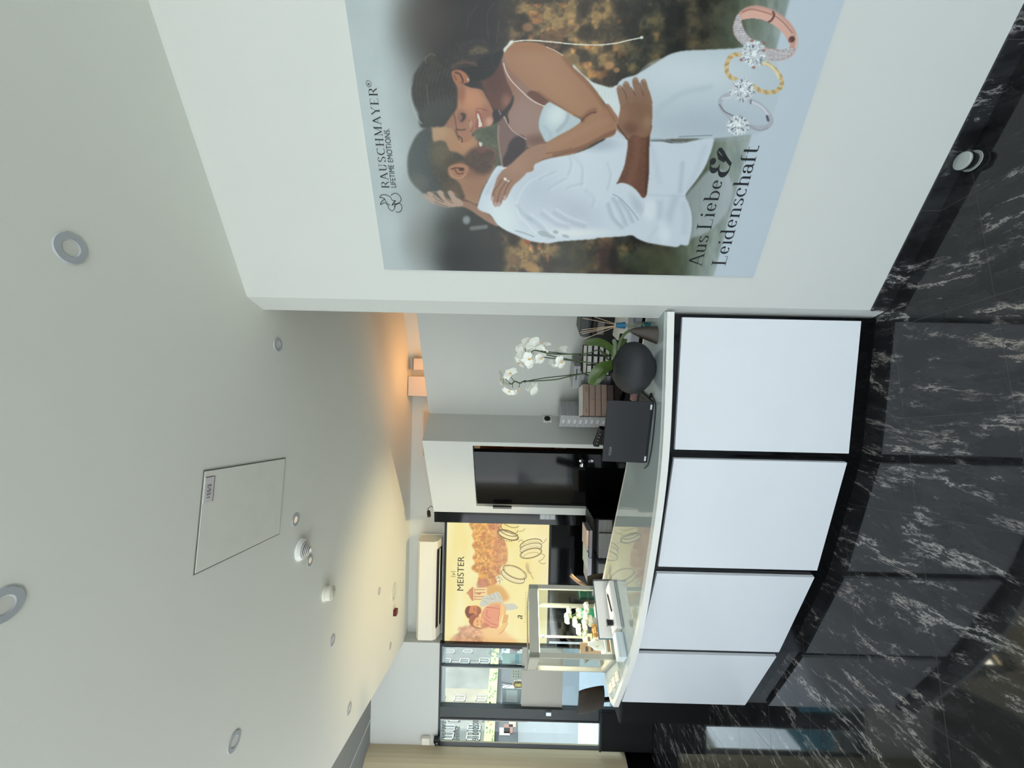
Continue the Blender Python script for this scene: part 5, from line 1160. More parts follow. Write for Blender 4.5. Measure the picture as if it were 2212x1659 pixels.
tree2 = [(990, 1356), (1006, 1352), (1020, 1350), (1034, 1356), (1044, 1366), (1052, 1380), (1060, 1392), (975, 1392), (980, 1374), (992, 1366)]
B.poly(tree2, (214, 150, 120), blur=2, alpha=0.75, tex=0.35, cell=6)
B.poly([(1040, 1350), (1075, 1352), (1100, 1372), (1120, 1392), (1050, 1392)], (250, 200, 140), blur=4, alpha=0.8)
B.poly([(1052, 1268), (1080, 1264), (1100, 1290), (1085, 1300), (1055, 1290)], (226, 168, 92), blur=3, alpha=0.85)
for i in range(8): B.line([(1076+i*3, 1195), (1082+i*3, 1240)], 1.2, (240, 200, 130), 0.4, 1)
# temple
ZS = lambda p: Z(940, 1240, 10.05, p); ZS2 = lambda p: Z(940, 1100, 8.5, p)
tp_ = (198, 124, 84)
B.poly(ZS([(665, 415), (700, 400), (740, 340), (800, 295), (800, 265), (825, 290), (830, 570), (805, 580), (775, 540), (715, 440)]), (222, 156, 108), smooth=False, blur=0.4)
B.poly(ZS([(855, 310), (900, 300), (1120, 290), (1120, 520), (870, 560)]), (250, 222, 160), smooth=False, blur=0.4)
for pts in ([(700, 402), (800, 300)], [(760, 330), (775, 530)], [(820, 285), (825, 575)], [(800, 295), (802, 575)], [(855, 300), (860, 560)]): B.line(ZS(pts), 1.3, tp_, .9, .5)
for y_ in (340, 405, 490, 548): B.line(ZS([(860, y_), (1080, y_-4)]), 1.8, tp_, .85, .6)
B.line(ZS([(900, 430), (960, 410), (985, 425), (940, 440)]), 2.2, tp_, .9, .6)
# the embracing pair, printed small
B.poly(ZS([(1000, 560), (1050, 490), (1200, 440), (1360, 380), (1420, 450), (1460, 540), (1500, 640), (1700, 640), (1800, 740), (1540, 780), (1400, 640), (1200, 640), (1080, 700), (970, 690)]), (214, 212, 192), blur=0.6)
for pts in ([(1100, 520), (1280, 550)], [(1180, 450), (1240, 540)], [(1260, 420), (1310, 540)], [(1340, 400), (1420, 540)], [(1060, 580), (1180, 660)]): B.line(ZS(pts), 0.9, (150, 152, 140), .8, .6)
B.poly(ZS([(1040, 790), (1130, 690), (1280, 660), (1420, 640), (1520, 700), (1520, 860), (1400, 900), (1380, 1130), (1260, 1170), (1080, 1120), (1000, 960), (1000, 880)]), (238, 160, 122), blur=0.8)
for pts in ([(1110, 720), (1260, 730), (1410, 760)], [(1130, 780), (1120, 900), (1200, 960)], [(1400, 780), (1390, 900), (1360, 1000)], [(1080, 960), (1200, 1060), (1360, 1120)], [(1200, 1150), (1330, 1170)]): B.line(ZS(pts), 1.2, (190, 96, 74), .8, .8)
B.poly(ZS([(1180, 660), (1240, 620), (1400, 600), (1440, 620), (1380, 660), (1240, 700)]), (240, 190, 132), blur=0.5)
B.poly(ZS([(1430, 640), (1500, 660), (1520, 780), (1490, 900), (1440, 1130), (1380, 1240), (1360, 1280), (1400, 1310), (1480, 1230), (1560, 1060), (1590, 900), (1540, 860), (1480, 880), (1400, 1060), (1400, 900), (1410, 760)]), (250, 204, 128), blur=0.6)
for k_ in range(5): B.line(ZS([(1500+k_*18, 880+k_*4), (1480+k_*22, 960), (1450+k_*24, 1060)]), 0.8, (196, 120, 70), .8, .5)
for k_ in range(4): B.line(ZS([(1200+k_*40, 690), (1230+k_*44, 640)]), 0.8, (196, 120, 80), .8, .5)
B.line(ZS([(1390, 1300), (1480, 1230), (1580, 1060)]), 1, (180, 104, 64), .8, .6)
B.poly(ZS([(655, 800), (680, 730), (740, 695), (880, 680), (960, 720), (1000, 800), (980, 860), (900, 890), (800, 900), (720, 950), (670, 890)]), (222, 138, 82), blur=0.6)
B.poly(ZS([(650, 830), (665, 750), (700, 705), (760, 695), (740, 780), (740, 850), (820, 850), (860, 880), (760, 960), (700, 940)]), (130, 72, 46), blur=0.8)
B.poly(ZS([(900, 700), (980, 730), (1000, 800), (960, 870), (900, 880), (930, 790)]), (150, 84, 52), blur=1, alpha=.75)
for pts in ([(850, 740), (850, 800)], [(900, 760), (920, 830)]): B.line(ZS(pts), 1.3, (110, 58, 40), .85, .6)
B.poly(ZS([(740, 980), (800, 900), (900, 880), (960, 920), (1040, 980), (1050, 1040), (1000, 1100), (900, 1140), (820, 1120), (760, 1060)]), (246, 184, 120), blur=0.6)
B.poly(ZS([(735, 1000), (790, 910), (880, 880), (960, 900), (880, 960), (830, 1040), (830, 1110), (900, 1150), (1000, 1170), (1020, 1190), (920, 1180), (800, 1130), (745, 1060)]), (170, 98, 62), blur=0.8)
for pts in ([(920, 1000), (915, 1050)], [(920, 1090), (925, 1115)], [(1000, 1010), (1010, 1050)]): B.line(ZS(pts), 1.2, (120, 60, 46), .85, .5)
B.poly(ZS([(1000, 1080), (1100, 1060), (1180, 1120), (1060, 1180), (1000, 1160)]), (200, 116, 84), blur=1.4, alpha=.7)
# engraved-style bands (rings)
dr_ = (112, 90, 50); dl = (198, 174, 118)
def ell(c, rx, ry, an, w, col=dr_, a0=0, a1=360, al=0.95):
    w *= 1.25
    ca, sa = math.cos(math.radians(an)), math.sin(math.radians(an)); pts = []
    for i in range(41):
        t_ = math.radians(a0+(a1-a0)*i/40); x = rx*math.cos(t_); y = ry*math.sin(t_); pts.append((c[0]+x*ca-y*sa, c[1]+x*sa+y*ca))
    B.line(pts, w, col, al, 0.5, smooth=False); return pts
def fillell(c, rx, ry, an, col, al=1.0): B.blob(c, (rx, ry), col, al, ang=an, hard=8)
def band_ring(c, rx, ry, an, shift, stones=0):
    sh = (c[0]+shift[0], c[1]+shift[1])
    for f in np.linspace(1, 0, 8): fillell((c[0]+shift[0]*f, c[1]+shift[1]*f), rx, ry, an, (244, 228, 168))
    ell(sh, rx, ry, an, 1.1); ell(c, rx, ry, an, 1.2); ell(c, rx*.88, ry*.84, an, 0.9, (170, 144, 88)); fillell(c, rx*.86, ry*.82, an, (251, 236, 170)); ell((c[0]-shift[0]*.5, c[1]-shift[1]*.5), rx*.72, ry*.66, an, .9, (180, 154, 96), 190, 350)
    if stones:
        mid = (c[0]+shift[0]*.55, c[1]+shift[1]*.55)
        for i in range(stones):
            t_ = math.radians(20+i*(150/stones)+(0 if shift[1] < 0 else 0)); ca, sa = math.cos(math.radians(an)), math.sin(math.radians(an)); s_ = 1 if (shift[1] > 0) else -1
            x = rx*math.cos(t_); y = s_*ry*math.sin(t_)
            px, py = mid[0]+x*ca-y*sa, mid[1]+x*sa+y*ca; B.blob((px, py), (1.5, 1.5), (255, 250, 215), 1, hard=3); B.line([(px-1.4, py+1.6), (px+1.4, py+1.6)], .5, dr_, .9, .4)
band_ring((1112, 1236), 27, 12, 24, (-4, 9), 12)
B.poly(ZS([(1330, 60), (1380, 20), (1450, 60), (1470, 140), (1400, 215), (1340, 160)]), (246, 238, 190), blur=0.4)
for pts in ([(1330, 100), (1400, 60), (1470, 140)], [(1360, 30), (1400, 120), (1400, 210)], [(1340, 160), (1420, 150)]): B.line(ZS(pts), .8, dr_, .9, .4)
band_ring((1147, 1195), 24, 10, -14, (0, -11), 9)
ell((1147, 1176), 24, 11, -14, 1.4, dr_, 170, 360); ell((1147, 1180), 22, 10, -14, .9, dl, 180, 350)
band_ring((1098, 1156), 23, 9, 18, (-1, -1), 0)
ell((1098, 1146), 22, 10, 22, 1.2, dr_, 0, 180); ell((1100, 1140), 20, 10, 22, 1.0, dr_, -10, 170); ell((1103, 1130), 18, 8, 20, 1.0, dr_, 0, 180)
for i in range(8): B.blob((1078+i*5.4, 1161+8*math.sin(i/7*2.6)), (1.4, 1.1), dr_, .85, hard=2)
for pts in ([(1120, 1170), (1126, 1166), (1131, 1172), (1124, 1176)], [(1170, 1196), (1176, 1200), (1172, 1208), (1164, 1212), (1172, 1218), (1178, 1216)], [(1168, 1176), (1176, 1170), (1180, 1164)], [(1140, 1228), (1146, 1240), (1152, 1250)], [(1136, 1222), (1140, 1232), (1148, 1238)], [(1122, 1148), (1130, 1146), (1134, 1142)]):
    B.line(pts, 1.6, (176, 146, 100), .8, .8)
B.poly([(1136, 1219), (1141, 1216), (1144, 1232), (1140, 1240)], (206, 180, 140), blur=1.5, alpha=.7)
sign = thing('illuminated_sign', 'large glowing yellow advertising light box with rings and a couple', 'sign', (SX0, SY, SZ0))
MB().box(((SX1-SX0)/2, 0.0, -0.012), (SX1-SX0+0.06, 0.06, 0.025)).build('frame', black_m, sign)
m = MB(); m.box(((SX1-SX0)/2, 0, SZ1-SZ0+0.012), (SX1-SX0+0.05, 0.06, 0.024)); m.build('frame', black_m, sign)
MB().box((-0.016, 0, (SZ1-SZ0)/2), (0.032, 0.06, SZ1-SZ0)).build('frame', black_m, sign)
MB().box((SX1-SX0+0.008, 0, (SZ1-SZ0)/2), (0.016, 0.06, SZ1-SZ0)).build('frame', black_m, sign)
MB().box(((SX1-SX0)/2, 0.016, (SZ1-SZ0)/2), (SX1-SX0, 0.028, SZ1-SZ0)).build('light_box', black_m, sign)
print_sheet('glowing_face', B, HS, 560, 460, (0, 0, SZ1-SZ0), (1, 0, 0), (0, 0, -1), SX1-SX0, SZ1-SZ0, attr_mat('backlit_print', 0.3, SIGN_E, 0.3), sign, (0, -0.002, 0))
dk_ink = M('sign_lettering', (60, 56, 30), 0.5)
s_a = sy(1001, 1277); s_b = sy(1002, 1203); s_c = sy(987, 1277)
text_obj('MEISTER', abs(s_c[1]-s_a[1])*1.42, dk_ink, sign, (s_a[0]-SX0, -0.004, s_a[1]-SZ0), (1, 0, 0), (0, 0, 1), 'brand_lettering', width=s_b[0]-s_a[0], off=0.0)
mbk = MB(); pts = [[(430, 2)], ]
def sgn(polys, w, name):
    mb_ = MB()
    for pl in polys:
        mb_.tube([Vector((sy(*p)[0]-SX0, -0.004, sy(*p)[1]-SZ0)) for p in pl], w, 4)
    mb_.build(name, dk_ink, sign)
sgn([[(984, 1245), (974, 1245), (982, 1240), (974, 1234), (984, 1234)], [(984, 1241), (978, 1240), (982, 1237)]], 0.0028, 'brand_emblem')
a_ = sy(1128, 1338); text_obj('a', 0.12, dk_ink, sign, (a_[0]-SX0, -0.004, a_[1]-SZ0), (1, 0, 0), (0.25, 0, 1), 'script_letter')
a_ = sy(1137, 1345); text_obj('Commitment', 0.05, dk_ink, sign, (a_[0]-SX0, -0.004, a_[1]-SZ0), (1, 0, 0), (0, 0, 1), 'script_lettering', width=0.36, off=-0.002)

# ---------------------------------------------------------------- air conditioner, camera, switches
acm = M('ac_plastic', (228, 222, 206), 0.4)
ax0, ax1 = -2.935, -1.815
ac = thing('air_conditioner', 'cream wall mounted air conditioner above the glowing sign', 'air conditioner', ((ax0+ax1)/2, 4.655, 2.455))
w = ax1-ax0
sec = [(0.0, 0.0), (-0.10, 0.0), (-0.19, 0.03), (-0.215, 0.07), (-0.215, 0.225), (-0.17, 0.255), (0.0, 0.255)]
m = MB(); n_ = len(sec)
m.loft([[Vector((x_, p[0], p[1])) for p in sec] for x_ in (-w/2, w/2)]); m.build('body', acm, ac)
MB().box((0.02, -0.150, 0.0115), (w*0.80, 0.11, 0.004), R=Matrix.Rotation(math.radians(-19), 4, 'X')).build('outlet', black_m, ac)
MB().box((0.02, -0.158, 0.006), (w*0.80, 0.018, 0.003), R=Matrix.Rotation(math.radians(-19), 4, 'X')).build('louver', acm, ac)
MB().box((0, 0.0, 0.13), (w+0.02, 0.012, 0.27)).build('back_plate', rim_m, ac)
MB().box((0, -0.05, 0.2595), (w*0.9, 0.07, 0.004)).build('intake_grille', M('grille_grey', (160, 156, 148), 0.6), ac)
pl_ = ony(928, 1106, 4.28)
cm_ = thing('security_camera', 'small black swivel camera on top of the black column', 'camera', (pl_.x, 4.33, 2.50))
MB().lathe([(.001, 0), (.028, 0), (.026, .012), (.001, .015)], (0.03, 0, 0), 20).build('base', black_m, cm_, smooth=True)
MB().tube([(0.03, 0, .01), (0.05, 0, .045), (0.02, -.01, .075), (-0.02, -.01, .07)], 0.004, 7).build('bracket', black_m, cm_, smooth=True)
R = rot_to(Vector((-.55, -.7, -.25)).normalized())
MB().lathe([(.001, -.04), (.017, -.038), (.02, -.02), (.02, .03), (.014, .034), (.012, .03), (.001, .03)], (-0.035, -0.012, 0.062), 18, R).build('body', M('dark_metal', (60, 58, 56), 0.4, metal=.6), cm_, smooth=True)
MB().lathe([(.001, .031), (.010, .031), (.001, .036)], (-0.035, -0.012, 0.062), 14, R).build('lens', black_g, cm_, smooth=True)
sw = ony(1183, 1116, 4.30)
S_ = thing('light_switch', 'triple silver light switch on the black column beside the door', 'switch', (sw.x, 4.305, sw.z))
MB().box((0, -0.005, 0), (0.062, 0.010, 0.172), bev=0.002).build('frame', M('silver_frame', (150, 152, 154), 0.35, metal=.5), S_)
for i in (-1, 0, 1): MB().box((0, -0.012, i*0.054), (0.048, 0.005, 0.047), bev=0.002).build('rocker', M('silver_rocker', (172, 174, 176), 0.35, metal=.4), S_)
j_ = ony(920, 1600, 4.47); t = thing('junction_box', 'small cream box high in the corner above the street door', 'box', (j_.x, 4.475, j_.z)); MB().box((0, 0, 0), (0.075, 0.045, 0.09), bev=0.004).build('housing', acm, t)
j_ = ony(941, 1603, 4.44); t = thing('door_sensor', 'black clamp sensor above the corner of the street door', 'sensor', (j_.x+0.01, 4.46, j_.z-0.005))
MB().box((0, 0, 0), (0.05, 0.05, 0.06), bev=0.006).build('housing', black_m, t); MB().tube([(0, -.02, .02), (-.02, -.05, .0), (-.01, -.05, -.03)], 0.008, 8).build('clip', black_m, t)

# ================================================================ CEILING FITTINGS
ring_m = M('grey_trim_ring', (176, 180, 184), 0.45); disc_m = M('frosted_disc', (214, 213, 204), 0.5); warm_disc = M('faint_warm_disc', (235, 225, 205), 0.5, emis=(255, 225, 190), es=0.35)
def downlight(x, y, label, lit=False, r=0.043):
    p = onz(x, y, ZC)
    t = thing('downlight', label, 'ceiling light', (p.x, p.y, ZC), 0, 'recessed ceiling downlights')
    MB().lathe([(r*0.47, -0.001), (r*0.55, -0.004), (r*0.95, -0.004), (r, -0.0005), (r, 0.0)], seg=36, cap=False).build('trim_ring', ring_m, t, smooth=True)
    MB().lathe([(0.0005, -0.0015), (r*0.5, -0.0015)], seg=30, cap=False).build('lens', warm_disc if lit else disc_m, t)
    return t
downlight(151, 536, 'grey ringed downlight nearest the poster wall, high in the open ceiling')
downlight(6, 1308, 'downlight cut by the top edge of the view')
downlight(505, 1602, 'lone downlight nearest the left edge of the ceiling', r=0.042)
downlight(600, 745, 'downlight just behind the corner of the poster wall', r=0.035)
downlight(638, 1123, 'faintly lit downlight between the access hatch and the slotted vent', True, r=0.036)
downlight(669, 1211, 'faintly lit downlight touching the slotted conical vent', True, r=0.034)
downlight(718, 1383, 'downlight in front of the air conditioner, left of the white detector', r=0.038)
downlight(754, 1531, 'downlight beside the grey ceiling edge', r=0.042)
downlight(819, 1277, 'small downlight just in front of the glass ring near the air conditioner', r=0.034)
downlight(843, 1395, 'small downlight at the ceiling corner left of the air conditioner', r=0.036)
p = onz(650, 1188, ZC); t = thing('ceiling_sounder', 'white conical slotted alarm sounder on the ceiling', 'alarm', (p.x+.005, p.y-.005, ZC))
MB().lathe([(.062, 0), (.062, -.012), (.050, -.026), (.001, -.026)], seg=36).build('base', rim_m, t, smooth=True)
for i, (r, z) in enumerate(((.044, -.030), (.037, -.037), (.030, -.044), (.023, -.051), (.016, -.058))):
    MB().lathe([(r, z), (r, z-.0028), (r-.008, z-.0028), (r-.008, z)], seg=30, cap=False).build('louver_ring', rim_m, t, smooth=True)
MB().lathe([(.036, -.026), (.008, -.060), (.001, -.060)], seg=24).build('core', black_m, t, smooth=True)
MB().lathe([(.010, -.058), (.010, -.066), (.001, -.068)], seg=16).build('tip', rim_m, t, smooth=True)
p = onz(703, 1281, ZC); t = thing('smoke_detector', 'round white smoke detector standing off the ceiling', 'detector', (p.x, p.y, ZC))
MB().lathe([(.050, 0), (.050, -.012), (.045, -.016), (.045, -.046), (.036, -.052), (.001, -.053)], seg=36).build('housing', M('detector_white', (226, 222, 208), 0.45), t, smooth=True)
MB().box((0, 0, -.0535), (.05, .002, .001)).build('seam', gseam, t); MB().ball((.02, .01, -.052), (.014, .014, .006)).build('sensor', M('grille_grey', (160, 156, 148), 0.6), t)
p = onz(851, 1278, ZC); t = thing('ceiling_speaker', 'flat ring shaped glass fitting on the ceiling near the air conditioner', 'ceiling fitting', (p.x, p.y, ZC))
MB().lathe([(.060, 0), (.066, -.006), (.082, -.008), (.088, 0)], seg=40, cap=False).build('ring', M('glass_ring', (206, 212, 200), 0.2), t, smooth=True); MB().lathe([(.001, -.003), (.061, -.003)], seg=36, cap=False).build('cover', disc_m, t)
p = onz(850, 1322, ZC); t = thing('alarm_lamp', 'small red alarm lamp on the ceiling beside the air conditioner', 'alarm', (p.x, p.y, ZC))
MB().box((0, 0, -.02), (.06, .06, .04), bev=.006).build('lens', M('red_lens', (92, 22, 20), 0.3), t); MB().box((0, 0, -.002), (.07, .07, .004)).build('base', rim_m, t)
hc_ = [onz(*q_, ZC) for q_ in ((438, 1018.8), (613.5, 990.7), (604, 1150.8), (418.7, 1240.8))]
hcn = sum((Vector(q_[:2]) for q_ in hc_), Vector((0, 0)))/4; ha = math.atan2(hc_[1].y-hc_[0].y, hc_[1].x-hc_[0].x)
hl, hw2 = (hc_[1]-hc_[0]).length, (hc_[3]-hc_[0]).length
t = thing('ceiling_hatch', 'rectangular access hatch in the ceiling with a small number label', 'hatch', (hcn.x, hcn.y, ZC), ha)
MB().box((0, 0, -.0015), (hl+.006, hw2+.006, .003)).build('shadow_gap', M('gap_grey', (112, 112, 104), 0.8), t)
MB().box((0, 0, -.003), (hl-.003, hw2-.003, .004), bev=.0006).build('flap', M('ceiling_hatch_paint', (228, 229, 219), 0.8, var=0.02, vscale=12), t)
hl2 = MB().box((-hl/2+.030, -hw2/2+.075, -.0055), (.048, .10, .001)).build('number_label', M('label_white', (216, 212, 214), 0.6), t)
text_obj('155/2', 0.026, M('label_ink', (60, 40, 48), 0.6), hl2, (-hl/2+.038, -hw2/2+.112, -.0062), (0, -1, 0), (-1, 0, 0), 'number_lettering', depth=0.0002)
lm_ = MB(); lm_.box((-hl/2+.0535, -hw2/2+.075, -.0062), (.002, .10, .0006)); lm_.box((-hl/2+.030, -hw2/2+.0255, -.0062), (.048, .002, .0006)); lm_.build('label_border', M('label_ink', (60, 40, 48), 0.6), hl2)

# ---------------------------------------------------------------- door stop on the floor
p = onz(2106, 348, 0); t = thing('door_stop', 'round brushed steel door stop on the black floor near the wall', 'door stop', (p.x, p.y, 0))
MB().lathe([(.034, 0), (.034, .006), (.026, .008), (.026, .030), (.031, .032), (.031, .040), (.026, .042)], seg=36).build('body', black_m, t, smooth=True)
st_m = M('brushed_steel', (178, 184, 180), 0.38, metal=0.35); MB().lathe([(.0300, .041), (.0300, .047), (.028, .049), (.001, .049)], seg=36).build('cap', st_m, t, smooth=True)
MB().lathe([(.0345, .010), (.0345, .014), (.0262, .014), (.0262, .010)], seg=36, cap=False).build('ring', st_m, t, smooth=True)
# ================================================================ STREET WINDOW, GLAZED DOOR
WY = 4.52
wx0, wx1, wz0, wz1 = -4.175, -3.02, 0.36, 2.415
w1 = MB()
w1.box(((wx0+wx1)/2, WY, wz1+0.012), (wx1-wx0+0.05, 0.05, 0.024)); w1.box(((wx0+wx1)/2, WY, wz0-0.012), (wx1-wx0+0.05, 0.05, 0.024))
w1.box((wx0-0.012, WY, (wz0+wz1)/2), (0.024, 0.05, wz1-wz0)); w1.box((wx1+0.008, WY, (wz0+wz1)/2), (0.018, 0.05, wz1-wz0))
W1 = struct(w1.build('window_1', frame_b))
MB().box((-3.262, WY, 1.94), (0.014, 0.04, 0.96)).build('mullion', M('steel_blue_mullion', (70, 84, 88), 0.4), W1)
MB().box((-3.276, WY, 1.94), (0.013, 0.03, 0.96)).build('mullion', M('pale_mullion', (190, 190, 182), 0.5), W1)
pane = thin_glass('street_pane', (244, 250, 248))
MB().box(((-3.72+wx1)/2, WY+0.012, (wz1+1.49)/2), (wx1+3.72, 0.006, wz1-1.49)).build('pane', pane, W1)
grey_f = M('grey_infill_panel', (184, 182, 172), 0.7, var=0.01); clear_f = thin_glass('pale_blue_pane', (214, 224, 226))
MB().box(((-3.72-3.30)/2, WY+0.01, (1.487+1.015)/2), (0.42, 0.02, 0.472)).build('infill_panel', grey_f, W1)
MB().box((-3.16, WY+0.01, (1.487+1.015)/2), (0.27, 0.02, 0.472)).build('infill_panel', grey_f, W1)
MB().box(((-3.72+wx1)/2, WY+0.012, (1.013+wz0)/2), (wx1+3.72, 0.006, 1.013-wz0)).build('pane', clear_f, W1)
dpost = M('dark_door_frame', (62, 66, 66), 0.5)
dd = thing('door_1', 'narrow glazed street door with dark frame and cylinder lock', 'door', (-3.79, WY, 0)); struct(dd)
MB().box((0.0, 0, (wz1+wz0)/2), (0.135, 0.07, wz1-wz0)).build('stile', dpost, dd)
MB().box((-0.060, -0.037, (wz1+wz0)/2), (0.018, 0.006, wz1-wz0)).build('gasket', black_m, dd)
MB().box((-0.083, -0.0, 1.92), (0.014, 0.05, 1.0)).build('bead', M('pale_mullion', (190, 190, 182), 0.5), dd)
MB().box((-0.225, 0.012, (wz1+1.49)/2), (0.30, 0.006, wz1-1.49)).build('pane', pane, dd)
MB().box((-0.225, 0.012, (1.487+wz0)/2), (0.30, 0.008, 1.487-wz0)).build('lower_pane', pane, dd)
lk = ony(1185, 1542, WY-0.05); MB().box((lk.x+3.79, -0.045, lk.z), (0.042, 0.03, 0.062), bev=0.004).build('lock_case', M('lock_steel', (190, 196, 204), 0.3, metal=.7), dd)
# lettering on the street pane, read from behind
inkw = M('window_lettering', (70, 76, 78), 0.5)
for s_, x, y, y2, sz in (('EHERINGE', 992, 1601, 1571, .085), ('TRAURINGE', 962, 1601, 1559, .07), ('91002.01', 1033, 1602, 1559, .10)):
    v = ony(x, y, WY-0.003); v2_ = ony(x, y2, WY-0.003)
    text_obj(s_, sz, inkw, dd, (v.x+3.79, 0.006, v.z), (1, 0, 0), (0, 0, 1), 'pane_lettering', depth=0.0004, width=v2_.x-v.x, off=0.0004)
# the right-aligned words end at the stile
# ---------------------------------------------------------------- display ledge inside the glass with its wares
lg = thing('display_ledge', 'pale ledge behind the street glass carrying cards, diffuser and flowers', 'shelf', (-3.395, 4.70, 1.478))
MB().box((0, 0, 0), (0.62, 0.30, 0.018)).build('board', rim_m, lg)
MB().box((0.205, -0.16, -0.028), (0.20, 0.02, 0.055)).build('front_strip', M('tan_strip', (150, 134, 100), 0.6), lg)
LZ = 1.4875
def AW(x, y, Y): return ony(x, y, Y)
v = AW(1120, 1478, 4.62)
t = thing('reed_diffuser', 'golden octagonal reed diffuser on the window ledge', 'diffuser', (v.x, 4.62, LZ))
gold = M('gold_glass', (150, 124, 52), 0.2, metal=.8)
MB().lathe([(.001, 0), (.030, 0), (.036, .006), (.036, .075), (.030, .088), (.010, .094), (.009, .108), (.001, .108)], seg=8).build('bottle', gold, t)
MB().lathe([(.0095, .092), (.012, .094), (.012, .104), (.0095, .106)], seg=16).build('collar', brass, t)
for (x, y) in ((1081, 1471), (1081, 1477), (1081, 1482), (1084, 1487)):
    tp2 = AW(x, y, 4.62); MB().tube([Vector((0, 0, .09)), Vector((tp2.x-v.x, random.uniform(-.02, .02), tp2.z-LZ))], 0.0026, 5).build('reed', M('dark_reed', (70, 66, 64), .7), t)
def card(name, label, cat, x0, x1, y0, y1, Y, col, th=0.004, parent_extra=None, mk=None):
    a = AW(x0, y1, Y); b = AW(x1, y0, Y)
    t = thing(name, label, cat, ((a.x+b.x)/2, Y, LZ))
    h = a.z-LZ; MB().box((0, 0, h/2), (abs(b.x-a.x), th, h)).build('board', M('card_%s' % name+label[:6], col, .6), t)
    return t, h, abs(b.x-a.x)
t, h, w_ = card('price_card', 'pale lettered card leaning on the ledge behind the mullion', 'card', 1103, 1126, 1439, 1467, 4.60, (186, 178, 166))
cm2 = MB()
for i in range(3):
    for j in range(4): cm2.box((-w_*.3+j*w_*.2, -0.003, h*(.3+i*.22)), (w_*.10, .001, h*.07))
cm2.build('printed_marks', M('card_print', (90, 80, 76), .7), t)['kind'] = 'stuff'
t, h, w_ = card('picture_card', 'small blue and white picture card beside the flowers on the ledge', 'card', 1085, 1126, 1412, 1433, 4.66, (190, 216, 214))
MB().box((0, -0.003, h*.25), (w_*.9, .001, h*.2)).build('blue_band', M('sky_blue', (120, 176, 200), .6), t)
t, h, w_ = card('brochure_stand', 'grey blue brochure stand on the ledge next to the golden diffuser', 'stand', 1085, 1126, 1488, 1519, 4.64, (150, 164, 168))
MB().box((0.0, -0.003, h*.5), (w_*.8, .001, h*.6)).build('brochure_print', M('brochure_pale', (206, 214, 218), .6), t)
v = AW(1115, 1404, 4.62)
vt = thing('copper_vase', 'brown copper vase with white baby\'s breath at the sign\'s edge', 'vase', (v.x+0.01, 4.73, LZ))
MB().lathe([(.001, 0), (.05, 0), (.075, .03), (.085, .07), (.070, .12), (.05, .15), (.045, .17), (.040, .165), (.001, .15)], seg=28).build('body', M('copper_brown', (110, 66, 44), .35, metal=.5), vt, smooth=True)
gy = thing('gypsophila', 'sprig of tiny white flowers in the brown vase by the window', 'flowers', (v.x+0.01, 4.73, LZ+0.17))
sm_ = MB(); tips = []
for i in range(14):
    tip = Vector((random.uniform(-.17, .10), random.uniform(-.05, .06), random.uniform(.02, .26))); mid = tip*.5+Vector((0, 0, .02)); sm_.tube([(0, 0, -.01), mid, tip], .0012, 4); tips.append(tip)
sm_.build('stems', M('pale_stem', (130, 150, 100), .6), gy)['kind'] = 'stuff'
fl = MB()
for tip in tips:
    for j in range(8):
        c = tip+Vector((random.gauss(0, .022), random.gauss(0, .015), random.gauss(0, .022))); 
        for a in range(5): fl.ball(c+Vector((math.cos(a*1.257)*.006, -.002, math.sin(a*1.257)*.006)), (.014, .008, .014), 6, 4)
fl.build('blossoms', M('white_blossom', (240, 242, 240), .6), gy, smooth=True)['kind'] = 'stuff'

# ================================================================ OUTSIDE
pave_m = M('street_paving', (196, 194, 188), .85, var=.05, vscale=2)
struct(MB().prism([(-120, -60), (60, -60), (60, -3.05), (-6.62, -3.05), (-6.62, 5.0), (-120, 5.0)], -0.25, -0.05).build('floor', pave_m))
struct(MB().prism([(-120, 5.02), (-6.62, 5.02), (-6.62, 6.25), (60, 6.25), (60, 9.3), (-120, 9.3)], -0.25, -0.05).build('floor', M('grey_paving', (126, 132, 136), .8, var=.05)))
struct(MB().prism([(-120, 9.3), (60, 9.3), (60, 140), (-120, 140)], -0.25, -0.06).build('floor', M('asphalt_blue_grey', (90, 94, 96), .8, var=.05, vscale=.6)))
FX = -54.0
fa, fb = (FX, 30), (FX, 120)
brick = M('weathered_brick', (98, 100, 96), .85, var=.22, vscale=.25)
bl = thing('apartment_building', 'long grey brick apartment block seen through the street window', 'building', (FX, 75, 0))
MB().box((-6, -5, 14.5), (12, 110, 31)).build('facade', brick, bl)
wfr = M('white_window_frame', (156, 158, 154), .6); wgl = M('window_pane_dark', (74, 88, 88), .15)
def bwin(x0, y0, x1, y1):
    a = onv(x0, y0, fa, fb); b = onv(x1, y1, fa, fb); cy, cz = (a.y+b.y)/2, (a.z+b.z)/2; dy, dz = abs(a.y-b.y), abs(a.z-b.z)
    m = MB(); 
    for s_ in (-1, 1): m.box((0.05, cy-75+s_*dy/2, cz), (.25, .12, dz+.12)); m.box((0.05, cy-75, cz+s_*dz/2), (.25, dy+.12, .14))
    m.box((0.05, cy-75, cz), (.2, .08, dz))
    f = m.build('window', wfr, bl); MB().box((0.0, cy-75, cz), (.06, dy, dz)).build('pane', wgl, f)
PW = lambda p, ox=940, oy=1380, k=11.06: (ox+p[0]/k, oy+p[1]/k)
for (a, b) in (((250, 280), (450, 360)), ((690, 275), (880, 350)), ((200, 490), (350, 600)), ((600, 490), (800, 600)), ((1070, 480), (1290, 600)), ((-100, 1370), (210, 1500)), ((480, 1370), (700, 1500)), ((985, 1370), (1215, 1500)), ((230, 160), (420, 200))):
    p0, p1 = PW(a), PW(b); bwin(p0[0], p0[1], p1[0], p1[1])
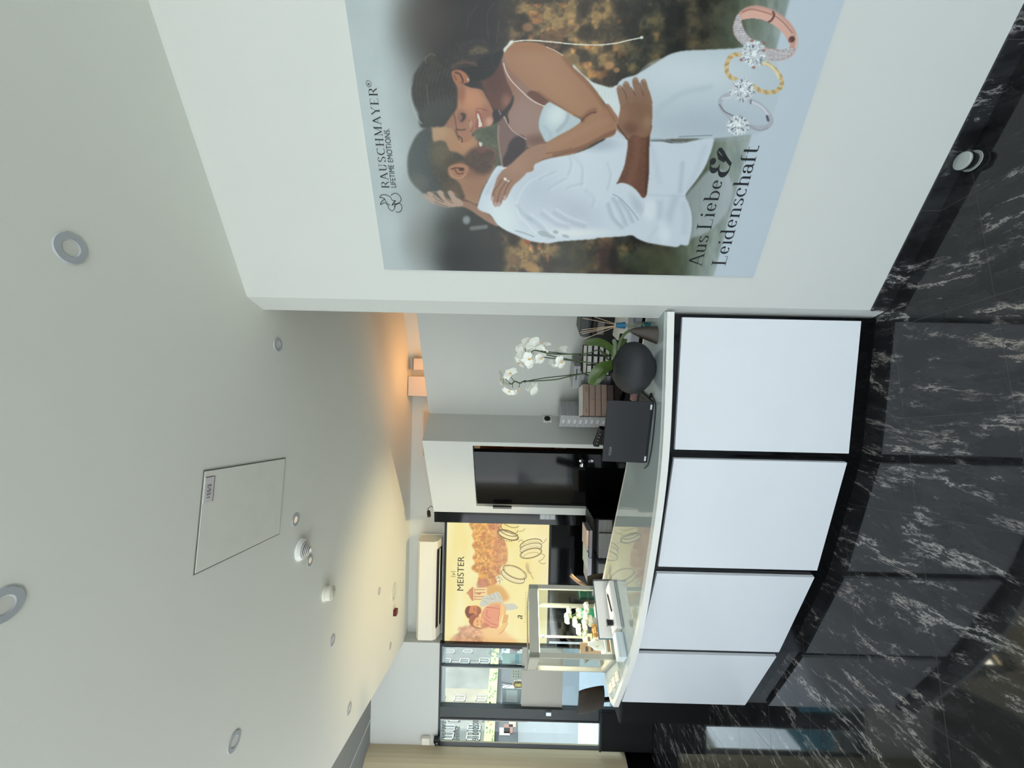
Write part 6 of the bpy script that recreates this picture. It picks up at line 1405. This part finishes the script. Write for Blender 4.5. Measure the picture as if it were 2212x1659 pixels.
for (a, b) in (((430, 240), (640, 310)), ((980, 245), (1190, 310)), ((300, 400), (540, 530)), ((860, 390), (1120, 520)), ((240, 560), (500, 720)), ((840, 560), (1110, 740))):
    p0, p1 = PW(a, 930, 1530, 10.53), PW(b, 930, 1530, 10.53); bwin(p0[0], p0[1], p1[0], p1[1])
a = onv(1063, 1400, fa, fb); b = onv(1079, 1400, fa, fb)
bz0, bz1 = b.z, a.z
MB().box((.6, -5, (bz0+bz1)/2), (1.2, 108, bz1-bz0)).build('banner', M('pale_green_banner', (146, 158, 108), .7), bl)
for i, (ya, yb, c_) in enumerate(((28, 36, (112, 106, 92)), (44, 49.5, (122, 122, 114)), (58, 61, (84, 88, 86)), (64, 69, (118, 112, 98)), (76, 79.5, (84, 88, 86)), (86, 93, (112, 114, 108)))):
    MB().box((.03, (ya+yb)/2-75, 17.0), (.10, yb-ya, 24)).build('facade_strip', M('facade_strip_%d' % i, c_, .85, var=.15, vscale=.5), bl)
dots = MB(); rr = random.Random(4)
for i in range(120): dots.box((1.22, rr.uniform(-26, 18), rr.uniform(bz0+.2, bz1-.2)), (.03, rr.uniform(.25, .5), rr.uniform(.12, .3)))
dots.build('banner_motifs', M('banner_green', (84, 108, 66), .7), bl)['kind'] = 'stuff'
for (x, y) in ((1052, 1574), (1058, 1581)):
    v = onv(x, y, fa, fb); MB().ball((1.25, v.y-75, v.z), (.1, .5, .5)).build('banner_flower', M('banner_orange', (190, 120, 74), .7), bl)
MB().box((.3, -5, bz0/2), (.7, 108, bz0)).build('shop_front', M('shop_dark', (58, 64, 68), .5, var=.2, vscale=.4), bl)
for (x, y, w_, h_, c_, n_) in ((1098, 1584, 1.6, 1.4, (150, 104, 92), 'shop_display'), (1110, 1572, 1.4, 1.1, (190, 176, 150), 'shop_display'), (1090, 1590, 1.3, 1.6, (196, 202, 200), 'shop_display'), (1098, 1500, 2.6, 2.0, (196, 206, 210), 'shop_window'), (1088, 1420, 3.6, 2.4, (178, 206, 206), 'shop_window')):
    v = onv(x, y, fa, fb); MB().box((.68, v.y-75, max(v.z, h_/2+.2)), (.08, w_, h_)).build(n_, M('shop_'+str(c_), tuple(int(v_*.72) for v_ in c_), .6), bl)
cn = thing('street_canopy', 'flat teal glass canopy over the pavement outside the street window', 'canopy', (-3.6, 6.2, 3.05)); MB().box((0, 0, 0), (4.2, 1.6, .03)).build('glass_slab', thin_glass('teal_canopy_glass', (120, 160, 168)), cn)
MB().box((0, .78, -.03), (4.2, .04, .10)).build('edge_beam', frame_b, cn)

# ================================================================ GLASS DISPLAY CASE ON THE COUNTER
G0, G1, G2, G3 = Vector((-1.700, 2.440)), Vector((-1.400, 2.742)), Vector((-1.735, 3.005)), Vector((-2.030, 2.705))
gx = (G1-G0).normalized(); gy_ = Vector((-gx.y, gx.x)); ga_ = math.atan2(gx.y, gx.x); WX = (G1-G0).length; WYd = 0.43; GH = 0.545
case = thing('display_case', 'white framed glass display case standing at the end of the counter', 'display case', (G0.x, G0.y, CT), ga_)
cf_ = M('champagne_frame', (176, 174, 160), 0.4, metal=.15)
m = MB()
tpost = 0.026
for (x, y) in ((0, 0), (WX, 0), (WX, WYd), (0, WYd)):
    m.box((x+(tpost/2 if x == 0 else -tpost/2), y+(tpost/2 if y == 0 else -tpost/2), GH/2), (tpost, tpost, GH-.002))
m.build('corner_posts', cf_, case)
for z in (GH-0.030, 0.014):
    m = MB()
    hh2 = 0.060 if z > .1 else 0.028
    m.box((WX/2, tpost/2, z), (WX-.002, tpost, hh2)); m.box((WX/2, WYd-tpost/2, z), (WX-.002, tpost, hh2)); m.box((tpost/2, WYd/2, z), (tpost, WYd-.002, hh2)); m.box((WX-tpost/2, WYd/2, z), (tpost, WYd-.002, hh2))
    m.build('top_rail' if z > .1 else 'base_rail', cf_, case)
cg = thin_glass('case_glass', (250, 252, 250))
for (c, d) in (((WX/2, .013, GH/2), (WX-.05, .003, GH-.09)), ((WX/2, WYd-.013, GH/2), (WX-.05, .003, GH-.09)), ((.013, WYd/2, GH/2), (.003, WYd-.05, GH-.09)), ((WX-.013, WYd/2, GH/2), (.003, WYd-.05, GH-.09))):
    MB().box(c, d).build('pane', cg, case)
MB().box((WX/2, WYd/2, GH-.006), (WX-.05, WYd-.05, .004)).build('top_pane', cg, case)
MB().box((WX/2, WYd/2, .004), (WX-.05, WYd-.05, .008)).build('floor_panel', rim_m, case)
MB().box((WX*.48, WYd-.018, .27), (.014, .012, GH-.09)).build('sliding_rail', cf_, case)
MB().box((WX*.48, WYd-.030, GH-.115), (.016, .018, .022)).build('cylinder_lock', chrome, case)
for y_ in (.03, WYd-.03): MB().box((WX/2, y_, GH-.063), (WX-.06, .008, .004)).build('led_strip', M('led_strip', (255, 240, 205), .5, emis=(255, 232, 185), es=9), case)
def cl(x, y, z=0): q_ = G0+gx*x+gy_*y; return (q_.x, q_.y, CT+z)
FLZ = .0085
L = bpy.data.lights.new('case_fill_light', 'AREA'); L.shape = 'RECTANGLE'; L.size = WX-.08; L.size_y = .30; L.energy = 7.0; L.color = (1.0, .93, .78)  # added fill light that brightens the wares inside the case
o = bpy.data.objects.new('case_fill_light', L); COL.objects.link(o); o.parent = case; o.location = (WX/2, WYd/2, GH-.07)
# wares in the case
sh = thing('case_platform', 'white raised platform with tan edge inside the display case', 'platform', cl(WX*.5, WYd*.42, FLZ), ga_)
MB().box((0, 0, .022), (WX-.10, .24, .044)).build('box', rim_m, sh); MB().box((0, -.1215, .022), (WX-.10, .002, .018)).build('tan_edge', M('tan_edge', (160, 140, 116), .6), sh)
PZ = FLZ+.0445
def petals(c, n, r, size, m, tilt=.5, rnd=None):
    for k in range(n):
        a = k*6.2832/n+(rnd or 0); d = Vector((math.cos(a), math.sin(a), tilt)).normalized()
        m.ball(Vector(c)+d*r, (size, size*.8, size*.5), 8, 6, R=rot_to(d))
bq = thing('white_bouquet', 'bouquet of white blossoms with green leaves inside the display case', 'flowers', cl(WX*.60, WYd*.50, PZ), ga_)
m = MB(); pos = [(0, 0, .15), (.055, .0, .12), (-.05, -.01, .13), (.03, -.04, .08), (-.025, -.04, .09), (.085, -.03, .065), (-.080, 0, .09), (.02, .0, .205), (.0, -.03, .05), (.06, .01, .185)]
for i, c in enumerate(pos):
    petals(c, 7, .028, .040, m, .4, i); petals(c, 5, .014, .030, m, 1.2, i+.5)
m.build('blossoms', M('cream_blossom', (246, 244, 226), .55), bq, smooth=True)
m = MB()
for c in pos: m.ball(Vector(c)+Vector((0, -.006, .018)), (.012, .012, .012), 8, 6)
m.build('flower_hearts', M('yellow_heart', (216, 206, 110), .6), bq, smooth=True)
for i in range(12):
    a = random.uniform(0, 6.28); c = Vector((random.uniform(-.06, .06), random.uniform(-.03, .02), random.uniform(.04, .16))); d = Vector((math.cos(a), -.4, math.sin(a)*.8)).normalized()
    leaf_loft([c, c+d*.035, c+d*.07+Vector((0, 0, .01))], .016, bq, M('fresh_green', (96, 138, 70), .5))
MB().lathe([(.001, 0), (.028, 0), (.034, .03), (.026, .05), (.001, .05)], seg=20).build('holder', rim_m, bq, smooth=True)
gb = thing('green_box', 'turquoise green box behind the white bouquet in the display case', 'box', cl(WX*.78, WYd*.83, FLZ), ga_)
MB().box((0, 0, .06), (.085, .06, .12), bev=.002).build('body', M('turquoise', (60, 150, 122), .5), gb); MB().box((0, 0, .126), (.087, .062, .012), bev=.002).build('lid', M('turquoise_lid', (78, 166, 138), .5), gb)
gp = thing('golden_vessel', 'small golden lattice patterned vessel at the foot of the bouquet', 'vessel', cl(WX*.44, WYd*.34, PZ), ga_)
gm2 = M('gold_lattice', (176, 124, 58), .4, metal=.5)
m = MB().lathe([(.001, 0), (.026, 0), (.036, .012), (.038, .035), (.033, .052), (.028, .055), (.024, .05), (.001, .045)], seg=28); m.build('body', gm2, gp, smooth=True)
m = MB()
for k in range(14):
    for s_ in (-1, 1):
        m.tube([Vector((.0375*math.cos(a), .0375*math.sin(a), .008+.042*f)) for f, a in [(i/6, k*6.2832/14+s_*i/6*.9) for i in range(7)]], .0014, 4)
m.build('lattice', brass, gp)['kind'] = 'stuff'
bm_w = M('beech_wood', (186, 140, 88), .55, var=.08, vscale=30)
for i, (x, y, h_, lab) in enumerate(((.42, .12, .05, 'small wooden ring block in front of the golden vessel'), (.26, .08, .035, 'low wooden ring block at the front of the display case'))):
    t = thing('ring_block', lab, 'block', cl(WX*x, WYd*.19+.060*i, PZ), ga_+.2*i); MB().box((0, 0, h_/2), (.035, .035, h_), bev=.002).build('body', bm_w, t)
    MB().tube([(0.009*math.cos(a), 0, h_+.008+.009*math.sin(a)) for a in [6.2832*k/16 for k in range(17)]], .0016, 5).build('ring', brass, t)
for i, (x, y, rz_, lab) in enumerate(((.42, .80, .2, 'cream printed card standing in the display case beside the bouquet'), (.22, .50, -.5, 'tan printed card at the left side of the display case'))):
    t = thing('printed_card', lab, 'card', cl(WX*x, WYd*y, FLZ if i == 0 else PZ), ga_+rz_); MB().box((0, 0, .07), (.075, .004, .14)).build('board', M('cream_card_%d' % i, (222, 204, 170) if i == 0 else (176, 146, 112), .6), t)
    mk = MB(); mk.box((0, -.0028, .095), (.03, .001, .018)); mk.box((0, -.0028, .06), (.022, .001, .012)); mk.build('printed_marks', M('card_print', (90, 80, 76), .7), t)['kind'] = 'stuff'
sp = thing('succulent', 'small dark green spiky plant in a white pot in the display case', 'plant', cl(WX*.20, WYd*.83, FLZ), 0)
MB().lathe([(.001, 0), (.024, 0), (.030, .07), (.026, .07), (.001, .065)], seg=20).build('pot', rim_m, sp, smooth=True)
for k in range(11):
    a = k*2.4; d = Vector((math.cos(a)*.6, math.sin(a)*.6, .8)).normalized(); leaf_loft([Vector((0, 0, .066)), Vector((0, 0, .07))+d*.04, Vector((0, 0, .07))+d*.085], .014, sp, M('dark_green_leaf', (44, 66, 48), .5))
jb = thing('jewellery_bust', 'white necklace bust with gold chain near the left pane of the case', 'bust', cl(WX*.24, WYd*.25, PZ), ga_)
MB().loft([[Vector((w_*math.cos(a), d_*math.sin(a)+o_, z)) for a in [6.2832*k/18 for k in range(18)]] for (w_, d_, o_, z) in ((.036, .022, 0, 0), (.040, .022, 0, .02), (.036, .018, .003, .06), (.014, .010, .006, .085), (.012, .009, .006, .10))]).build('body', rim_m, jb, smooth=True)
MB().tube([(.020*math.cos(a), -.020-.004*math.sin(a), .055+.028*math.sin(a)) for a in [3.1416+3.1416*k/14 for k in range(15)]], .0016, 5).build('chain', brass, jb)
# ---------------------------------------------------------------- trays in front of the case
def on_top(x, y, z=0): v = onz(x, y, CT+z); return v
a = on_top(1318, 1300, .0)
pe = thing('paisley_binder', 'flat blue paisley patterned binder leaning against the display case', 'binder', (-1.475, 2.555, CT), ga_+math.radians(-4))
pai = M('paisley_cover', (60, 96, 112), .55, var=.35, vscale=60)
MB().box((0.02, 0.0, .058), (.34, .012, .112), R=Matrix.Rotation(math.radians(-8), 4, 'X'), bev=.002).build('cover', pai, pe)
MB().box((0.02, -.010, .056), (.33, .008, .105), R=Matrix.Rotation(math.radians(-8), 4, 'X')).build('pages', M('paper', (235, 233, 228), .7), pe)
MB().box((0.19, -.008, .056), (.010, .02, .11), R=Matrix.Rotation(math.radians(-8), 4, 'X')).build('clasp', M('dark_steel', (90, 88, 84), .35, metal=1), pe)
tr1 = thing('jewellery_tray', 'white lacquered jewellery tray lying before the display case', 'tray', (-1.395, 2.475, CT), ga_+math.radians(4))
MB().box((0, 0, .02), (.27, .14, .04), bev=.004).build('box', rim_m, tr1); MB().box((0, 0, .0405), (.25, .12, .003)).build('felt_pad', M('pale_felt', (232, 230, 234), .9), tr1)
MB().box((0.0, -.0705, .008), (.27, .002, .004)).build('shadow_line', gseam, tr1)
rk = thing('black_ring_stand', 'small black ring stand standing on the white jewellery tray', 'ring stand', (-1.455, 2.410, CT+.0425), ga_)
MB().box((0, 0, .016), (.03, .026, .032), bev=.003).build('block', black_m, rk); MB().box((0, 0, .034), (.036, .032, .004), bev=.001).build('top', black_g, rk)
tr2 = thing('ring_box', 'pale blue white ring box at the counter\'s edge below the display case', 'box', (-1.535, 2.312, CT), ga_+math.radians(4))
MB().box((0, 0, .017), (.13, .085, .034), bev=.003).build('base', M('ice_white', (214, 224, 228), .4), tr2); MB().box((0, 0, .041), (.132, .087, .013), bev=.003).build('lid', M('ice_white_lid', (224, 232, 236), .35), tr2)
pn_ = thing('ballpoint_pen', 'dark ballpoint pen lying on the jewellery tray', 'pen', (-1.37, 2.48, CT+.047), ga_+.4)
MB().tube([(-.06, 0, 0), (.055, 0, 0)], .004, 8).build('barrel', black_m, pn_, smooth=True); MB().tube([(.055, 0, 0), (.07, 0, 0)], [.004, .001], 8).build('tip', chrome, pn_)
# display rail at the foot of the case: small jewels on cream pads
pad_l = ['cream jewellery pad with gold studs, nearest the ring box', 'cream jewellery pad with gold studs, middle of the three by the case', 'cream jewellery pad with gold studs, closest to the counter\'s left tip']
for i in range(3):
    q_ = G0+(G3-G0)*(.10+.28*i)-gx*.075
    t = thing('jewellery_pad', pad_l[i], 'jewellery pad', (q_.x, q_.y, CT), ga_+math.radians(90)+.05*i, 'cream jewellery pads left of the display case')
    MB().box((0, 0, .006), (.075, .045, .012), bev=.003).build('pad', M('cream_pad', (240, 228, 206), .8), t)
    g_ = MB(); [g_.ball((-.025+.0125*k, -.01+.02*(k % 2), .0135), (.005, .005, .004), 6, 4) for k in range(5)]; g_.build('studs', brass, t)['kind'] = 'stuff'

# ================================================================ SHELF WITH GREY BOXES UNDER THE SIGN
rkx = thing('low_shelf_rack', 'black two tier shelf rack below the glowing sign', 'shelf', (-1.675, 4.02, 0))
m = MB()
for z in (.645, .84): m.box((0, 0, z), (.76, .40, .02))
for x_ in (-.375, .375): m.box((x_, 0, .42), (.012, .40, .85))
m.build('frame', black_m, rkx); MB().box((0, .195, .42), (.75, .01, .84)).build('back_panel', black_m, rkx)
def gstack(x0y, x1y, lab, grp, n, Y=3.84, hh=.0435, zb=.6555):
    a = ony(1300, x0y, Y); b = ony(1300, x1y, Y); w_ = abs(a.x-b.x); cx = (a.x+b.x)/2
    t = storage_box('storage_box', lab % 'lowest', (cx, Y+.125, zb), 0, w_-.004, .25, hh-.0007, grp, False)
    for i in range(1, n): dup(t, (cx, Y+.125, zb+i*hh), 0, lab % order_name(i, n))
gstack(1122, 1150, 'flat grey box on the rack beside the black column, %s', 'grey boxes on the rack nearest the column', 3, 3.86)
gstack(1152, 1206, 'long flat grey box mid rack under the sign, %s', 'grey boxes in the middle of the rack', 3)
gstack(1218, 1262, 'flat grey box on the rack partly behind the display case, %s', 'grey boxes on the rack by the display case', 3)
for i, (y0, y1, z0, h_, c_, lab) in enumerate(((1146, 1206, .0, .026, (172, 172, 184), 'grey spined magazine lying at the bottom of the rack\'s upper tier'), (1204, 1262, .0, .034, (206, 204, 216), 'lilac white magazine pile beside the armchair arm'), (1147, 1180, .027, .010, (186, 140, 110), 'thin brown folder on the grey magazine'), (1146, 1189, .038, .018, (232, 214, 208), 'pinkish white book on top of the brown folder'), (1194, 1230, .035, .012, (226, 238, 236), 'slim pale booklet on the lilac magazines'))):
    a = ony(1268, y0, 3.85); b = ony(1268, y1, 3.85)
    t = thing('magazine' if i not in (2,) else 'folder', lab, 'magazine' if i != 2 else 'folder', ((a.x+b.x)/2, 3.97, .8505+z0), 0)
    MB().box((0, 0, h_/2), (abs(a.x-b.x), .24, h_-.0006), bev=.001).build('cover', M('mag_%d' % i, c_, .6), t)

# ================================================================ CHAIRS
lea = M('brown_leather', (58, 48, 38), .5, var=.12, vscale=12, bump=.1)
def armchair(label, loc_, rz, mat, top, arms=None, wd=.30, hb=.30):
    t = thing('office_chair', label, 'chair', loc_, rz)
    # local -Y = the side of the back that faces away from the sitter
    rings = []
    for i in range(9):
        f = i/8; z = top-hb+hb*f; y = -.02-.06*f; w_ = wd/2*(1-.10*abs(2*f-1)**3)
        ring = []
        for k in range(16):
            a = 6.2832*k/16; ca, sa = math.cos(a), math.sin(a); ring.append(Vector((w_*math.copysign(abs(ca)**.5, ca), y+.028*math.copysign(abs(sa)**.7, sa)+.03*(ca*ca), z)))
        rings.append(ring)
    MB().loft(rings).build('backrest', mat, t, smooth=True)
    MB().box((0, .22, .47), (wd+.12, .44, .09), bev=.03).build('seat', mat, t, smooth=True)
    MB().tube([(0, 0.0, .45), (0, -.03, top-hb+.05)], .02, 8).build('back_post', black_m, t)
    MB().tube([(0, .22, .10), (0, .22, .44)], .028, 10).build('gas_column', black_m, t)
    for k in range(5):
        a = k*1.2566; MB().tube([(0, .22, .10), (.27*math.cos(a), .22+.27*math.sin(a), .055)], .018, 6).build('leg', black_m, t)
        MB().ball((.27*math.cos(a), .22+.27*math.sin(a), .0265), (.05, .05, .052), 10, 8).build('castor', black_m, t)
    if arms:
        for s_ in (-1, 1):
            MB().tube(A._smooth([(s_*(wd/2+.04), .02, .62), (s_*(wd/2+.06), .10, .67), (s_*(wd/2+.06), .30, .67), (s_*(wd/2+.05), .36, .60), (s_*(wd/2+.03), .34, .48)], 5, closed=False), .017, 8).build('armrest', arms, t, smooth=True)
    return t
cw = M('curved_wood', (168, 138, 112), .5)
armchair('dark brown leather chair at the left end of the counter', (-3.00, 3.78, 0), math.radians(-14), lea, .975, None, .27, .25)
c1_ = armchair('dark chair with a curved wooden rim seen right of the display case', (-1.80, 3.44, 0), 0, M('dark_seat_fabric', (26, 25, 26), .7), .98, None, .34, .34)
cr = [ony(x, y, 3.40) for x, y in ((1268, 1268), (1262, 1263), (1250, 1257), (1240, 1249), (1233, 1242))]
MB().tube(A._smooth([(p.x+1.80, p.y-3.44, p.z) for p in cr], 5, closed=False), .017, 8).build('back_rim', cw, c1_, smooth=True)

pl2 = thing('black_plinth', 'low black board standing before the glazed street door', 'plinth', (-3.90, 4.44, 0))
MB().box((0, 0, .29), (.44, .05, .58), bev=.004).build('body', M('dull_black', (10, 10, 11), .6), pl2); MB().box((0, 0, .59), (.45, .055, .02)).build('top', black_m, pl2)
